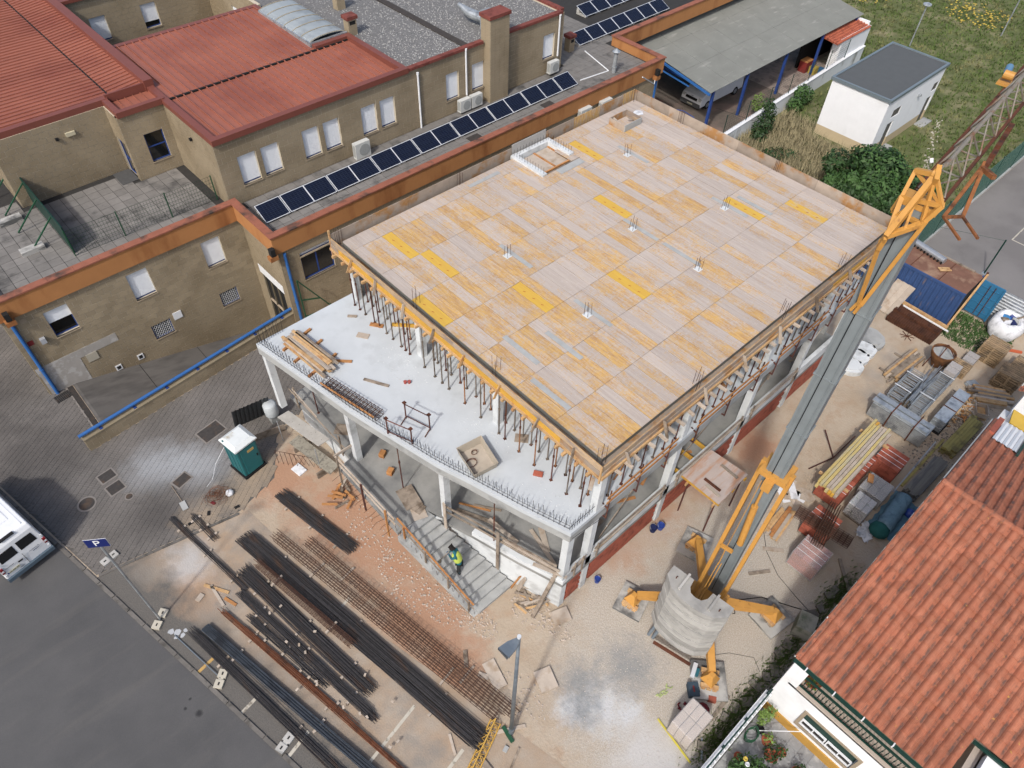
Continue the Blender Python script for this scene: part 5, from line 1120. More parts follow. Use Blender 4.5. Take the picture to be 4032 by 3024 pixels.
# blue tube rail and steps near the carport
rl = thing('tube_rail', 'dark blue bent tube rail at the school end of the carport', 'railing', (45, 31, 0))
MB().tube([(42.6, 33.5, 1.0), (44.6, 31.2, 1.0), (46.0, 29.4, .95), (46.4, 28.6, .6), (46.1, 28.2, .1)], .04, 6).build('tube', blue_dark, rl)
for x, y in ((42.6, 33.5), (44.6, 31.2)): MB().cyl((x, y, 0), (x, y, 1.0), .035, 6).build('post', blue_dark, rl)
MB().box(42.1, 46.8, 31.9, 36, 0, .45).build('raised_walk', mat('red_walk', L(126, 92, 84), .1, 3), label='raised reddish walkway beside the school under the carport', cat='walkway')
MB().tube([(41.3, 29.2, 5.2), (40.9, 28.9, 4.9), (32.6, 23.9, 9.9)], .03, 6).build('overhead_cable', white_paint, label='white cable slung from the school corner to the deck', cat='cable')
MB().tube([(46.5, 27.0, 2.0), (50.5, 22.5, .4)], .012, 4).build('guy_wire', black_rub, label='thin dark guy wire crossing above the boundary wall', cat='wire')
# ---------------------------------------------------------------- white hut
ht = thing('utility_hut', 'white rendered utility hut with a flat grey roof and beige plinth', 'building', (57, 19.5, 0))
HX0, HX1, HY0, HY1, HZ = 52.75, 61.45, 17.25, 21.75, 4.25
class HW(Wall): pass
hw = Wall(ht, 'x', HY0, -1, HX0, HX1, .75, HZ, [(54.22, 55.45, 2.5, 3.16), (54.14, 55.1, .75, 2.1), (60.4, 61.3, 2.5, 3.16), (60.3, 61.2, .75, 2.05)], False, core=white_wall)
Wall(ht, 'x', HY0-.002, -1, HX0, HX1, -.4, .75, [(54.14, 55.1, -.05, .75), (60.3, 61.2, -.3, .75)], False, core=mat('beige_plinth', L(218, 196, 154), .04, 3), name='plinth')
MB().box(HX0, HX0+.25, HY0+.25, HY1, .75, HZ).build('wall', white_wall, ht); MB().box(HX0-.002, HX0+.25, HY0+.25, HY1, -.4, .75).build('plinth', mat('beige_plinth', (0, 0, 0)), ht)
MB().box(HX1-.25, HX1, HY0+.25, HY1, -.4, HZ).box(HX0+.25, HX1-.25, HY1-.25, HY1, -.4, HZ).build('wall', white_wall, ht)
rf = MB().box(HX0-.08, HX1+.08, HY0-.08, HY1+.08, HZ, HZ+.12).build('roof', mat('roof_felt', L(98, 102, 104), .05, 2), ht)
ed = MB()
for a in ((HX0-.12, HX1+.12, HY0-.12, HY0+.06), (HX0-.12, HX1+.12, HY1-.06, HY1+.12), (HX0-.12, HX0+.06, HY0+.06, HY1-.06), (HX1-.06, HX1+.12, HY0+.06, HY1-.06)): ed.box(*a, HZ-.02, HZ+.2)
ed.build('roof_edge', mat('zinc_edge', L(140, 156, 164), .05, 3, rough=.4, metal=.3), rf)
lv = mat('louvre_grey', L(110, 108, 100), .08, 4)
for a0, a1, z0, z1 in ((54.22, 55.45, 2.5, 3.16), (60.4, 61.3, 2.5, 3.16)):
    f = MB(); hw.box(f, a0, a1, .1, .14, z0, z1); f = f.build('window', dark_hole, ht); s_ = MB()
    for k in range(6): hw.box(s_, a0+.03, a1-.03, .04, .1, z0+.03+k*.105, z0+.1+k*.105)
    s_.build('louvre', lv, f)
for a0, a1, z0, z1 in ((54.14, 55.1, -.05, 2.1), (60.3, 61.2, -.3, 2.05)):
    d = MB(); hw.box(d, a0+.02, a1-.02, .08, .12, z0, z1-.02); d = d.build('door', lv, ht); h_ = MB(); hw.box(h_, a0+.1, a0+.16, .02, .08, 1.0, 1.15); h_.build('door_handle', galv, d)
lm = MB(); hw.box(lm, 57.9, 58.1, -.2, -.0, 3.0, 3.18); lm.build('wall_lamp', galv, ht)
MB().box(53.9, 55.4, 16.6, 17.2, 0, .14).build('step', conc, ht); MB().box(59.9, 61.5, 16.5, 17.2, 0, .1).build('step', conc, ht)
# ---------------------------------------------------------------- plants
def leaf_cloud(mb, c, rad, n, size, q, shell=.45):
    for _ in range(n):
        while True:
            v = Vector((q.uniform(-1, 1), q.uniform(-1, 1), q.uniform(-1, 1)))
            if shell < v.length <= 1: break
        p = Vector(c)+Vector((v.x*rad[0], v.y*rad[1], v.z*rad[2])); s_ = size*q.uniform(.6, 1.3)
        nrm = (v.normalized()+Vector((q.uniform(-.9, .9), q.uniform(-.9, .9), q.uniform(-.2, 1.1)))).normalized()
        t1 = nrm.cross(Vector((q.uniform(-1, 1), q.uniform(-1, 1), q.uniform(-1, 1)))).normalized(); t2 = nrm.cross(t1)
        mb.raw([p-t1*s_, p-t2*s_*.45, p+t1*s_, p+t2*s_*.45], [(0, 1, 2, 3)])
def plant(name, lab, cat, loc, clouds, m, trunk=None, group=None, seed=1, size=.12):
    th = thing(name, lab, cat, loc, group=group); q = random.Random(seed); mb = MB()
    for (c, rad, n) in clouds: leaf_cloud(mb, Vector(loc)+Vector(c), rad, n, size, q)
    if trunk:
        t_ = MB(); base = Vector(loc)
        t_.cyl(base, base+Vector((0, 0, trunk[1]*.55)), trunk[0], 8, trunk[0]*.7)
        for (c, rad, n) in clouds[:7]: t_.cyl(base+Vector((0, 0, trunk[1]*.5)), base+Vector(c)*.85+Vector((0, 0, 0)), trunk[0]*.45, 5, trunk[0]*.12)
        t_.build('trunk', bark, th)
    mb.build('crown', m, th); return th
q = random.Random(77); cl_ = []
for i in range(34):
    a = q.uniform(0, 6.3); d = 3.0*math.sqrt(q.random()); z = 2.6+1.7*(1-(d/3.2)**2)*q.uniform(.3, 1.)
    cl_.append(((d*math.cos(a)*.95, d*math.sin(a)*1.0, z), (q.uniform(.7, 1.2), q.uniform(.7, 1.2), q.uniform(.5, .9)), 420))
plant('broad_tree', 'dense dark green broadleaf tree behind the far edge of the deck', 'tree', (45.3, 13.7, 0), cl_, leaf_d, (.22, 4), seed=5, size=.17)
tr2 = bpy.data.objects['broad_tree']
q2_ = random.Random(12); mb = MB()
for i in range(26):
    c = q2_.choice(cl_); leaf_cloud(mb, Vector((45.3, 13.7, .25))+Vector(c[0]), (c[1][0]*.9, c[1][1]*.9, c[1][2]), 170, .16, q2_, .7)
mb.build('young_leaves', leaf_m, tr2)
plant('shrub', 'loose dark shrub against the white boundary wall', 'shrub', (48.8, 24.0, 0), [((0, 0, 1.0), (1.2, .7, 1.0), 500), ((.5, .1, 1.9), (.7, .5, .7), 260), ((-.7, -.2, .6), (.8, .6, .6), 260), ((.2, .2, 2.6), (.5, .4, .6), 120)], leaf_d, (.06, 2.5), seed=8, size=.13)
plant('shrub', 'bright green shrub climbing the white boundary wall near the hut', 'shrub', (54.3, 24.6, 0), [((0, 0, .7), (1.0, .6, .7), 360), ((.6, .1, 1.5), (.8, .5, .5), 260), ((1.5, 0, .8), (.8, .5, .6), 220)], leaf_m, (.05, 1.8), seed=9, size=.13)
plant('shrub', 'yellow-green shrub spilling over the boundary wall by the blue post', 'shrub', (50.6, 25.9, .6), [((0, 0, .9), (.5, .5, .8), 260), ((-.3, -.5, .6), (.4, .4, .5), 160)], leaf_l, (.03, 1.6), seed=10, size=.1)
plant('shrub', 'low dark shrub below the deck corner in the meadow', 'shrub', (46.8, 21.6, 0), [((0, 0, .4), (1.3, .9, .5), 420), ((1.2, -.8, .3), (.8, .8, .4), 200)], leaf_d, None, seed=13, size=.12)
for i, (x, y, z) in enumerate(((72.9, 24.3, 5.6), (81.8, 19.7, 5.6))):
    lp = thing('street_lamp', ('grey meadow lamp post behind the white hut', 'grey meadow lamp post at the top right edge')[i], 'lamp', (x, y, 0), local=True, group='lamp posts in the meadow')
    MB().cyl((0, 0, 0), (0, 0, 3.6 if not i else 6), .06, 8).build('pole', galv, lp); MB().lathe((0, 0, 3.5 if not i else 5.9), [(.1, 0), (.38, .12), (.36, .2), (.1, .3)], 12).build('lamp_head', galv, lp)
st = MB(); q = random.Random(8)
for i in range(170):
    t_ = q.random(); st.stone((lerp(62, 47, t_)+q.uniform(-.3, .3), lerp(16.2, 10.6, t_)+q.uniform(-.25, .25), 0), q.uniform(.05, .12), q)
for i in range(120):
    t_ = q.random(); st.stone((lerp(84, 110, t_), lerp(37, 33, t_)+q.uniform(-.4, .4), 0), q.uniform(.1, .3), q)
st.build('stone_rows', mat('pale_stone', L(190, 184, 170), .15, 4), kind='stuff', label='rows of pale stones lying in the meadow grass', keep=True)
cf = thing('court_fence', 'green netted fence between meadow and sports court', 'fence', (60, 9.5, 0))
net = NT('green_net'); bs = net.n('ShaderNodeBsdfTransparent'); mx = net.n('ShaderNodeMixShader'); net.out(L(96, 146, 128), .9); ou = net.t.nodes['Material Output']
mx.inputs[0].default_value = .62; net.l(bs.outputs[0], mx.inputs[1]); net.l(net.b.outputs[0], mx.inputs[2]); net.l(mx.outputs[0], ou.inputs[0])
for i in range(13): MB().cyl((43.5+i*4, 9.45, .1), (43.5+i*4, 9.45, 2.6), .04, 6).build('post', green_dark, cf)
for i in range(12): MB().box(43.5+i*4+.05, 47.5+i*4-.05, 9.44, 9.46, .15, 2.5).build('net_panel', net.m, cf)
pst = thing('net_post', 'slanted dark green post standing on the sports court', 'post', (46.2, 5.4, 0), local=True)
MB().cyl((0, 0, 0), (0, 0, 2.6), .045, 8).build('tube', green_dark, pst); MB().box(-.12, .12, -.12, .12, 0, .03).build('foot', galv, pst)
MB().tube([(46.2, 5.4, 2.55), (44.6, 8.9, 2.4)], .012, 4).build('net_cable', green_dark, label='thin green cable from the court post to the net fence', cat='cable')
# ================================================================ self-erecting tower crane
cr = thing('tower_crane', 'yellow and grey self-erecting tower crane with concrete counterweight', 'crane', (15.2, 3.68, 0))
fv = Vector((math.cos(.113), math.sin(.113), 0)); sv = Vector((-fv.y, fv.x, 0)); MC = Vector((15.68, 3.68, 0))
feet = [Vector((13.31, 5.86, 0)), Vector((17.11, 1.48, 0)), Vector((13.06, 1.67, 0)), Vector((17.4, 5.73, 0))]
def taper(p, q_, w0, h0, w1, h1):
    d = (q_-p).normalized(); a = d.cross(Vector((0, 0, 1))).normalized(); b = a.cross(d)
    return MB().raw([c+a*(w_/2*i)+b*(h/2*j) for c, w_, h in ((p, w0, h0), (q_, w1, h1)) for i, j in ((-1, -1), (1, -1), (1, 1), (-1, 1))], [(3, 2, 1, 0), (4, 5, 6, 7), (0, 1, 5, 4), (1, 2, 6, 5), (2, 3, 7, 6), (3, 0, 4, 7)])
for f_ in feet:
    c = Vector((15.2, 3.68, 0)); st_ = c.lerp(f_, .22); en = c.lerp(f_, .96)
    lg = taper(st_+Vector((0, 0, .95)), en+Vector((0, 0, .72)), .34, .42, .26, .26).build('outrigger', crane_y, cr)
    b = MB(); k = [(f_+Vector((x*.28, y*.28, .36))) for x, y in ((-1, -1), (1, -1), (1, 1), (-1, 1))]; tp = [(f_+Vector((x*.1, y*.1, .78))) for x, y in ((-1, -1), (1, -1), (1, 1), (-1, 1))]
    b.raw(k+tp, [(3, 2, 1, 0), (4, 5, 6, 7), (0, 1, 5, 4), (1, 2, 6, 5), (2, 3, 7, 6), (3, 0, 4, 7)]); b.build('foot', crane_y, lg)
MB().cyl((15.2, 3.68, .75), (15.2, 3.68, 1.15), .62, 20).build('slew_ring', crane_y, cr)
MB().ob((14.7, 3.62, 1.3), (2.6, .9, .26), .113).ob((15.35, 3.7, 1.25), (.9, 1.35, .24), .113).build('slew_frame', crane_y, cr)
for s_ in (-1, 1): p = Vector((14.4, 3.6, 0))+sv*(.42*s_); MB().bar(p+Vector((0, 0, 1.3)), p-fv*1.0+Vector((0, 0, 1.1)), .16, .3).build('ballast_arm', crane_y, cr)
MB().ob((14.95, 3.0, 1.6), (.5, .35, .5), .113).build('control_box', steel_grey, cr); MB().ob((14.9, 4.3, 1.6), (.45, .4, .42), .2).build('winch_motor', crane_y, cr)
# counterweight slabs: curved back, notch at the front
CW = Vector((13.25, 3.56, 0))
cwm = mat('ballast_concrete', L(190, 188, 182), .1, 2.5, L(132, 132, 130), 1.6, (.5, .72), st2=(.8, .8, 2.2), bump=.3, bsc=14, rd=.22, amt=.6)
for i in range(8): MB().prism([(CW+fv*x+sv*y)[:2] for x, y in ((.4, 1.1), (-.3, .9), (-.42, 0), (-.3, -.9), (.4, -1.1), (.4, -.42), (-.1, -.3), (-.1, .3), (.4, .42))], .85+(i+1)*.4-.005, .85+(i+1)*.4+.05).build('ballast_shim', mat('dark_bitumen', (0, 0, 0)), cr)
def cwpoly(k):
    pts = [(.45, 1.27*k), (.45, .40), (.12, .36), (-.08, .22), (-.12, 0), (-.08, -.22), (.12, -.36), (.45, -.40), (.45, -1.27*k), (.0, -1.27*k)]
    for i in range(1, 8): a = -1+2*i/8; pts.append((-.02-.5*math.sqrt(max(0, 1-a*a))*k, 1.2*a*k))
    pts.append((.0, 1.27*k)); return [(CW+fv*x+sv*y) for x, y in pts]
for i in range(9): MB().prism([(p.x, p.y) for p in cwpoly(1.0-.02*(i % 2))], .85+i*.4+.045, .85+(i+1)*.4).build('counterweight_slab', cwm, cr)
for s_ in (-1, 1):
    p = CW+sv*(.62*s_)+fv*.12; MB().ob((p.x, p.y, 4.5), (.75, .09, .12), .113).build('lifting_rib', cwm, cr); MB().tube([(p.x-.1, p.y+s_*.3, 4.45), (p.x-.08, p.y+s_*.3, 4.54), (p.x+.0, p.y+s_*.3, 4.45)], .02, 5).build('lifting_eye', rust, cr)
MB().bar(CW-fv*.55-sv*1.0+Vector((0, 0, .55)), CW-fv*.75+sv*.6+Vector((0, 0, .55)), .1, .12).build('ballast_bar', rust, cr)
for o in (.75, .95): p = CW-fv*.45+sv*o; MB().cyl((p.x, p.y, .15), (p.x+.35, p.y-.05, 1.0), .07, 8).build('tube', steel_grey, cr)
# mast
def mbox(z0, z1, w_, name, m): p = MC; return MB().ob((p.x, p.y, (z0+z1)/2), (w_, w_, z1-z0), .113).build(name, m, cr)
lm = mbox(1.2, 10.0, .52, 'lower_mast', crane_g); um = mbox(9.4, 20.1, .6, 'upper_mast', crane_g)
for s_ in (-1, 1):
    for z0, z1, w_, nm, par in ((9.4, 20.1, .64, 'mast_rib', um), (1.2, 9.4, .52, 'mast_rib', lm)):
        p = MC-fv*(w_/2+.012)+sv*(s_*w_*.32); MB().bar((p.x, p.y, z0), (p.x, p.y, z1), .03, .012).build(nm, crane_g, par)
for z in (12.2, 14.6, 17.0): MB().ob((MC.x, MC.y, z), (.66, .66, .04), .113).build('mast_flange', crane_g, um)
cab = MB()
for s_ in (.06,): p = MC-fv*.36+sv*s_; cab.cyl((p.x, p.y, 1.8), (p.x, p.y, 19.8), .014, 5)
cab.build('hoist_cable', black_rub, cr)
co = MB().ob((MC.x-.0, MC.y, 9.9), (.86, .95, .24), .113).build('mast_collar', crane_y, cr); p = MC-fv*.5; MB().ob((p.x, p.y, 9.6), (.25, .3, .45), .113).build('guide_roller', crane_y, co)
MB().cyl((15.25, 3.55, 5.8), (15.3, 3.7, 8.1), .12, 10).cyl((15.3, 3.7, 8.1), (15.33, 3.74, 9.7), .05, 8).build('hydraulic_cylinder', crane_y, cr)
for s_ in (-1, 1):
    t_ = MC+sv*(.5*s_)+Vector((0, 0, 10.05)); b0 = Vector((14.85, 3.62, 0))+sv*(.5*s_)+Vector((0, 0, 1.9))
    MB().bar(b0, t_, .14, .18).build('rear_stay', crane_y, cr)
for p, q_, w_ in (((14.3, 3.75, 2.2), (14.85, 3.82, 4.5), .03), ((14.35, 3.65, 2.2), (14.9, 3.72, 4.5), .03), ((14.85, 3.8, 4.4), (15.0, 3.85, 5.3), .03), ((15.02, 4.06, 5.3), (15.02, 3.6, 5.42), .12), ((15.0, 3.85, 5.3), (15.2, 3.85, 9.6), .02)): MB().bar(p, q_, w_).build('luffing_rope', crane_y, cr)
# head frame
V3 = Vector
apex = V3((15.5, 3.6, 20.9)); tip = V3((14.7, 3.72, 19.67)); xl = V3((15.4, 3.99, 20.21)); xr = V3((15.4, 3.18, 20.41)); tl_ = V3((15.6, 4.03, 20.75)); lr = V3((15.3, 3.35, 19.9)); ll = V3((15.45, 4.05, 19.8))
hf = MB().bar(tip, apex, .12, .14).build('head_frame', crane_y, cr)
MB().ob(tuple(apex), (.34, .1, .22), .5, 0, -.5).cyl(apex+V3((0, -.06, 0)), apex+V3((0, .07, 0)), .1, 12).build('apex_plate', crane_y, hf)
for p, q_, w_ in ((tip, xl, .1), (tip, lr, .11), (lr, xr, .1), (xl, xr, .1), (xl, tl_, .08), (tl_, apex, .1), (xr, apex, .07), (lr, apex, .07), (xl, ll, .08), (ll, lr, .09), (tl_, xr, .06), (tip.lerp(xl, .5), tip.lerp(apex, .5), .05), (tip.lerp(lr, .5), tip.lerp(apex, .6), .05), (xr, V3((15.7, 3.4, 20.05)), .1), (xl, V3((15.7, 3.95, 20.05)), .1), (ll, V3((15.8, 3.95, 20.0)), .1)): MB().bar(p, q_, w_).build('strut', crane_y, hf)
MB().ob((15.62, 3.62, 20.15), (.5, .8, .12), .113).build('head_plate', crane_y, hf)
for p, q_ in ((V3((14.85, 3.82, 19.45)), V3((15.22, 3.72, 17.35))), (V3((15.28, 3.28, 20.0)), V3((15.26, 3.66, 17.35))), (V3((14.72, 3.73, 19.6)), V3((14.9, 3.8, 19.25)))): MB().bar(p, q_, .06, .09).build('tie_bar', crane_y, hf)
MB().bar((15.22, 3.74, 17.4), (15.24, 3.82, 17.1), .07).bar((15.26, 3.66, 17.4), (15.27, 3.72, 17.05), .07).build('tie_hook', crane_y, hf)
MB().bar((14.78, 3.75, 19.6), (14.86, 3.8, 19.2), .1, .12).build('sheave_block', crane_y, hf)
# jib
jg = mat('jib_grey', L(150, 144, 132), .12, 3, L(140, 98, 66), 2.2, (.5, .66)); JL = 26; J0 = V3((15.95, 3.62, 20.2))
jb = MB().bar(J0+sv*.3, J0+sv*.3+fv*JL, .07, .1).build('jib', rust, cr); MB().bar(J0-sv*.3, J0-sv*.3+fv*JL, .07, .1).build('lower_chord', rust, jb); MB().cyl(J0+V3((0, 0, .72)), J0+V3((0, 0, .72))+fv*JL, .045, 8).build('top_chord', jg, jb)
for i in range(22):
    a = J0+fv*(i*1.15); c = J0+fv*(i*1.15+.575)+V3((0, 0, .72)); e = J0+fv*((i+1)*1.15)
    lt = MB()
    for s_ in (-.3, .3): lt.cyl(a+sv*s_, c, .022, 5); lt.cyl(c, e+sv*s_, .022, 5)
    lt.cyl(a+sv*.3, a-sv*.3, .022, 5).cyl(a+sv*.3, e-sv*.3, .018, 5); lt.build('lacing', jg, jb)
MB().tube([tuple(apex), tuple(J0+fv*9+V3((0, 0, .8)))], .02, 5).build('pendant', jg, jb)
w0 = J0+fv*6.3; MB().cyl(w0+sv*.25+V3((0, 0, .3)), w0+sv*.5+V3((0, 0, .3)), .11, 14).build('winch_drum', crane_y, jb); MB().cyl(w0+sv*.45+fv*.1+V3((0, 0, .3)), w0+sv*.5+fv*.42+V3((0, 0, .34)), .09, 14).build('winch_motor', mat('motor_blue', L(100, 150, 190), .06, 4), jb); MB().ob(tuple(w0+sv*.4+V3((0, 0, .1))), (.35, .3, .06), .113).build('winch_tray', crane_y, jb)
MB().cyl(J0+fv*1.0+sv*.4+V3((0, 0, .15)), J0+fv*1.05+sv*.45+V3((0, 0, .22)), .04, 8).build('flood_lamp', white_paint, jb)
lb = MB()
for i in range(5): p = V3((18.3, 3.36, 20.2)).lerp(V3((20.2, 3.68, 20.25)), i/4); lb.ob((p.x, p.y, p.z-.05), (.3, .12, .1), .15)
lb.build('hook_chain', rust, jb)
bk_ = V3((18.0, 3.3, 20.1)); br_m = mat('ochre_rust', L(158, 96, 44), .2, 5, L(100, 62, 40), 3, (.5, .62))
pts = dict(a=V3((18.0, 3.37, 20.15)), b=V3((17.7, 2.98, 20.2)), c=V3((16.6, 3.28, 19.5)), d=V3((16.95, 3.0, 19.5)), e=V3((16.15, 2.67, 19.45)), f=V3((16.5, 2.42, 19.45)))
bw_ = MB().bar(pts['a'], pts['b'], .1).build('jib_bracket', br_m, jb)
MB().bar(pts['a'], pts['c'], .08).bar(pts['a'].lerp(pts['b'], .1), pts['d'], .08).bar(pts['c'], pts['d'], .06).bar(pts['c'], pts['e'], .05).bar(pts['d'], pts['f'], .05).bar(pts['a'], V3((18.1, 3.4, 20.25)), .06).build('bracket_arm', br_m, jb)
# pads
pad_lab = ('square concrete crane pad nearest the building corner', 'concrete crane pad nearest the tiled house', 'concrete crane pad with tools nearest the cement pallet', 'concrete crane pad beside the loading platform')
for f_, lab, rz, s_ in zip(feet, pad_lab, (.3, -.15, .75, .3), (1.35, 1.4, 1.5, 1.4)):
    pd = MB().ob((f_.x, f_.y, .09), (s_, s_*.9, .18), rz); pd.build('crane_pad', conc_old, label=lab, cat='concrete pad', group='concrete pads under the crane feet')
for i, (x, y, rz) in enumerate(((13.3, 5.86, .3), (13.06, 1.67, .6), (17.11, 1.48, -.2), (17.4, 5.73, .2))):
    bt = thing('timber_packing', ('timber packing under the crane foot nearest the building', 'slatted timber packing under the crane foot beside the tool case', 'timber packing under the crane foot by the house', 'timber packing under the crane foot by the platform')[i], 'timber', (x, y, .18), local=True, rz=rz)
    for k in (-.22, 0, .22): MB().box(-.42, .42, k-.08, k+.08, .0, .08).build('slat', wood_new if i != 2 else wood_old, bt)
    for k in (-.3, .3): MB().box(k-.08, k+.08, -.35, .35, .081, .18).build('bearer', wood_new, bt)
MB().tube([(15.6, 2.6, .9), (16.0, 2.6, .3), (16.6, 3.0, .02), (17.6, 2.3, .02), (18.2, 1.2, .02), (18.6, .5, .02)], .018, 5).build('power_cable', black_rub, label='thick black power cable running from the crane base to the house', cat='cable')
MB().tube([(20.5, 4.2, .01), (19.6, 3.4, .01), (19.0, 2.4, .01), (18.7, 1.2, .01), (18.6, .6, .01)], .012, 4).build('thin_cable', black_rub, label='thin dark cable lying across the gravel by the plank heap', cat='cable')
MB().tube([(14.0, 2.2, .01), (14.6, 1.8, .01), (15.2, 1.0, .01), (14.9, .5, .01)], .008, 4).build('thin_cable', black_rub, label='thin wire on the gravel below the counterweight', cat='cable')
# ================================================================ materials yard beside the crane
ct = thing('shipping_container', 'blue shipping container with a rusty roof and open door', 'container', (40.6, 6.8, 0))
cbl = mat('container_blue', L(58, 92, 148), .1, 2, L(120, 110, 120), 2.4, (.6, .72), rough=.6, st2=(2, 2, .5)); crf = mat('rusty_roof', L(140, 98, 78), .16, 1.2, L(186, 150, 120), .9, (.5, .68), rough=.85)
CX0, CX1, CY0, CY1 = 39.5, 41.9, 4.8, 10.8
MB().box(CX0, CX1, CY0+.05, CY1, .12, .2).build('floor', rust, ct); MB().box(CX0, CX1, CY0, CY1, 2.5, 2.56).build('roof', crf, ct)
for y in (6.4, 8.1, 9.6): MB().box(CX0+.05, CX1-.05, y-.02, y+.02, 2.561, 2.575).build('roof_seam', rust, ct)
ys = CY0+.12
while ys < CY1-.2:
    MB().box(CX0+.04, CX0+.07, ys, ys+.115, .2, 2.42).raw([(CX0+.04, ys+.115, .2), (CX0+.0, ys+.15, .2), (CX0, ys+.15, 2.42), (CX0+.04, ys+.115, 2.42)], [(0, 1, 2, 3)]).box(CX0, CX0+.03, ys+.15, ys+.25, .2, 2.42).raw([(CX0, ys+.25, .2), (CX0+.04, ys+.285, .2), (CX0+.04, ys+.285, 2.42), (CX0, ys+.25, 2.42)], [(0, 1, 2, 3)]).build('corrugation', cbl, ct); ys += .285
MB().box(CX0+.08, CX0+.1, CY0+.1, CY1-.05, .2, 2.5).box(CX1-.06, CX1-.02, CY0+.05, CY1-.05, .2, 2.5).box(CX0+.1, CX1-.06, CY1-.1, CY1-.05, .2, 2.5).build('side_wall', cbl, ct)
fr = MB()
for x in (CX0-.02, CX1-.1): fr.box(x, x+.12, CY0-.02, CY0+.1, 0, 2.58); fr.box(x, x+.12, CY1-.1, CY1+.02, 0, 2.58)
fr.box(CX0-.02, CX0+.06, CY0+.1, CY1-.1, 2.42, 2.58).box(CX0-.02, CX0+.06, CY0+.1, CY1-.1, .05, .2).build('frame', cbl, ct)
MB().box(CX0+.1, CX1-.1, CY0+.02, CY0+.06, .2, 2.45).build('open_end', dark_hole, ct)
dm = mat('door_blue', L(42, 128, 176), .08, 2, L(110, 90, 80), 3, (.62, .72), rough=.55)
dr_ = MB().box(41.72, 41.78, 3.45, 4.72, .2, 2.5).build('door', dm, ct)
for z in (.5, 1.0, 1.55, 2.1): MB().box(41.69, 41.72, 3.5, 4.68, z, z+.05).build('door_rib', dm, dr_)
MB().box(41.66, 41.72, 3.4, 3.5, .15, 2.5).build('door_rib', dm, dr_)
for y in (3.9, 4.2): MB().cyl((41.66, y, .3), (41.66, y, 2.4), .02, 6).build('locking_bar', rust, dr_)
MB().box(41.88, 42.0, CY0-.1, CY0+.0, 1.9, 2.85).build('end_post', rust, ct)
bar_thing('timber_beam', 'long pale timber beam lying against the open end of the container', 'timber', (39.35, 4.7, .06), (41.95, 4.7, 2.75), .1, .16, wood_new)
for i, (p, q_) in enumerate((((40.9, 6.3, 2.62), (40.4, 6.75, 2.62)), ((41.0, 6.45, 2.62), (40.5, 6.9, 2.62)))): bar_thing('plank', ('right of the two short planks on the container roof', 'left of the two short planks on the container roof')[i], 'plank', p, q_, .12, .05, wood_new)
bar_thing('timber_batten', 'long batten along the far edge of the container roof', 'timber', (41.85, 5.3, 2.6), (41.85, 7.6, 2.6), .12, .07, wood_old)
roll = MB().cyl((41.2, 6.9, 2.75), (41.6, 9.0, 2.75), .2, 14); roll.build('foil_roll', mat('silver_foil', L(206, 210, 214), .1, 6, rough=.3, metal=.6), label='silver foil-wrapped roll lying on the container roof', cat='roll')
pb = MB()
for i in range(9): p = V3((41.05, 7.0, 2.66)).lerp(V3((41.4, 8.8, 2.66)), i/8); pb.ob(tuple(p), (.16, .09, .14), .2)
pb.build('black_strip', black_rub, label='dark slotted strip beside the foil roll on the container', cat='strip')
# rusty column forms, leaning planks and yellow beam in front of the container
rf_ = thing('rusty_forms', 'pair of rusty brown ribbed steel forms in front of the container', 'formwork', (38.2, 6, 0))
for i in range(2):
    o = MB(); x0 = 37.55+i*.66; a = .3
    for k in range(22): o.box(x0, x0+.62, 4.7+k*.125, 4.79+k*.125, .02, .52-.14*(1-i))
    o.box(x0+.02, x0+.6, 4.68, 7.45, .02, .46-.14*(1-i)); o.build('form', mat('brown_rust', L(98, 58, 36), .25, 5, L(74, 42, 28), 2, (.48, .6), rd=.1), rf_)
bar_thing('timber_beam', 'yellowish timber beam on top of the rusty forms', 'timber', (38.95, 7.3, .62), (38.85, 4.55, .62), .12, .2, wood_new); bar_thing('steel_angle', 'white steel channel beside the timber beam', 'steel', (38.8, 7.2, .56), (38.68, 4.4, .56), .08, .06, white_paint)
for i in range(3): bar_thing('plank', ('front wide pale plank leaning on the blue container', 'middle wide pale plank leaning on the blue container', 'rear pale plank leaning on the blue container')[i], 'plank', (38.05-.0*i, 7.6+.35*i, .03), (39.43, 7.4+.35*i, 1.5), .45, .05, wood_pale)
# concrete rounds
q = random.Random(61)
for i, (x, y, r) in enumerate(((35.2, 7.2, .85), (34.2, 6.95, .68), (33.4, 6.9, .62), (32.5, 6.75, .6))):
    b = MB(); n = 18; pr = []
    for k in range(n): a = 2*math.pi*k/n; rr = r*q.uniform(.9, 1.08); pr.append((x+rr*math.cos(a), y+rr*math.sin(a)))
    b.prism(pr, 0, .3).prism([(x+(px-x)*.75, y+(py-y)*.75) for px, py in pr], .3, .36); b.build('concrete_lump', conc_white if i else conc, label=('large grey round concrete lump by the crane mast', 'second pale concrete lump from the container with wire loops', 'third pale round concrete lump from the container', 'fourth pale round concrete lump, nearest the brick piles')[i], cat='concrete lump', group='round concrete lumps in the yard')
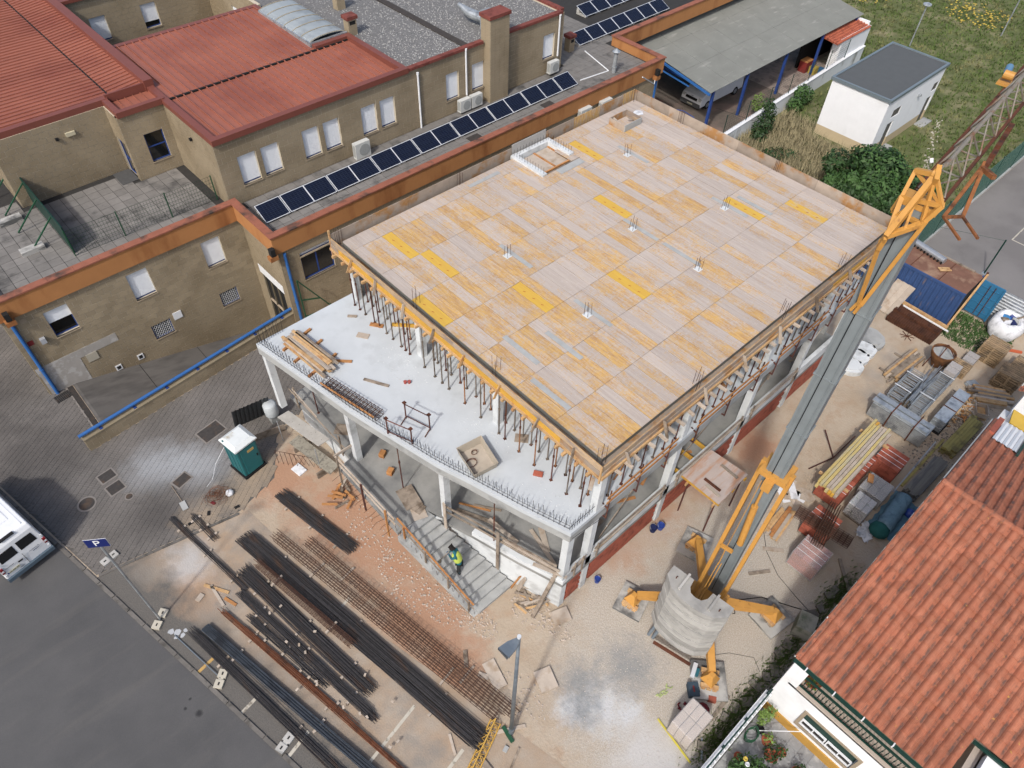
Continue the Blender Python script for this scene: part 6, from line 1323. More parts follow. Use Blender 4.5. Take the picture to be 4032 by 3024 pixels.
# concrete skip bucket
kb_ = thing('concrete_skip', 'rusty round concrete skip with a grey open top', 'skip', (36.1, 3.7, 0))
MB().lathe((36.1, 3.7, 0), [(.28, .25), (.6, 1.0), (.64, 1.25), (.58, 1.25), (.56, 1.1)], 18).build('hopper', mat('skip_rust', L(140, 92, 48), .2, 4, L(90, 62, 44), 2.2, (.5, .64)), kb_); MB().cyl((36.1, 3.7, 1.05), (36.1, 3.7, 1.12), .56, 18).build('dried_concrete', conc, kb_)
MB().tube([(36.7, 3.7, 1.2), (36.1, 3.7, 1.75), (35.5, 3.7, 1.2)], .03, 5).tube([(36.1, 4.3, 1.2), (36.1, 3.7, 1.75), (36.1, 3.1, 1.2)], .03, 5).build('bail', rust, kb_)
for k in range(4): a = k*1.57+.7; MB().cyl((36.1+.62*math.cos(a), 3.7+.62*math.sin(a), 0), (36.1+.5*math.cos(a), 3.7+.5*math.sin(a), .8), .03, 5).build('leg', rust, kb_)
# big bag
bbg = thing('bulk_bag', 'large white bulk bag full of rubbish beside the blue door', 'bag', (41.7, 2.4, 0)); b = MB(); q = random.Random(4); k0 = len(b.v); n = 22
pf_ = [(.85, 0), (1.05, .25), (1.08, .6), (.95, .95), (.72, 1.12), (.62, 1.05), (.5, .85)]
for r, z in pf_:
    for i in range(n): a = 2*math.pi*i/n; rr = r*(1+.07*math.sin(5*a+z*4)+q.uniform(-.035, .035)); b.v.append((41.75+rr*math.cos(a), 2.4+rr*math.sin(a)*.85, z+q.uniform(-.03, .03)*(z > .1)))
for j in range(len(pf_)-1):
    for i in range(n): b.f.append((j*n+i, j*n+(i+1) % n, (j+1)*n+(i+1) % n, (j+1)*n+i))
b.f.append(tuple(range((len(pf_)-1)*n, len(pf_)*n))); b.build('sack', white_plastic, bbg, smooth=True)
for i, m in enumerate((plastic_blue, mat('sky_plastic', L(60, 150, 220), .1, 4), wood_old, white_plastic, mat('navy_plastic', (0, 0, 0)), conc)): a = i*1.05; MB().ob((41.75+.3*math.cos(a), 2.4+.25*math.sin(a), .95), (.35, .3, .18), a, .3, .2).build('rubbish', m, bbg)
bar_thing('orange_tube', 'bright orange plastic tube below the bulk bag', 'tube', (40.2, 2.0, .08), (40.9, .9, .08), .12, .12, mat('orange_plastic', L(226, 104, 50), .06, 4))
# corrugated sheet fence and leaning poles at the right edge
sf = thing('sheet_fence', 'low galvanised corrugated sheet fence right of the open door', 'fence', (42.8, 2, 0))
for i in range(12): MB().box(42.6, 42.63, 4.0-i*.4, 4.38-i*.4, .05, 1.9).build('sheet', galv, sf)
for k in range(9): MB().box(42.56, 42.6, -.4, 4.4, .15+k*.2, .2+k*.2).build('rib', alu, sf)
for i, (p, q_) in enumerate((((41.9, 3.0, 0), (42.4, .6, 3.0)), ((42.1, 2.6, 0), (42.5, .3, 2.8)))): bar_thing('pole', ('upper brown timber pole leaning over the sheet fence', 'lower brown timber pole leaning over the sheet fence')[i], 'pole', p, q_, .08, .08, wood_old)
# pallets
def pallet_proto(m):
    th = thing('pallet', 'x', 'pallet', local=True)
    for i in range(7): MB().box(-.5+i*.15, -.5+i*.15+.1, -.6, .6, .11, .13).build('deck_board', m, th)
    for y in (-.55, 0, .55): MB().box(-.5, .5, y-.05, y+.05, .02, .11).build('stringer', m, th)
    for i in (0, 3, 6): MB().box(-.5+i*.15, -.4+i*.15, -.6, .6, 0, .02).build('base_board', m, th)
    return th
pw_ = mat('pallet_wood', L(182, 152, 112), .18, 4, L(136, 116, 92), 2, (.5, .62), rd=.15); pp = pallet_proto(pw_); pp['used'] = 0
def pal(x, y, z, rz, lab, group):
    o = copy_tree(pp, (x, y, z), rz, lab); o['group'] = group; return o
for k in range(9): pal(39.0+rnd.uniform(-.03, .03), 2.0+rnd.uniform(-.03, .03), k*.135, rnd.uniform(-.04, .04), f'{ORD[k]} pallet from the ground in the tall stack by the bulk bag', 'pallets stacked by the bulk bag')
for k in range(3): pal(36.85, 2.85, k*.135, .0+rnd.uniform(-.03, .03), f'{ORD[k]} pallet from the ground in the low stack beside the skip', 'pallets stacked beside the skip')
for k in range(8): pal(37.7+rnd.uniform(-.04, .04), .55+rnd.uniform(-.04, .04), k*.135, rnd.uniform(-.06, .06), f'{ORD[k]} pallet from the ground in the grey stack at the right edge', 'pallets stacked at the right edge')
for k in range(5): pal(39.3+rnd.uniform(-.04, .04), .3+rnd.uniform(-.04, .04), k*.135, rnd.uniform(-.06, .06), f'{ORD[k]} pallet from the ground in the far right stack', 'pallets in the far right stack')
for c_ in list(pp.children): bpy.data.objects.remove(c_)
bpy.data.objects.remove(pp)
def bundle(name, lab, cat, p0, p1, across, rows, d, m, shape='tube', up0=0.0, straps=(), gap=1.02, jit=.03, seed=1, strap_m=None, group=None, piecename='tube'):
    """parallel bars stacked in a block; p0->p1 is the axis, 'across' bars wide, 'rows' high"""
    p0, p1 = V3(p0), V3(p1); ax = (p1-p0).normalized(); sd_ = V3((-ax.y, ax.x, 0)).normalized(); q = random.Random(seed); th = thing(name, lab, cat, tuple((p0+p1)/2), group=group)
    for r in range(rows):
        for i in range(across):
            o = sd_*((i-(across-1)/2)*d*gap)+V3((0, 0, up0+d/2+r*d)); e0, e1 = q.uniform(-jit, jit), q.uniform(-jit, jit); b = MB()
            a, c = p0+ax*e0+o, p1+ax*e1+o
            if shape == 'tube': b.cyl(a, c, d/2*.96, 6)
            else: b.bar(a, c, d*.95, d*.92)
            b.build(piecename, m(q) if callable(m) else m, th)
    for s_ in straps:
        c = p0.lerp(p1, s_); w_ = across*d*gap/2+.01; h = rows*d+.012+up0
        MB().bar(c-sd_*w_+V3((0, 0, h)), c+sd_*w_+V3((0, 0, h)), .03, .012).bar(c-sd_*w_+V3((0, 0, .02)), c-sd_*w_+V3((0, 0, h)), .03, .012, tuple(ax)).bar(c+sd_*w_+V3((0, 0, .02)), c+sd_*w_+V3((0, 0, h)), .03, .012, tuple(ax)).build('strap', strap_m or rust, th)
    return th
# galvanised stacks
gs_ = thing('scaffold_plank_stack', 'large strapped stack of galvanised scaffold decks lying across the yard', 'scaffold stack', (30.5, 3.1, 0))
for r in range(9):
    for i in range(3): MB().box(30.12+i*.31, 30.41+i*.31, 1.62, 4.5, .1+r*.105, .19+r*.105).build('deck', galv, gs_)
for r in range(2): MB().box(30.2+r*.4, 30.5+r*.4, 1.7, 4.6, 1.05, 1.13).build('deck', galv, gs_)
for y in (2.3, 3.5): MB().box(30.08, 31.08, y-.03, y+.03, 1.135, 1.16).box(30.06, 30.09, y-.03, y+.03, .05, 1.16).build('strap', rust, gs_); MB().box(30.1, 31.05, y-.05, y+.05, .0, .1).build('bearer', wood_old, gs_)
def ladder_stack(name, lab, x0, x1, y0, y1, n, h, lattice=False, seed=2):
    th = thing(name, lab, 'scaffold stack', ((x0+x1)/2, (y0+y1)/2, 0), group='galvanised scaffold frame stacks'); q = random.Random(seed)
    for y in (x0+.4, x1-.4): MB().box(y-.05, y+.05, y0, y1, 0, .1).build('bearer', wood_old, th)
    for k in range(n):
        z = .12+k*h/n; e = q.uniform(-.1, .1); b = MB()
        for y in (y0+.04+q.uniform(0, .05), y1-.04-q.uniform(0, .05)): b.cyl((x0+e, y, z), (x1+e, y, z), .024, 6)
        nr = int((x1-x0)/.5)
        for i in range(nr+1): xx = x0+.1+(x1-x0-.2)*i/nr+e; b.cyl((xx, y0+.05, z), (xx, y1-.05, z), .017, 5)
        b.build('frame', galv, th)
    for x in (lerp(x0, x1, .25), lerp(x0, x1, .75)): MB().box(x-.025, x+.025, y0-.03, y1+.03, h+.14, h+.17).build('strap', alu, th)
    return th
ladder_stack('scaffold_frame_stack', 'left stack of galvanised scaffold frames behind the deck stack', 31.7, 34.3, 3.55, 4.4, 10, .75)
ladder_stack('scaffold_frame_stack', 'right taller stack of galvanised scaffold frames beside the skip', 31.6, 35.9, 2.45, 3.2, 11, .85, seed=3)
b = thing('scaffold_brace_heap', 'loose heap of thin galvanised braces between the frame stacks', 'scaffold braces', (33, 3.4, 0)); q = random.Random(14)
for i in range(22): MB().cyl((31.9+q.uniform(-.2, .2), 3.3+q.uniform(-.15, .2), .5+i*.02), (34.8+q.uniform(-.6, .6), 3.45+q.uniform(-.3, .3), .55+i*.02), .018, 5).build('brace', galv, b)
MB().box(32, 34.5, 3.28, 3.5, 0, .5).build('bearer', wood_old, b)
gp = thing('scaffold_plank_stack', 'narrow stack of pale galvanised planks beside the wood scraps', 'scaffold stack', (33.2, 1.67, 0))
for r in range(8): MB().box(31.8+rnd.uniform(-.04, .04), 34.6+rnd.uniform(-.04, .04), 1.36, 1.98, .08+r*.1, .165+r*.1).build('deck', galv, gp)
MB().box(31.7, 32.8, 1.3, 2.0, 0, .08).box(33.8, 34.2, 1.3, 2.0, 0, .08).build('bearer', black_rub, gp)
for x in (32.9, 33.8): MB().box(x-.03, x+.03, 1.33, 2.01, .87, .89).build('strap', rust, gp)
for i, (x, y) in enumerate(((35.3, 2.8), (37.9, 2.6))):
    t_ = thing('slab_pallet', ('small strapped stack of speckled slabs on the right frame stack', 'small strapped stack of speckled slabs beside the tall pallets')[i], 'slabs', (x, y, 0), local=False); z0 = 1.05 if i == 0 else .2
    for k in range(3): MB().box(x-.45, x-.02, y-.3, y+.3, z0+k*.08, z0+.07+k*.08).box(x+.02, x+.45, y-.3, y+.3, z0+k*.08, z0+.07+k*.08).build('slab', mat('speckled_slab', L(186, 180, 176), .14, 12), t_)
    if i: MB().box(x-.4, x+.4, y-.3, y+.3, 0, .2).build('bearer', wood_old, t_)
bundle('tube_bundle', 'small bundle of short galvanised tubes near the wooden planks', 'tubes', (36.4, 1.9, 0), (36.0, .9, 0), 7, 3, .08, galv)
def rw_(q): return q.choice((wood_old, wood_pale, wood_new))
bundle('plank_stack', 'loose weathered planks on bearers beside the scaffold frames', 'planks', (33.3, 4.95, .1), (36.0, 4.75, .1), 7, 2, .12, rw_, 'bar', jit=.35, seed=5, piecename='plank')
for i, x in enumerate((33.7, 35.4)): bar_thing('timber_bearer', ('front bearer under the weathered yard planks', 'rear bearer under the weathered yard planks')[i], 'timber', (x, 5.7, .05), (x, 4.3, .05), .1, .1, wood_old)
bundle('plank_stack', 'long grey and yellow planks stacked below the far pallets', 'planks', (35.6, 1.35, 0), (36.6, -.1, 0), 9, 3, .13, rw_, 'bar', jit=.3, seed=6, piecename='plank')
sc2 = thing('wood_scraps', 'heap of splintered wood scraps beside the galvanised planks', 'wood scraps', (34.3, 1.0, 0)); q = random.Random(15)
for i in range(150):
    x, y = q.gauss(34.5, .7), q.gauss(.95, .22); a = q.uniform(0, 3.14); l_ = q.uniform(.2, .55)
    MB().ob((x, y, .04+.3*math.exp(-((x-34.5)**2+(y-.95)**2*4)/1.2)*q.random()), (l_, q.uniform(.04, .1), .03), a, q.uniform(-.3, .3), q.uniform(-.3, .3)).build('scrap', q.choice((wood_new, wood_pale, wood_orange, wood_pale)), sc2)
cr_ = thing('wooden_crate', 'small open wooden crate on the wood scraps', 'crate', (34.6, .55, .2), local=True, rz=.5)
MB().box(-.4, .4, -.3, .3, 0, .03).build('bottom', wood_new, cr_)
for a in ((-.4, .4, -.3, -.27), (-.4, .4, .27, .3), (-.4, -.37, -.27, .27), (.37, .4, -.27, .27)): MB().box(*a, .03, .3).build('side', wood_pale, cr_)
ybm = mat('mossy_yellow_beam', L(178, 164, 84), .12, 3, L(140, 126, 74), 1.8, (.5, .62), rd=.12)
bundle('beam_stack', 'stack of mossy yellow formwork beams along the house side', 'beams', (30.85, .5, 0), (33.9, .4, 0), 5, 3, .14, ybm, 'bar', jit=.15, seed=7, piecename='beam')
gbm = mat('grey_beam', L(136, 132, 124), .14, 3, L(104, 104, 104), 1.6, (.5, .62), st=(.4, 3, 1), rd=.2)
bundle('beam_stack', 'stack of weathered grey beams along the house side', 'beams', (27.1, .55, 0), (30.0, .45, 0), 7, 4, .1, gbm, 'bar', jit=.15, seed=8, piecename='beam')
bar_thing('timber_beam', 'long single greenish beam lying beside the beam stacks', 'timber', (27.4, 1.05, .06), (31.6, 1.0, .06), .12, .1, ybm); bar_thing('steel_rod', 'thin grey rod lying beside the greenish beam', 'rod', (26.8, 1.15, .04), (31.2, 1.2, .04), .05, .05, galv)
# brick packs
bk1 = MB().box(-.146, .146, -.196, .196, 0, .186).mesh('brick', brick_red); bk2 = MB().box(-.095, .095, -.146, .146, 0, .286).mesh('brick', brick_red)
def brick_pack(lab, x0, y0, nx, ny, nz, z0=.13, skip=lambda i, j, k: False, band=True):
    th = thing('brick_pack', lab, 'bricks', (x0+nx*.15, y0+ny*.2, 0), group='pallets of red hollow bricks')
    for i in range(3): MB().box(x0, x0+nx*.3, y0+i*(ny*.4-.1)/2, y0+.1+i*(ny*.4-.1)/2, 0, z0-.005).build('pallet_runner', wood_old, th)
    for k in range(nz):
        for j in range(ny):
            for i in range(nx):
                if 0 < i < nx-1 and 0 < j < ny-1 and k < nz-1: continue
                if skip(i, j, k): continue
                piece('brick', bk1, th, (x0+.15+i*.3+rnd.uniform(-.004, .004), y0+.2+j*.4+rnd.uniform(-.004, .004), z0+k*.19), rnd.uniform(-.01, .01))
    if band:
        for i in range(1, nx): MB().box(x0+i*.3-.012, x0+i*.3+.012, y0-.012, y0+ny*.4+.012, z0+nz*.19+.001, z0+nz*.19+.008).build('band', white_plastic, th)
    return th
brick_pack('red brick pack farthest from the crane with exposed loose top bricks', 27.0, 1.5, 4, 3, 5); brick_pack('red brick pack under the far end of the yellow beams', 25.6, 2.55, 5, 3, 5); brick_pack('red brick pack under the near end of the yellow beams', 23.75, 2.5, 4, 3, 5)
brick_pack('red brick pack below the crossed rebar mats', 21.5, 1.85, 4, 3, 5); brick_pack('red brick pack nearest the crane with a shrink-wrapped lower end', 19.75, 1.3, 4, 3, 5)
wrap = NT('shrink_film'); bs = wrap.n('ShaderNodeBsdfTransparent'); mx = wrap.n('ShaderNodeMixShader'); wrap.out((.7, .7, .7), .18, 0, .6, bump=.6, bsc=5); mx.inputs[0].default_value = .28
wrap.l(bs.outputs[0], mx.inputs[1]); wrap.l(wrap.b.outputs[0], mx.inputs[2]); wrap.l(mx.outputs[0], wrap.t.nodes['Material Output'].inputs[0]); wrap = wrap.m
MB().box(19.72, 20.95, 1.27, 2.53, .1, 1.1).build('shrink_film', wrap, label='clear shrink film around the nearest red brick pack', cat='film')
# yellow beam stack on the brick packs
bs_ = thing('beam_stack', 'long stack of yellow formwork beams resting on the red brick packs', 'beams', (26, 3.2, 1.1)); q = random.Random(16)
for x in (24.2, 27.9): MB().box(x-.06, x+.06, 2.5, 4.0, 1.09, 1.2).build('bearer', wood_new, bs_)
yb2 = mat('cream_yellow_beam', L(226, 200, 116), .1, 3, L(206, 196, 160), 1.4, (.46, .6), st2=(.4, 4, 1), rd=.1)
for r in range(2):
    for i in range(7): MB().bar((23.35+q.uniform(-.1, .2), 2.75+i*.15+(.03*r), 1.28+r*.16), (28.55+q.uniform(-.2, .3), 2.85+i*.15, 1.28+r*.16), .13, .15).build('beam', q.choice((yb2, yb2, ply_yellow, wood_pale, yb2)), bs_)
# crossed rebar mats
def rmat(lab, p0, p1, wd, z, n=12, seed=1):
    th = thing('rebar_mat', lab, 'rebar', ((p0[0]+p1[0])/2, (p0[1]+p1[1])/2, z), group='rusty rebar mats on the brick packs'); a, c = V3((*p0, z)), V3((*p1, z)); ax = (c-a).normalized(); sd_ = V3((-ax.y, ax.x, 0)); b = MB(); b2 = MB()
    for layer in range(4):
        for i in range(6): o = sd_*(-wd/2+wd*i/5)+V3((0, 0, layer*.09)); b.cyl(a+o, c+o, .013, 4)
    for k in range(n):
        p = a.lerp(c, k/(n-1))
        for layer in range(4): b2.cyl(p-sd_*wd*.52+V3((0, 0, layer*.09+.02)), p+sd_*wd*.52+V3((0, 0, layer*.09+.02)), .011, 4)
    b.build('long_bars', rebar_m, th, kind='stuff'); b2.build('cross_bars', rebar_m, th, kind='stuff'); return th
rmat('upper rusty rebar mat lying across the brick packs', (22.75, 2.45), (20.4, 1.95), .5, 1.48); rmat('lower rusty rebar mat sticking out beside the brick packs', (21.5, 3.5), (21.85, 1.05), .55, 1.1)
# wrapped pallets, tarp roll, ball
def wrapped(lab, x0, x1, y0, y1, h, m, top, rows=5):
    th = thing('wrapped_pallet', lab, 'pallet load', ((x0+x1)/2, (y0+y1)/2, 0)); MB().box(x0, x1, y0, y1, 0, .13).build('pallet', wood_old, th); q = random.Random(int(x0*10))
    for k in range(rows):
        z0 = .135+k*(h-.135)/rows; z1 = .135+(k+1)*(h-.135)/rows-.006; e = .03
        nx, ny = 2, 3
        for i in range(nx):
            for j in range(ny):
                a = x0+(x1-x0)*i/nx+.006; b_ = x0+(x1-x0)*(i+1)/nx-.006; c = y0+(y1-y0)*j/ny+.006; d = y0+(y1-y0)*(j+1)/ny-.006
                o = MB().box(a, b_, c, d, z0, z1).build('sack', m, th); mo = o.modifiers.new('b', 'BEVEL'); mo.width = .035; mo.segments = 2
    f = MB().box(x0-.015, x1+.015, y0-.015, y1+.015, .1, h+.012).build('film', top, th); mo = f.modifiers.new('b', 'BEVEL'); mo.width = .05; mo.segments = 3; return th
wrapped('plastic-wrapped pallet of white and green sacks beside the red bricks', 23.9, 24.85, 1.3, 2.2, .98, mat('grey_sack', L(196, 196, 196), .1, 3, L(120, 150, 110), 4, (.62, .7)), wrap)
wrapped('loosely wrapped pallet half covered with clear plastic film', 25.2, 26.4, 1.2, 2.35, .8, mat('grey_load', L(150, 146, 140), .15, 2), wrap, 4)
MB().ob((25.9, 2.2, .9), (.5, .25, .05), .4).build('plank', wood_orange, label='short orange board on top of the loosely wrapped pallet', cat='plank')
tr_ = MB(); n = 14; q = random.Random(2); P0, P1 = V3((26.6, .62, .34)), V3((24.4, .5, .34))
for j in range(13):
    c = P0.lerp(P1, j/12); rr = .34*(1+.06*math.sin(j*2.1)); 
    for i in range(n): a = 2*math.pi*i/n; r_ = rr*(1+q.uniform(-.05, .05)); tr_.v.append((c.x, c.y+r_*math.cos(a)*1.1, max(.01, c.z+r_*math.sin(a))))
for j in range(12):
    for i in range(n): tr_.f.append((j*n+i, j*n+(i+1) % n, (j+1)*n+(i+1) % n, (j+1)*n+i))
tr_.f.append(tuple(range(n))[::-1]); tr_.f.append(tuple(range(12*n, 13*n)))
tr_.build('tarpaulin_roll', mat('blue_grey_tarp', L(120, 158, 176), .12, 4, L(96, 132, 152), 3, (.5, .62), rough=.6), label='fat rolled blue-grey tarpaulin along the house side', cat='tarpaulin', smooth=True)
q = random.Random(3)
def sheet(name, lab, x0, x1, y0, y1, m, amp, cat):
    b = MB(); nx, ny = 12, 10
    for j in range(ny+1):
        for i in range(nx+1): e = q.uniform(-.06, .06); b.v.append((lerp(x0, x1, i/nx)+e, lerp(y0, y1, j/ny)+q.uniform(-.06, .06), .02+amp*q.random()))
    for j in range(ny):
        for i in range(nx): k = j*(nx+1)+i; b.f.append((k, k+1, k+nx+2, k+nx+1))
    return b.build(name, m, label=lab, cat=cat, smooth=True)
sheet('crumpled_tarp', 'crumpled blue tarpaulin spread under the tarpaulin roll', 24.2, 26.9, -.1, 1.1, mat('blue_tarp', L(96, 140, 160), .15, 3, rough=.6), .16, 'tarpaulin'); sheet('crumpled_film', 'crumpled clear plastic film beside the wrapped sacks', 23.3, 24.3, .55, 1.25, white_plastic, .22, 'film')
MB().lathe((24.2, .55, .0), [(.3, .02), (.45, .2), (.4, .45), (.15, .62)], 12).build('green_sack', mat('teal_sack', L(30, 110, 104), .15, 3), label='dark teal sack at the near end of the tarpaulin roll', cat='sack', smooth=True)
MB().lathe((26.1, .05, .0), [(.08, .01), (.2, .08), (.25, .22), (.2, .36), (.08, .45)], 14).build('blue_ball', plastic_blue, label='round blue bag beside the tarpaulin roll', cat='bag', smooth=True)
# plank heap and insulation boards between crane and bricks
its = []; q = random.Random(18)
for i in range(9): its.append(((20.4+q.uniform(-.2, .2), 3.35+i*.09, .06+.05*(i % 3)), (22.0+q.uniform(-.2, .3), 3.6+i*.07, .08+.05*(i % 3)), .15, .04, q.choice((wood_new, wood_orange, wood_pale, wood_new))))
pile('plank_heap', 'heap of fresh and weathered planks between crane and brick packs', 'planks', its, (21.2, 3.7, 0))
for i in range(14):
    x, y = q.uniform(22.5, 23.7), q.uniform(3.6, 4.9); MB().ob((x, y, .03+.02*(i % 5)), (q.uniform(.4, .8), q.uniform(.3, .5), .02), q.uniform(0, 3)).build('cement_board', (wood_pale, white_plastic, wood_pale)[i % 3], label='flat pale board in the scatter beside the near brick pack', cat='board', group='pale boards scattered beside the near brick pack')
its = [((24.9, 4.6, .05), (26.4, 4.15, .05), .05, .05, rust), ((26.4, 4.15, .05), (27.3, 5.3, .4), .05, .05, rust), ((26.4, 4.15, .05), (27.6, 4.0, .9), .05, .05, rust)]
th = thing('steel_rods', 'rusty bent steel rods lying on the gravel by the brick packs', 'rods', (26, 4.5, 0))
for p, q_, w_, h_, m in its: MB().bar(p, q_, w_).build('rod', rust_red, th)
bar_thing('plank', 'dark plank lying on the gravel between crane and house', 'plank', (18.1, 3.3, .03), (18.9, 2.75, .03), .14, .05, wood_old); bar_thing('plank', 'grey plank lying near the foot of the brick packs', 'plank', (19.6, 3.6, .03), (20.2, 2.9, .03), .18, .03, wood_pale)
bar_thing('timber_beam', 'dark beam on the ground from the rebar mats to the house', 'timber', (21.7, 1.0, .05), (20.6, -.1, .05), .14, .1, wood_old)
MB().ob((17.6, .35, .45), (.8, .7, .9), .3).build('meter_cabinet', mat('stained_board', L(176, 172, 156), .12, 2, L(120, 128, 104), 1.2, (.5, .62)), label='stained box cabinet with a board on top beside the house wall', cat='cabinet')
th = thing('steel_tangle', 'small tangle of steel bits on the ground before the rusty forms', 'steel', (37.2, 6, 0))
for a in (.2, 1.1, 2.0, 2.7): MB().bar((37.2-.4*math.cos(a), 5.9-.4*math.sin(a), .04), (37.2+.4*math.cos(a), 5.9+.4*math.sin(a), .07), .03).build('rod', rust, th)
# near the cement pallet
cpm = mat('cement_sack', L(206, 186, 168), .06, 3, L(176, 96, 84), 5, (.66, .72))
wrapped('shrink-wrapped pallet of printed cement sacks at the bottom of the yard', 10.4, 11.65, .68, 1.62, 1.2, cpm, wrap, 6)
ts = thing('tool_case', 'dark blue-grey tool case lying beside the crane pad', 'tool case', (12.3, 1.85, 0), local=True, rz=.85)
MB().box(-.26, .26, -.2, .2, 0.0, .16).build('lower_shell', mat('case_blue', L(62, 82, 98), .06, 4), ts); MB().box(-.26, .26, -.2, .2, .165, .3).build('lid', mat('case_blue', (0, 0, 0)), ts); MB().box(-.1, .1, -.25, -.2, .12, .2).build('handle', black_rub, ts); MB().box(-.12, .12, -.03, .03, .3, .304).build('red_mark', mat('toy_red', (0, 0, 0)), ts)
MB().ob((12.58, 1.14, .1), (.2, .3, .2), .6).build('brick', brick_red, label='single red brick standing near the cement pallet', cat='brick')
bar_thing('plank', 'brown plank lying beside the cement pallet', 'plank', (13.2, .78, .03), (12.0, .7, .03), .14, .05, wood_old)
MB().lathe((11.95, 1.15, 0), [(.12, .01), (.28, .12), (.26, .3), (.1, .42)], 10).build('red_bag', mat('dark_red_cloth', L(126, 30, 42), .15, 4), label='dark red cloth bag between the brick and cement pallet', cat='bag', smooth=True)
hs = MB(); q = random.Random(6); P = [V3((11.2, 2.55, .03))]
for i in range(26): P.append(P[-1]+V3((q.uniform(-.14, .17), q.uniform(-.13, .1), 0)))
hs.tube(P, .02, 5).build('strap_tangle', mat('lime_strap', L(190, 206, 130), .1, 4), label='tangled pale green lifting strap on the gravel', cat='strap')
hs = MB(); P = [V3((11.6, 1.9, .04))]
for i in range(26): P.append(P[-1]+V3((q.uniform(-.14, .15), q.uniform(-.12, .1), 0)))
hs.tube(P, .03, 5).build('red_strap', mat('dark_red_cloth', (0, 0, 0)), label='tangled dark red strap beside the tool case', cat='strap')
th = thing('saw_tool', 'white and teal hand tool lying on the crane pad', 'tool', (12.9, 2.3, .18), local=True, rz=.4); MB().box(-.3, .3, -.08, .08, 0, .1).build('blade_guard', alu, th); MB().box(-.2, .1, -.2, -.08, 0, .16).build('grip', mat('teal_tool', L(30, 110, 124), .1, 4), th)
bar_thing('level_bar', 'bright yellow bar lying on the white gravel at the bottom edge', 'bar', (10.5, 2.1, .03), (10.2, .3, .03), .06, .05, mat('bright_yellow', L(230, 214, 40), .05, 4)); bar_thing('steel_post', 'grey steel tube beside the cement pallet', 'tube', (11.2, .55, .03), (10.6, .1, .03), .06, .06, galv)
q = random.Random(19); wd_ = MB()
for _ in range(4200):
    x = q.choice((q.gauss(13.3, .7), q.gauss(16.2, .9), q.gauss(11.6, .6), q.gauss(20, .8), q.uniform(10.5, 21))); y = q.gauss(.18, .22); h = q.uniform(.06, .34); a = q.uniform(0, 6.3); wd_.raw([(x-.035, y, 0), (x+.035, y+.02, 0), (x+.3*h*math.cos(a), y+.3*h*math.sin(a), h)], [(0, 1, 2)])
wd_.build('wall_weeds', leaf_l, kind='stuff', label='strip of weeds along the foot of the white house wall', keep=True)
for i in range(16):
    x = 11+i*.62+q.uniform(-.2, .2); MB().ob((x, .25+q.uniform(-.12, .2), .06), (q.uniform(.3, .5), q.uniform(.25, .4), .12), q.uniform(0, 3)).build('stone_block', mat('rough_stone', L(142, 134, 122), .15, 4), label='rough grey stone in the row along the house wall', cat='stone', group='rough stones along the house wall')
# ================================================================ tiled house and its garden
hs = thing('tiled_house', 'white house with an orange clay tile roof and green balcony railing', 'house', (20, -4, 0))
SLP = .387; ZA = lambda x: 4.88+(x-13.75)*SLP; ZB = lambda x: 5.58+(x-15.3)*SLP; ZR = ZB(21.3); ZC = lambda x: ZR-(x-21.3)*SLP
gp_ = [(13.9, 0), (31.2, 0), (31.2, 3.95), (29.0, ZC(29)-.18), (21.3, ZR-.18), (15.4, ZB(15.4)-.18), (15.3, ZA(15.3)-.1), (13.9, ZA(13.9)-.12)]
MB().raw([(x, y, z) for y in (-.2, -.45) for x, z in gp_], [tuple(range(8))[::-1], tuple(range(8, 16))]+[(i, (i+1) % 8, 8+(i+1) % 8, 8+i) for i in range(8)]).build('side_wall', white_wall, hs)
FW = Wall(hs, 'y', 13.9, -1, -12, -.45, 0, 2.9, [(-3.6, -1.55, .95, 2.02), (-8.4, -6.4, .95, 2.02)], False, core=white_wall, name='front_wall')
MB().box(13.9, 14.15, -.75, -.452, 2.9, ZA(13.9)-.12).build('balcony_pier', white_wall, hs); MB().box(13.9, 15.6, -12, -.452, 2.78, 2.9).build('balcony_floor', mat('beige_floor', L(206, 190, 174), .05, 3), hs); MB().box(13.88, 14.0, -5.6, -.75, 2.9, 3.0).build('balcony_kerb', mat('beige_floor', (0, 0, 0)), hs)
MB().box(15.6, 15.8, -12, -.452, 2.9, 5.4).build('balcony_back_wall', mat('beige_wall', L(206, 190, 176), .05, 2), hs); MB().box(13.9, 15.6, -5.7, -5.45, 2.9, 5.0).build('balcony_pier', mat('beige_wall', (0, 0, 0)), hs); MB().box(13.9, 14.1, -12, -5.7, 2.9, 5.3).build('front_wall_upper', white_wall, hs)
MB().box(13.84, 13.9, -12, -.2, 0, .55).build('plinth', mat('ochre_plinth', L(214, 160, 46), .08, 2), hs)
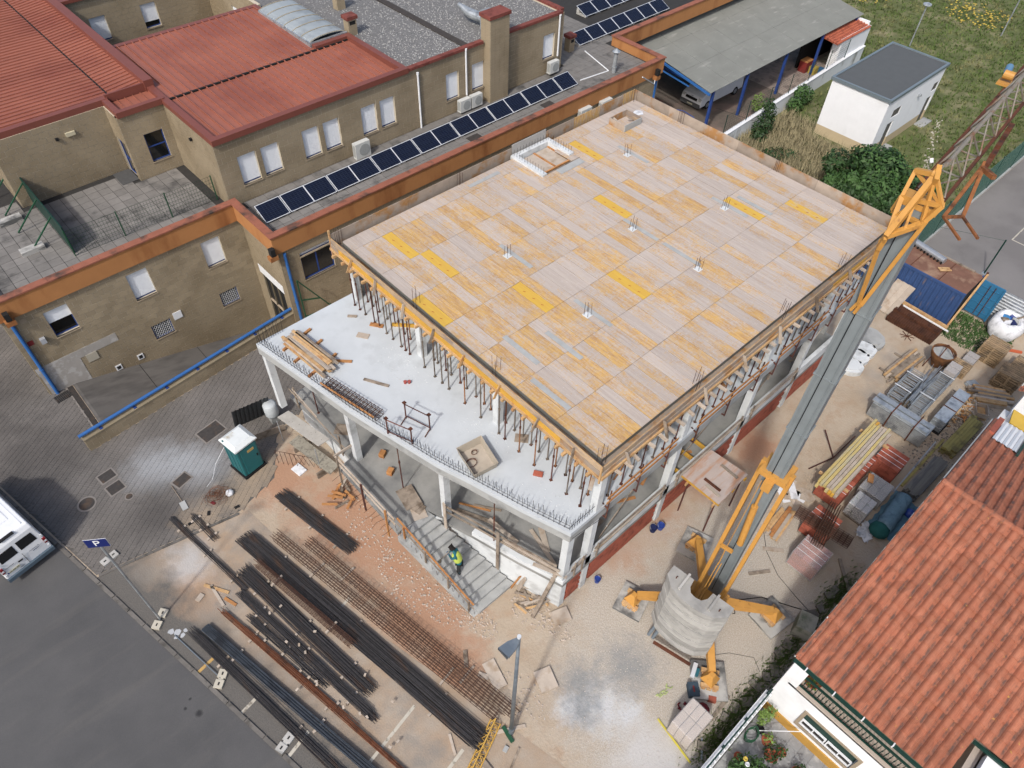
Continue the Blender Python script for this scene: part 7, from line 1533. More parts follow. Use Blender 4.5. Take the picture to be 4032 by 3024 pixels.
for y0, y1 in ((-3.6, -1.55), (-8.4, -6.4)):
    sr = MB()
    for a in ((y0-.12, y1+.12, .8, .95), (y0-.12, y1+.12, 2.02, 2.14), (y0-.12, y0, .95, 2.02), (y1, y1+.12, .95, 2.02)): FW.box(sr, a[0], a[1], -.04, .02, a[2], a[3])
    wn = sr.build('window', mat('stone_sill', (0, 0, 0)), hs); FW.bx('shutter', green_dark, wn, y0+.02, y1-.02, .12, .16, 1.0, 2.0); m_ = (y0+y1)/2
    fr = MB()
    for a, b in ((y0+.02, m_-.02), (m_+.02, y1-.02)): FW.box(fr, a, b, .03, .1, .96, 1.02); FW.box(fr, a, b, .03, .1, 1.3, 1.36); FW.box(fr, a, a+.05, .03, .1, 1.02, 1.3); FW.box(fr, b-.05, b, .03, .1, 1.02, 1.3); FW.box(fr, (a+b)/2-.02, (a+b)/2+.02, .03, .1, 1.02, 1.3)
    fr.build('sash', white_paint, wn); FW.bx('pane', glass_d, wn, y0+.05, y1-.05, .06, .07, 1.0, 1.32)
rlg = MB().bar((13.97, -.75, 3.85), (13.97, -5.45, 3.85), .07, .07).bar((13.97, -.75, 3.12), (13.97, -5.45, 3.12), .05, .05).build('balcony_railing', green_dark, hs)
for i in range(33): y = -.85-i*.14; MB().cyl((13.97, y, 3.12), (13.97, y, 3.85), .013, 4).ob((13.97, y, 3.48), (.035, .035, .1), .78).build('baluster', green_dark, rlg)
MB().bar((14.02, -.75, 3.75), (14.02, -5.45, 3.75), .04, .04).build('rail', green_dark, rlg)
# tiles
t = NT('clay_tile'); c = t.mix(t.ramp(t.noise(2.2, det=5), .3, .7), L(194, 108, 72, .54), L(210, 130, 94, .54))
c = t.mix(1., c, t.ramp(t.noise(.7, det=4), .3, .7, .84, 1.1), 'MULTIPLY'); vr = t.n('ShaderNodeTexVoronoi'); vr.inputs['Scale'].default_value = 1.; mpv = t.pos((1/.43, 1/.34, 0)); t.l(mpv, vr.inputs['Vector']); sv_ = t.n('ShaderNodeSeparateColor'); t.l(vr.outputs['Color'], sv_.inputs[0]); c = t.mix(1., c, t.ramp(sv_.outputs[0], 0, 1, .84, 1.1), 'MULTIPLY')
sp_ = t.n('ShaderNodeSeparateXYZ'); t.l(t.geo.outputs['Position'], sp_.inputs[0])
ph = t.math('FRACT', t.math('DIVIDE', t.math('SUBTRACT', -.12, sp_.outputs[1]), .34))
ch_ = t.math('MULTIPLY', t.ramp(ph, .42, .22), t.ramp(ph, .0, .1))
c = t.mix(t.math('MULTIPLY', t.math('MULTIPLY', ch_, t.ramp(t.noise(1.6, (1.6, 2.5, 1), 7, rough=.7), .42, .58)), .8), c, L(86, 74, 70))
c = t.mix(t.ramp(t.noise(2.3, (1.0, 3, 1), 7, rough=.7), .6, .72, 0, .5), c, L(120, 84, 70)); c = t.mix(t.ramp(t.noise(6, det=3), .70, .74), c, L(206, 150, 60)); clay = t.out(c, .85, bump=.25, bsc=18)
TW, TLn = .34, .46
pr = [(0, .02), (.03, .0), (.105, .0), (.13, .03), (.17, .07), (.215, .085), (.25, .072), (.272, .066), (.295, .068), (.325, .05), (.344, .016)]
def tile_mb(mb, x, y, z, sl):
    n = len(mb.v); L2 = TLn*1.12; ca, sa = math.cos(sl), math.sin(sl)
    def P(u, v, w_): return (x+u*ca-w_*sa*(1 if True else 0), y-v, z+u*sa+w_*ca)
    vs = [P(0, v, w_+.045) for v, w_ in pr]+[P(L2, v, w_) for v, w_ in pr]+[P(0, v, w_+.012) for v, w_ in pr]; m_ = len(pr)
    mb.v += vs
    for i in range(m_-1): mb.f.append((n+i, n+i+1, n+m_+i+1, n+m_+i)); mb.f.append((n+2*m_+i, n+2*m_+i+1, n+i+1, n+i))
slope = math.atan(SLP); tB = MB(); tile_mb(tB, 0, 0, 0, slope); tB = tB.mesh('roof_tile', clay); tCm = MB(); tile_mb(tCm, 0, 0, 0, slope); tCm = tCm.mesh('roof_tile', clay)
rest = MB(); cells = []; stp = TLn*math.cos(slope)
for k in range(4): cells += [(13.72+k*stp, -.12-i*TW, ZA(13.72+k*stp), 0) for i in range(15)]
for k in range(14): cells += [(15.28+k*stp, -.12-i*TW, ZB(15.28+k*stp)+.02, 0) for i in range(26 if k < 8 else 20)]
for k in range(18): cells += [(29.0-k*stp, -.12-i*TW-TW, ZC(29.0-k*stp)+.02, 1) for i in range(15) if not (25.9 < 29.0-k*stp and (29.0-k*stp > 27.0 and 1 <= i <= 3 or 29.0-k*stp > 27.6 and i > 3))]
cells.sort(key=lambda c: c[0]**2+c[1]**2)
rfp = MB().raw([(13.75, -.14, ZA(13.75)-.05), (15.4, -.14, ZA(15.4)-.05), (15.4, -5.2, ZA(15.4)-.05), (13.75, -5.2, ZA(13.75)-.05), (15.32, -.14, ZB(15.32)-.04), (21.3, -.14, ZR-.04), (21.3, -12, ZR-.04), (15.32, -12, ZB(15.32)-.04), (29, -.14, ZC(29)-.04), (29, -12, ZC(29)-.04)], [(0, 1, 2, 3), (4, 5, 6, 7), (5, 8, 9, 6)]).build('roof', mat('tile_bed', L(150, 96, 74), .15, 4), hs)
for n_, (x, y, z, bk) in enumerate(cells):
    jx, jz = rnd.uniform(-.008, .008), rnd.uniform(-.004, .004)
    if n_ < 300: piece('roof_tile', tB, rfp, (x+jx, y, z+jz), math.pi if bk else 0)
    elif bk:
        b = MB(); tile_mb(b, 0, 0, 0, slope); rest.raw([(x+jx-vx, y-vy, z+jz+vz) for vx, vy, vz in b.v], b.f)
    else: tile_mb(rest, x+jx, y, z+jz, slope)
rest.build('tile_field', clay, rfp, kind='stuff')
def half(mb, p, q_, r, n=6):
    p, q_ = V3(p), V3(q_); d = (q_-p).normalized(); a = d.cross(V3((0, 0, 1))).normalized(); k = len(mb.v)
    for c, rr in ((p, r), (q_, r*.92)):
        for i in range(n+1): th_ = math.pi*i/n; mb.v.append(tuple(c+a*(rr*math.cos(th_))+V3((0, 0, rr*.8*math.sin(th_)))))
    for i in range(n): mb.f.append((k+i, k+i+1, k+n+2+i, k+n+1+i))
    mb.f.append(tuple(k+i for i in range(n+1)))
    return mb
for i in range(20): half(MB(), (21.3, -.1-i*.42, ZR+.03), (21.3, -.56-i*.42, ZR+.02), .14).build('ridge_tile', clay, rfp)
for i in range(10): MB().cyl((20.98, -.35-i*.34, ZB(20.98)+.06), (21.06, -.35-i*.34, ZB(21.06)+.06), .07, 8).build('mortar_plug', clay, rfp)
for i in range(12): half(MB(), (15.32+i*.5, -.16, ZB(15.32+i*.5)+.04), (15.86+i*.5, -.16, ZB(15.86+i*.5)+.03), .1).build('verge_tile', clay, rfp)
for i in range(3): half(MB(), (13.75+i*.52, -.16, ZA(13.75+i*.52)+.04), (14.3+i*.52, -.16, ZA(14.3+i*.52)+.03), .1).build('verge_tile', clay, rfp)
wz = mat('zinc_white', L(206, 208, 208), .05, 4)
MB().bar((15.3, -.08, ZB(15.3)-.06), (21.3, -.08, ZR-.06), .04, .18).bar((21.3, -.08, ZR-.06), (29, -.08, ZC(29)-.06), .04, .18).bar((13.75, -.08, ZA(13.75)-.06), (15.3, -.08, ZA(15.3)-.06), .04, .18).build('verge_trim', wz, hs)
gt = MB().box(13.6, 13.7, -5.25, -.12, 4.78, 4.88).build('gutter', green_dark, hs); MB().box(15.17, 15.27, -12, -5.25, 5.45, 5.55).build('gutter', green_dark, hs)
for i in range(5): MB().box(13.58, 13.72, -.6-i*1.05, -.56-i*1.05, 4.77, 4.92).build('gutter_bracket', white_paint, gt)
MB().box(13.7, 13.76, -5.25, -.12, 4.74, 4.9).build('fascia', mat('mossy_fascia', L(120, 116, 96), .2, 6, L(84, 86, 60), 4, (.5, .62)), hs)
MB().box(14.1, 15.3, -12, -5.75, 5.0, 5.4).build('upper_soffit', white_wall, hs)
# rear roof opening with white sheet, brick upstand and yellow board
ws = MB(); 
for i in range(5): y = -.5-i*.2; ws.raw([(26.9, y, ZC(26.9)+.12), (26.9, y-.19, ZC(26.9)+.12), (29.3, y-.19, ZC(29.3)+.12), (29.3, y, ZC(29.3)+.12), (26.9, y-.095, ZC(26.9)+.17), (29.3, y-.095, ZC(29.3)+.17)], [(0, 4, 5, 3), (4, 1, 2, 5)])
ws.build('white_roof_sheet', white_paint, hs); MB().bar((27.4, -.36, ZC(27.4)+.05), (29.4, -.36, ZC(29.4)+.05), .22, .2).build('brick_upstand', brick_red, hs); MB().box(29.3, 31.0, -3, -.46, 3.9, 4.3).build('rear_terrace', white_wall, hs)
MB().bar((29.35, -.5, 4.55), (29.35, -1.6, 4.55), .1, .15).build('timber_batten', wood_orange, hs); MB().ob((30.2, -1.05, 4.6), (.9, 1.0, .06), .2, .2).build('yellow_board', mat('yellow_sheet', L(226, 184, 40), .08, 2), hs); MB().box(31.0, 31.2, -4, -.45, 3.95, 5.6).build('rear_wall', white_wall, hs); MB().box(30.97, 31.0, -1.9, -.9, 4.6, 5.3).build('rear_window', glass_d, hs)
for i in range(3): MB().box(30.95, 30.97, -1.9+i*.48, -1.86+i*.48, 4.6, 5.3).build('window_bar', white_paint, hs)
MB().bar((31.15, -.14, 5.65), (34, -.14, 5.2), .05, .2).build('verge_trim', wz, hs)
rr_ = MB()
for k in range(9):
    for i in range(8): tile_mb(rr_, 31.0+k*stp, -.12-i*TW, 5.35+k*.02, .05)
rr_.build('rear_tile_field', clay, hs, kind='stuff'); MB().box(31.2, 34, -6, -.45, 0, 5.3).build('rear_block', white_wall, hs); MB().bar((26.6, -1.55, ZC(26.6)+.15), (29.2, -1.55, ZC(29.2)+.2), .1, .1).build('green_pipe', green_dark, hs)
# ---------------------------------------------------------------- garden
gw_ = thing('garden_wall', 'white garden wall with a green top rail beside the gravel yard', 'wall', (11.4, -.15, 0))
MB().box(2.5, 13.86, -.32, -.06, 0, 1.35).build('wall', white_wall, gw_); MB().bar((2.5, -.16, 1.62), (13.9, -.22, 1.62), .05, .05).build('rail', green_dark, gw_)
for i in range(40): x = 2.6+i*.28; MB().box(x, x+.12, -.30, -.24, 1.352, 1.56).build('slat', mat('slat_white', L(206, 210, 212), .05, 3), gw_)
for i in range(9): x = 2.7+i*1.38; MB().box(x-.02, x+.02, -.19, -.13, 1.35, 1.62).build('post', green_dark, gw_)
pt = struct('garden_patio', MB().poly([(4, -8, .012), (13.84, -8, .012), (13.84, -.32, .012), (4, -.32, .012)]), mat('patio_joint', L(110, 110, 110), .1, 3))
pti = MB().box(-.222, .222, -.222, .222, 0, .02).mesh('patio_tile', mat('patio_tile', L(162, 164, 166), .1, 2, L(190, 192, 192), 3, (.5, .64), rd=.06))
for i in range(10):
    for j in range(10): piece('patio_tile', pti, pt, (9.6+i*.45, -.6-j*.45, .01))
pots = mat('terracotta', L(190, 96, 62), .12, 5); q = random.Random(23)
def pot(x, y, z, r, h, lab, lm_, n, size=.07, dark=False):
    th = thing('potted_plant', lab, 'potted plant', (x, y, z), group='potted plants of the garden'); MB().lathe((x, y, z), [(r*.7, 0), (r, h), (r*1.08, h), (r*1.08, h-.04), (r*.85, h-.05)], 12).build('pot', black_rub if dark else pots, th)
    if n: b = MB(); leaf_cloud(b, (x, y, z+h+r*.8), (r*1.5, r*1.5, r*1.2), n, size, q, .1); b.build('foliage', lm_, th)
    return th
pot(14.45, -1.0, 2.9, .3, .32, 'large terracotta pot plant on the balcony', leaf_l, 120)
for i, (x, y, r, h, lm_, n, lab, dk_) in enumerate(((12.85, -1.15, .2, .3, leaf_l, 60, 'terracotta pot with pale leaves next to the window', 0), (12.5, -1.55, .24, .3, leaf_d, 140, 'largest bushy plant in the pot group below the window', 0), (12.9, -1.75, .17, .25, leaf_m, 40, 'small pot plant against the ochre plinth', 0), (11.85, -1.9, .18, .26, leaf_d, 60, 'terracotta pot plant at the front of the pot group', 0), (12.0, -2.25, .2, .26, leaf_d, 0, 'round empty terracotta jar on the patio', 0), (12.7, -2.55, .24, .32, leaf_d, 90, 'tall terracotta pot plant under the window end', 0), (12.5, -3.0, .17, .24, leaf_m, 60, 'black pot plant farthest along the house wall', 1), (11.6, -.75, .15, .26, leaf_d, 0, 'small clay jug beside the garden wall', 0), (13.0, -.75, .16, .2, leaf_d, 0, 'small black bucket pot near the house corner', 1))):
    pot(x, y, .03, r, h, lab, lm_, n, .07, bool(dk_))
hz = MB().tube([(12.6+.3*math.cos(a)*(1+.1*math.sin(3*a)), -.65+.2*math.sin(a), .05+.02*a) for a in [i*.45 for i in range(44)]], .018, 5); hz.build('garden_hose', green_paint, label='coiled green garden hose by the garden wall', cat='hose')
bar_thing('white_pole', 'thin white pole leaning from the patio to the window', 'pole', (12.9, -.75, .3), (13.75, -1.8, .9), .025, .025, white_paint)
plant('shrub', 'orange-flowered shrub in the corner of house and garden wall', 'shrub', (13.35, -.6, 0), [((0, 0, .6), (.35, .25, .5), 200), ((.1, -.1, 1.0), (.3, .25, .3), 90)], leaf_l, (.02, 1.0), seed=31, size=.07)
for i, (x, y, r, lm_, lab) in enumerate(((11.2, -1.2, .75, leaf_m, 'leafy garden shrub with pale flowers beside the garden wall'), (10.4, -1.6, .8, leaf_l, 'bright green garden shrub at the bottom edge'), (11.3, -2.5, .8, leaf_l, 'bright green garden shrub left of the patio'), (10.5, -2.9, .9, leaf_m, 'mid green garden shrub at the bottom right edge'), (11.9, -3.6, .6, leaf_m, 'small garden shrub at the patio end'))):
    plant('shrub', lab, 'shrub', (x, y, 0), [((0, 0, .55), (r, r*.8, .55), 620), ((r*.4, -r*.3, .85), (r*.6, r*.6, .4), 260), ((-r*.4, r*.2, .8), (r*.5, r*.5, .4), 200)], lm_, (.03, 1.0), seed=40+i, size=.09)
for i, (x, y, m) in enumerate(((11.35, -.95, mat('yellow_petal', (0, 0, 0))), (11.25, -1.1, white_plastic))):
    th = thing('rose_flower', ('single pale yellow rose on the garden shrub', 'single white rose on the garden shrub')[i], 'flower', (x, y, 0)); MB().lathe((x, y, 1.15), [(.03, 0), (.09, .05), (.07, .1), (.02, .07)], 8).build('bloom', m, th); MB().cyl((x, y, 0), (x, y, 1.15), .008, 4).build('stem', leaf_d, th)
# ================================================================ street side: rebar store, lamp, sign, van, toilet, worker
def rebar_bundle(lab, p0, p1, n, rows, m, seed, d=.03, jit=.25, sag=0, z0=.1):
    q = random.Random(seed); th = thing('rebar_bundle', lab, 'rebar', ((p0[0]+p1[0])/2, (p0[1]+p1[1])/2, 0), group='bundles of reinforcing bars in the parking lot')
    a, c = V3((*p0, z0)), V3((*p1, z0)); ax = (c-a).normalized(); sd_ = V3((-ax.y, ax.x, 0)); Lq = (c-a).length
    for s_ in (.15, .5, .85): p = a.lerp(c, s_); wv = sd_*(n*d*.6+.1); MB().bar(p-wv+V3((0, 0, -.05)), p+wv+V3((0, 0, -.05)), .1, .095).build('sleeper', wood_pale, th)
    for r in range(rows):
        for i in range(n):
            o = sd_*((i-(n-1)/2)*d*1.12+q.uniform(-.008, .008))+V3((0, 0, .015+r*d*.9)); k = q.uniform(-.012, .012)*Lq; e0, e1 = q.uniform(-jit, jit), q.uniform(-jit, jit); mid = a.lerp(c, q.uniform(.35, .65))+o+sd_*q.uniform(-.05, .05)
            MB().cyl(a+ax*e0+o, mid, d/2*.95, 5).cyl(mid, c+ax*e1+o+sd_*k*.4, d/2*.95, 5).build('bar', m, th)
    return th
rb_blue = mat('rebar_bluegrey', L(84, 92, 102), .15, 6, L(66, 70, 78), 2, (.5, .62), rough=.5, metal=.3, rd=.15); rb_rust = mat('rebar_brown', L(124, 72, 42), .2, 6, L(90, 56, 40), 2, (.5, .62), rd=.2)
rebar_bundle('short dark rebar bundle nearest the landing', (5.15, 20.15), (5.95, 15.75), 19, 3, rebar_b, 1); rebar_bundle('longest dark rebar bundle beside the rusty cages', (2.8, 19.2), (4.97, 6.15), 24, 4, rebar_b, 2, jit=.35)
rebar_bundle('dark rebar bundle ending at the cream parking line', (1.95, 17.9), (3.02, 10.3), 17, 3, rebar_b, 3); rebar_bundle('narrow dark rebar bundle ending mid lot', (1.35, 17.0), (2.55, 9.35), 10, 3, rebar_b, 4); rebar_bundle('short thin dark rebar bundle between the longer ones', (1.1, 15.85), (1.86, 11.65), 8, 2, rebar_b, 5)
rebar_bundle('thin rust-brown rebar bundle running to the bottom edge', (.4, 16.9), (2.7, 4.8), 6, 2, rb_rust, 6); rebar_bundle('second thin rust-brown rebar bundle in the lot', (.75, 15.5), (1.9, 9.8), 5, 1, rb_rust, 7, jit=.5); rebar_bundle('neat blue-grey tube bundle tied with wire', (-.45, 16.75), (2.2, 4.2), 9, 3, rb_blue, 8, .035, .02)
rebar_bundle('dark loosely spread rebar bundle nearest the kerb', (-.9, 16.8), (1.2, 4.9), 10, 2, rebar_b, 9, jit=.4); rebar_bundle('narrow dark bundle reaching onto the pavers', (.82, 22.4), (1.6, 17.1), 6, 2, rebar_b, 10, jit=.05); rebar_bundle('small fanned rebar bundle on the pavers', (1.6, 21.9), (1.78, 20.1), 8, 1, rebar_b, 11, jit=.15)
def cage(lab, p0, p1, wd, h, seed, n=46, z0=.12):
    q = random.Random(seed); th = thing('rebar_cage', lab, 'rebar', ((p0[0]+p1[0])/2, (p0[1]+p1[1])/2, 0), group='long rusty rebar cages'); a, c = V3((*p0, z0)), V3((*p1, z0)); ax = (c-a).normalized(); sd_ = V3((-ax.y, ax.x, 0)); b = MB(); b2 = MB()
    for i in range(5):
        for z in (0, h): o = sd_*(-wd/2+wd*i/4)+V3((0, 0, z)); b.cyl(a+o-ax*q.uniform(0, .3), c+o+ax*q.uniform(0, .3), .012, 4)
    for k in range(n):
        p = a.lerp(c, (k+q.uniform(-.15, .15))/(n-1)); w_ = sd_*wd*.52; u_ = V3((0, 0, h)); b2.tube([p-w_, p+w_, p+w_+u_, p-w_+u_, p-w_], .009, 4)
    b.build('long_bars', rebar_m, th, kind='stuff'); b2.build('stirrups', rebar_m, th, kind='stuff'); MB().bar(a.lerp(c, .2)-sd_*wd+V3((0, 0, -.07)), a.lerp(c, .2)+sd_*wd+V3((0, 0, -.07)), .09).bar(a.lerp(c, .8)-sd_*wd+V3((0, 0, -.07)), a.lerp(c, .8)+sd_*wd+V3((0, 0, -.07)), .09).build('sleeper', wood_pale, th)
cage('left long rusty rebar cage beside the dark bundle', (3.85, 18.3), (6.0, 6.3), .42, .3, 1); cage('right long rusty rebar cage nearest the stairs', (4.75, 17.1), (6.55, 6.0), .42, .3, 2); cage('stubby rusty rebar cage lying on the dark bars', (2.55, 17.6), (3.5, 12.2), .3, .2, 3, 30, .3)
q = random.Random(27)
for i in range(16):
    t_ = q.random(); x, y = lerp(0, 3.4, q.random()), lerp(16, 8, t_); x = x*.6+(16-y)*.2+q.uniform(-.4, .8); MB().ob((x, y, .235), (.12, .08, .05), q.uniform(0, 3)).build('spacer_block', wood_pale, label='small pale spacer block lying on the rebar bundles', cat='block', group='spacer blocks on the rebar')
for i, (p, q_) in enumerate((((.4, 18.5), (1.0, 17.5)), ((.6, 18.3), (.55, 17.1)), ((.75, 17.4), (.95, 16.8)))): bar_thing('plank', ('longest of the three loose planks by the rebar ends', 'thin middle plank of the three by the rebar ends', 'shortest orange plank of the three by the rebar ends')[i], 'plank', (*p, .03), (*q_, .03), .12, .05, (wood_new, wood_pale, wood_orange)[i])
MB().ob((.0, 18.1, .03), (.35, .22, .05), .4).build('board_offcut', wood_pale, label='small pale board offcut left of the loose planks', cat='board')
for i, (p, q_, w_, m) in enumerate((((5.4, 6.0), (6.6, 5.3), .14, wood_pale), ((4.3, 7.0), (4.0, 6.3), .1, wood_pale), ((5.9, 4.9), (5.2, 4.6), .08, wood_old))): bar_thing('plank', ('pale plank beyond the end of the longest rebar bundle', 'thin pale batten beside the longest rebar bundle', 'grey batten at the bottom edge by the yellow lattice')[i], 'plank', (*p, .03), (*q_, .03), w_, .06, m)
bar_thing('green_profile', 'short green steel profile beside the lamp post foot', 'steel', (5.95, 5.85, .05), (5.85, 5.2, .05), .14, .08, green_paint)
MB().ob((5.5, 5.2, .04), (.22, .16, .08), .3).build('spacer_block', conc, label='grey concrete bone-shaped spacer near the yellow lattice', cat='block')
yl = thing('lattice_boom', 'yellow steel lattice boom lying at the bottom edge', 'lattice', (4.6, 5.5, 0)); a, c = V3((5.85, 6.15, .12)), V3((2.0, 4.6, .12)); ax = (c-a).normalized(); sd_ = V3((-ax.y, ax.x, 0)); ym = mat('bright_crane_yellow', L(236, 184, 60), .06, 4)
ch = [(-.2, 0), (.2, 0), (0, .38)]
for o, z in ch: MB().cyl(a+sd_*o+V3((0, 0, z)), c+sd_*o+V3((0, 0, z)), .028, 6).build('chord', ym, yl)
lc = MB()
for i in range(14):
    for (o1, z1), (o2, z2) in zip(ch, ch[1:]+ch[:1]): lc.cyl(a.lerp(c, i/14)+sd_*o1+V3((0, 0, z1)), a.lerp(c, (i+.5)/14)+sd_*o2+V3((0, 0, z2)), .014, 4).cyl(a.lerp(c, (i+.5)/14)+sd_*o2+V3((0, 0, z2)), a.lerp(c, (i+1)/14)+sd_*o1+V3((0, 0, z1)), .014, 4)
lc.build('lacing', ym, yl); MB().box(4.5, 4.7, 5.0, 6.0, 0, .1).build('sleeper', wood_old, yl)
# lamp post in front
lp = thing('street_lamp', 'tall grey street lamp post with a flat head in the foreground', 'lamp', (6.05, 5.5, 0), local=True)
lpm = mat('lamp_steel', L(128, 142, 154), .06, 3, L(146, 158, 168), 1.5, (.5, .62), rough=.45, metal=.4)
MB().cyl((0, 0, 0), (0, 0, 9.0), .085, 14, .05).build('pole', lpm, lp, smooth=True); MB().cyl((0, 0, 0), (0, 0, .5), .11, 12).build('sleeve', lpm, lp); MB().cyl((0, 0, 9.0), (0, 0, 9.08), .062, 10).build('cap', alu, lp)
hp = [(.0, -.05), (-.28, -.17), (-.58, -.21), (-.62, .2), (-.3, .16), (.0, .05)]
MB().prism(hp, 8.84, 8.93).build('lamp_head', lpm, lp); ed = MB()
for i in range(9): ed.box(-.64, -.6, -.19+i*.044, -.165+i*.044, 8.835, 8.935)
ed.build('cooling_fins', mat('fin_grey', L(90, 98, 106), .06, 4), lp)
# parking sign
def text_mesh(txt, size, m, name, parent, mtx, depth=.004):
    cu = bpy.data.curves.new(name, 'FONT'); cu.body = txt; cu.size = size; cu.extrude = depth; cu.align_x = 'CENTER'; cu.align_y = 'CENTER'
    o = bpy.data.objects.new(name, cu); COL.objects.link(o); bpy.context.view_layer.update(); me = bpy.data.meshes.new_from_object(o); bpy.data.objects.remove(o)
    me.materials.clear(); me.materials.append(m); o = bpy.data.objects.new(name, me); COL.objects.link(o); o.parent = parent; o.matrix_local = mtx; return o
sg = thing('parking_sign', 'blue P parking sign on a galvanised pole with a concrete foot', 'sign', (-1.63, 18.3, 0), local=True)
MB().cyl((0, 0, .05), (.0, .02, 6.5), .045, 10).build('pole', galv, sg); ftm = mat('foot_concrete', L(214, 206, 186), .06, 4)
for s_ in (-1, 1): p = MB().ob((s_*.2, s_*.16, .06), (.34, .34, .12), .68).build('foot_block', ftm, sg); MB().ob((s_*.2, s_*.16, .122), (.12, .05, .01), .68).build('slot', dark_hole, p)
rzs = math.radians(-35); ms = Matrix.Translation((0, 0, 6.45)) @ Matrix.Rotation(rzs, 4, 'Z')
b = MB().box(-.36, .36, -.07, -.055, -.24, .24); b.v = [tuple(ms @ V3(v)) for v in b.v]; b.build('plate', mat('sign_blue', L(26, 44, 120), .04, 4, rough=.4), sg)
b = MB().box(-.372, .372, -.054, -.045, -.252, .252); b.v = [tuple(ms @ V3(v)) for v in b.v]; b.build('plate_rim', white_paint, sg)
text_mesh('P', .46, white_paint, 'letter', sg, ms @ Matrix.Translation((0, -.073, 0)) @ Matrix.Rotation(math.pi/2, 4, 'X'))
for i, (x, y, rz) in enumerate(((-2.02, 22.3, .2), (-.97, 14.47, .7), (-.36, 10.8, .3))):
    ft = thing('fence_ballast', ('grey concrete fence foot on the pavers near the parking sign', 'pale concrete fence foot with two slots beside the kerb', 'grey concrete fence foot nearest the bottom edge')[i], 'concrete foot', (x, y, .01), local=True, rz=rz)
    for s_ in (-1, 1): MB().box(s_*.2-.16, s_*.2+.16, -.17, .17, 0, .11).build('block', ftm if i == 1 else conc_old, ft); MB().box(s_*.2-.06, s_*.2+.06, -.03, .03, .111, .118).build('slot', dark_hole, ft)
    MB().box(-.05, .05, -.1, .1, 0, .09).build('bridge', ftm if i == 1 else conc_old, ft)
bar_thing('lying_pole', 'thin blue-grey pole lying along the kerb between the fence feet', 'pole', (-1.5, 17.3, .03), (-.97, 14.5, .1), .035, .035, steel_grey)
# white street van seen from behind
v2 = van('passenger_van', 'white van parked at the left edge of the street, seen from behind', (-5.0, 26.5, 0), math.radians(101), 2.0, 5.2, 2.35, white_paint, False)
mr = lambda x, y, z: (x, y, z); XR = -2.6
def rp(y, z): return XR+(.02 if z < 1.1 else .02+.14*(z-1.1)/1.0)
for s_ in (1, -1):
    b = MB().raw([(rp(y, z)-.012, y, z) for y, z in ((s_*.07, 1.42), (s_*.76, 1.42), (s_*.72, 1.9), (s_*.07, 1.92))], [(0, 1, 2, 3)] if s_ < 0 else [(3, 2, 1, 0)]); b.build('rear_window', glass_d, v2)
    tl2 = MB().box(-2.62, -2.5, min(s_*.86, s_*.985), max(s_*.86, s_*.985), .95, 1.28).build('tail_light', mat('tail_red', L(150, 24, 30), .06, 4, rough=.25), v2); MB().box(-2.626, -2.62, min(s_*.87, s_*.975), max(s_*.87, s_*.975), 1.05, 1.15).build('reverse_lens', white_paint, tl2)
    MB().box(-2.62, -2.57, min(s_*.9, s_*.96), max(s_*.9, s_*.96), 1.45, 1.55).box(-2.62, -2.57, min(s_*.9, s_*.96), max(s_*.9, s_*.96), .7, .8).build('hinge', white_paint, v2)
MB().box(-2.70, -2.45, -1.0, 1.0, .38, .58).build('rear_bumper', mat('bumper_blue', L(92, 112, 128), .06, 4), v2); MB().box(-2.612, -2.60, -.008, .008, .6, 1.3).build('door_seam', black_rub, v2); MB().box(-2.63, -2.60, .1, .3, 1.0, 1.06).build('door_handle', black_rub, v2)
pl = MB().box(-2.624, -2.605, .32, .84, .78, .9).build('number_plate', mat('plate', (0, 0, 0)), v2); MB().box(-2.626, -2.6245, .79, .84, .785, .895).build('plate_band', plastic_blue, pl)
Rm = lambda y, z, x=-2.6265: Matrix.Translation((x, y, z)) @ Matrix.Rotation(-math.pi/2, 4, 'Z') @ Matrix.Rotation(math.pi/2, 4, 'X')
text_mesh('34 GF 35', .11, black_rub, 'plate_number', v2, Rm(.56, .84), .001); text_mesh('TRANSPORT', .07, black_rub, 'lettering', v2, Rm(.62, 1.12, -2.60), .002); text_mesh('transporte de', .075, mat('navy_plastic', (0, 0, 0)), 'lettering', v2, Rm(-.45, 1.14, -2.60), .002); text_mesh('passageiros', .06, mat('navy_plastic', (0, 0, 0)), 'lettering', v2, Rm(-.5, 1.03, -2.602), .002)
b = MB(); n = 18; b.poly([(-2.616, .28+.1*math.cos(i*2*math.pi/n)*-1, .68+.045*math.sin(i*2*math.pi/n)) for i in range(n)]).build('oval_badge', galv, v2); MB().box(-2.45, -2.44, .2, .45, 1.38, 1.48).build('orange_sticker', mat('sticker', L(226, 120, 60), .05, 4), v2)
rfp2 = MB().box(-1.6, -.5, -.5, .5, 2.345, 2.37).build('roof_hatch', white_paint, v2); 
for y in (-.7, .7): MB().box(-2.2, 1.0, y-.02, y+.02, 2.345, 2.362).build('roof_rib', white_paint, v2)
MB().box(-2.4, -2.25, -.3, .3, 2.33, 2.37).build('brake_lamp', black_rub, v2); MB().box(-1.9, .9, -1.003, -.99, 1.3, 1.9).build('side_window', glass_d, v2)
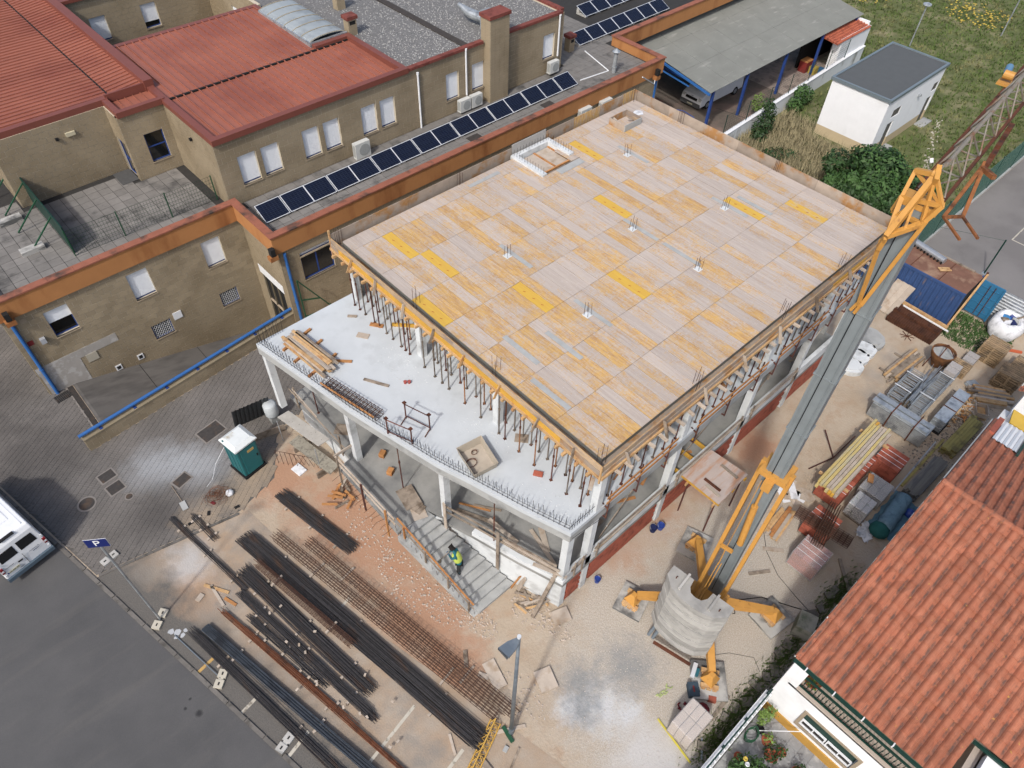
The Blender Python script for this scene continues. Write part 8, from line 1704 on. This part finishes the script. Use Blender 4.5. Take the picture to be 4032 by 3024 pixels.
# portable toilet
pt_ = thing('portable_toilet', 'teal portable toilet with a white roof on the pavers', 'toilet', (4.86, 22.7, .03), local=True, rz=.15); tq = mat('teal_plastic', L(0, 112, 118), .06, 3, rough=.45, spec=.4)
MB().box(-.6, .6, -.6, .6, 0, .12).build('base', black_rub, pt_)
sh_ = MB().box(-.54, .54, -.54, .54, .12, 2.05).build('cabin', tq, pt_); mo = sh_.modifiers.new('b', 'BEVEL'); mo.width = .07; mo.segments = 3
for x in (-.4, -.13, .14, .41): MB().box(x-.03, x+.03, .54, .555, .2, 1.95).build('side_rib', tq, pt_)
for y in (-.36, 0, .36): MB().box(-.555, -.54, y-.04, y+.04, .2, 1.95).build('side_rib', tq, pt_); MB().box(.54, .555, y-.04, y+.04, .2, 1.95).build('side_rib', tq, pt_)
dr_ = MB().box(-.36, .44, -.575, -.541, .2, 1.98).build('door', mat('teal_door', L(0, 122, 128), .05, 3, rough=.45), pt_); MB().box(.32, .38, -.6, -.575, 1.0, 1.15).build('door_handle', black_rub, dr_); MB().box(-.05, .3, -.58, -.5755, 1.55, 1.72).build('label_plate', mat('gold_label', L(206, 176, 96), .08, 8), dr_)
rf2 = MB().raw([(sx*.6, sy*.6, 2.05) for sx, sy in ((-1, -1), (1, -1), (1, 1), (-1, 1))]+[(sx*.6, sy*.6, 2.13) for sx, sy in ((-1, -1), (1, -1), (1, 1), (-1, 1))]+[(sx*.42, sy*.42, 2.26) for sx, sy in ((-1, -1), (1, -1), (1, 1), (-1, 1))], [(3, 2, 1, 0), (0, 1, 5, 4), (1, 2, 6, 5), (2, 3, 7, 6), (3, 0, 4, 7), (4, 5, 9, 8), (5, 6, 10, 9), (6, 7, 11, 10), (7, 4, 8, 11), (8, 9, 10, 11)]).build('roof', mat('toilet_roof', L(224, 230, 230, .75), .05, 3, L(190, 176, 150), 1.6, (.6, .74), rough=.5), pt_)
MB().cyl((-.5, .35, 2.0), (-.5, .35, 2.2), .07, 10).build('vent_pipe', tq, pt_)
MB().tube([(4.3, 23.3, 1.4), (3.7, 23.6, .3), (3.2, 23.1, .04), (2.8, 22.9, .04)], .012, 4).build('white_rope', white_plastic, label='thin white rope from the portable toilet to the pavers', cat='rope')
# stuff around the toilet and landing
cs2 = thing('corrugated_sheets', 'dark corrugated sheets leaning behind the portable toilet', 'sheet', (6.4, 24.7, 0)); 
for i in range(9): MB().raw([(lerp(5.5, 7.3, i/9)+dx, lerp(25.2, 24.9, i/9)+dy, z) for dx, dy, z in ((0, 0, .02), (.2, -.033, .02), (.2, -.56, 1.75), (.0, -.53, 1.75), (.05, -.05, .02), (.14, -.065, .02), (.14, -.6, 1.75), (.05, -.58, 1.75))], [(0, 4, 7, 3), (4, 5, 6, 7), (5, 1, 2, 6)]).build('sheet', mat('dark_steel_sheet', L(62, 68, 74), .1, 4, rough=.4, metal=.5), cs2)
bar_thing('plank', 'wide grey board standing on edge behind the portable toilet', 'plank', (5.6, 23.85, .25), (7.3, 23.4, .25), .04, .45, wood_old)
tk = thing('water_tank', 'white plastic water tank by the corner column', 'tank', (7.2, 24.3, 0), local=True); MB().lathe((0, 0, 0), [(.3, .5), (.34, .6), (.34, 1.25), (.26, 1.35)], 14).build('tank', mat('tank_white', L(206, 214, 218), .06, 3), tk, smooth=True); MB().box(-.2, .2, -.2, .2, 0, .5).build('stand', conc, tk)
tp = thing('trestle_platform', 'trestle scaffold platform with a speckled deck board beside the landing', 'scaffold', (7.5, 21.6, 0)); spk_ = mat('speckled_board', L(196, 192, 184), .1, 3, L(130, 126, 120), 9, (.62, .7))
MB().prism([(7.0, 23.05), (7.6, 23.05), (8.0, 20.95), (7.4, 20.9)], 1.56, 1.62).build('deck_board', spk_, tp); MB().prism([(7.36, 21.05), (7.98, 21.1), (8.12, 20.3), (7.5, 20.28)], 1.622, 1.66).build('deck_board', spk_, tp)
for x, y in ((6.85, 22.9), (7.7, 22.9), (7.3, 20.3), (8.2, 20.3)): MB().cyl((x, y, 0), (x*.97+.22, y, 1.55), .025, 6).build('leg', galv, tp)
MB().bar((7.4, 21.6, 1.5), (7.65, 20.4, 1.5), .05, .08).build('blue_rail', blue_paint, tp)
MB().prism([(6.9, 22.3), (7.5, 22.4), (7.95, 19.6), (7.35, 19.45)], .38, .43).build('ribbed_plank', mat('ribbed_plank', L(170, 164, 148), .12, 3, L(140, 134, 120), 8, (.5, .62)), tp)
for y in (19.9, 21.9): MB().box(6.9, 7.8, y-.05, y+.05, 0, .38).build('support', wood_old, tp)
MB().ob((6.5, 20.9, .04), (.45, .62, .06), .15).build('white_slab', white_plastic, label='small white slab lying on the orange earth', cat='slab')
q = random.Random(33)
rw2 = MB()
for i in range(46):
    a = q.uniform(0, 6.3); r = q.uniform(.1, .5); c = V3((2.9+q.gauss(0, .14), 22.15+q.gauss(0, .14), q.uniform(.02, .25))); rw2.tube([tuple(c+V3((r*math.cos(a+k*.6), r*.8*math.sin(a+k*.6), .02*k*q.uniform(-1, 1)+.02))) for k in range(6)], .006, 4)
rw2.build('rusty_wire_tangle', rb_rust, label='tangle of rusty wire on the pavers', cat='wire'); MB().lathe((3.42, 21.85, .02), [(.12, 0), (.2, .08), (.16, .18), (.05, .22)], 9).build('white_bag', white_plastic, label='small white bag beside the rusty wire tangle', cat='bag', smooth=True)
sh2 = thing('shovel', 'shovel with a cement-covered blade lying on the pavers', 'shovel', (1.6, 23.3, .03)); MB().cyl((1.62, 24.0, .06), (1.6, 22.9, .05), .02, 6).build('handle', wood_old, sh2); MB().ob((1.55, 22.65, .06), (.26, .5, .03), -.1).build('blade', conc, sh2)
for i, (x, y) in enumerate(((1.35, 21.6), (2.2, 21.55), (2.6, 21.9), (3.3, 21.0))): MB().ob((x, y, .05), (.22, .12, .05), i).build('work_glove', black_rub if i != 2 else mat('dark_red_cloth', (0, 0, 0)), label=('leftmost dark glove lying by the small rebar bundle', 'dark glove right of the small rebar bundle', 'dark red glove near the rusty wire tangle', 'dark scrap of cloth on the earth edge')[i], cat='glove')
th = thing('bent_rebar', 'bent rusty rebar stirrups on the earth beside the trestle', 'rebar', (6.3, 21.6, 0))
for i in range(5): x, y = 6.0+i*.14, 21.9-i*.2; MB().tube([(x, y, 0), (x+.05, y+.15, .8), (x+.6, y-.5, .7), (x+.7, y-.7, .02)], .012, 4).build('stirrup', rebar_m, th)
its = []
for i in range(12): a = q.uniform(0, 3.1); x, y = 7.1+q.gauss(0, .2), 18.3+q.gauss(0, .5); its.append(((x, y, .05+.03*i), (x+.7*math.cos(a), y+.7*math.sin(a), .08+.03*i), .12, .03, q.choice((wood_old, wood_pale, wood_orange))))
pile('timber_offcuts', 'heap of timber offcuts below the landing edge', 'timber', its, (7.1, 18.3, 0))
# ---------------------------------------------------------------- worker on the stairs
pe = thing('person', 'person in a yellow-green safety vest and teal sleeves sweeping the stairs', 'person', (8.6, 11.45, .875))
def skin(name, m, verts, edges, root, parent, lev=2):
    me = bpy.data.meshes.new(name); off = WL[parent]; me.from_pydata([tuple(V3(v[:3])-off) for v in verts], edges, []); o = bpy.data.objects.new(name, me); COL.objects.link(o); o.parent = parent; me.materials.append(m); WL[o] = off
    sm = o.modifiers.new('s', 'SKIN'); sm.use_smooth_shade = True; o.modifiers.new('d', 'SUBSURF').levels = lev; o.modifiers['d'].render_levels = lev
    for i, v in enumerate(verts): r_ = v[3]; me.skin_vertices[0].data[i].radius = (r_, v[4] if len(v) > 4 else r_); me.skin_vertices[0].data[i].use_root = (i == root)
    return o
skinm = mat('skin', L(150, 100, 76), .05, 5, rough=.6); vest = mat('hi_vis', L(206, 226, 70), .06, 4, rough=.6); teal = mat('teal_shirt', L(24, 116, 130), .08, 5); trs = mat('dark_trousers', L(54, 56, 60), .1, 6)
PV, CH, NK = (8.58, 11.46, 1.72), (8.54, 11.62, 2.08), (8.52, 11.70, 2.26); sa_, sb_ = (8.40, 11.50, 2.17), (8.68, 11.74, 2.17)
V_ = [(*PV, .15, .12), (8.56, 11.54, 1.9, .15, .11), (*CH, .17, .12), (*NK, .06), (*sa_, .075), (*sb_, .075), (8.34, 11.66, 1.93, .05), (8.42, 11.92, 1.82, .042), (8.62, 11.92, 1.95, .05), (8.50, 12.06, 1.78, .042),
      (8.50, 11.38, 1.62, .095), (8.48, 11.42, 1.28, .07), (8.48, 11.36, .95, .05), (8.66, 11.5, 1.62, .095), (8.72, 11.58, 1.32, .07), (8.76, 11.5, 1.10, .05), (8.5, 11.74, 2.36, .055)]
E_ = [(0, 1), (1, 2), (2, 3), (2, 4), (2, 5), (4, 6), (6, 7), (5, 8), (8, 9), (0, 10), (10, 11), (11, 12), (0, 13), (13, 14), (14, 15), (3, 16)]
body = skin('body', teal, V_, E_, 0, pe)
skin('trousers', trs, [(8.58, 11.46, 1.74, .165, .135), (8.50, 11.38, 1.60, .11), (8.48, 11.42, 1.28, .085), (8.48, 11.36, 1.0, .07), (8.66, 11.5, 1.60, .11), (8.72, 11.58, 1.32, .085), (8.76, 11.5, 1.14, .07)], [(0, 1), (1, 2), (2, 3), (0, 4), (4, 5), (5, 6)], 0, pe)
skin('safety_vest', vest, [(8.575, 11.47, 1.66, .21, .19), (8.56, 11.54, 1.9, .215, .185), (8.54, 11.62, 2.10, .225, .185), (8.53, 11.67, 2.24, .15, .13)], [(0, 1), (1, 2), (2, 3)], 0, pe)
hd_ = skin('head', skinm, [(8.50, 11.75, 2.34, .06), (8.49, 11.79, 2.43, .095, .085), (8.49, 11.82, 2.50, .085, .08), (8.475, 11.90, 2.42, .028)], [(0, 1), (1, 2), (1, 3)], 1, pe)
skin('hair', mat('black_hair', L(34, 28, 26), .1, 8), [(8.50, 11.755, 2.44, .1, .095), (8.495, 11.80, 2.53, .105, .1), (8.49, 11.84, 2.54, .08, .08)], [(0, 1), (1, 2)], 1, pe)
for c in ((8.42, 11.81, 2.44), (8.565, 11.82, 2.44)): MB().lathe(c, [(.008, -.03), (.02, 0), (.008, .03)], 6).build('ear', skinm, pe)
gl = mat('glove_blue', L(120, 146, 176), .08, 5)
def hand(c, d, s_):
    c = V3(c); d = V3(d).normalized(); vs = [(*c, .034), (*(c+d*.07), .036, .02)]; ed_ = [(0, 1)]; side = d.cross(V3((0, 0, 1))).normalized()
    for i in range(4):
        b0 = c+d*.09+side*(-.027+.018*i); n = len(vs); ln = (.05, .06, .055, .042)[i]
        vs += [(*b0, .0095), (*(b0+d*ln*.5+V3((0, 0, -.02))), .009), (*(b0+d*ln*.4+V3((0, 0, -.05))), .008)]; ed_ += [(1, n), (n, n+1), (n+1, n+2)]
    n = len(vs); vs += [(*(c+d*.03+side*s_*.035), .011), (*(c+d*.06+side*s_*.05+V3((0, 0, -.03))), .009)]; ed_ += [(0, n), (n, n+1)]
    return skin('hand', gl, vs, ed_, 0, pe, 1)
hand((8.42, 11.92, 1.82), (.1, .6, -.4), 1); hand((8.50, 12.06, 1.78), (-.3, .5, -.4), -1)
for c, d in (((8.48, 11.40, .875), 1.4), ((8.77, 11.54, 1.05), 1.3)):
    s_ = MB().ob((c[0], c[1]+.04, c[2]+.045), (.1, .27, .09), d-1.57).build('boot', mat('boot', L(60, 58, 58), .1, 6), pe); mo = s_.modifiers.new('b', 'BEVEL'); mo.width = .03; mo.segments = 2
bm = thing('broom', 'broom with a thin handle held by the worker on the stairs', 'broom', (8.2, 12.1, 1.2)); MB().cyl((8.52, 11.95, 2.05), (8.2, 12.2, 1.32), .013, 6).build('handle', wood_old, bm); MB().ob((8.17, 12.24, 1.28), (.3, .07, .1), .8).build('head', mat('broom_head', L(110, 100, 80), .1, 8), bm)
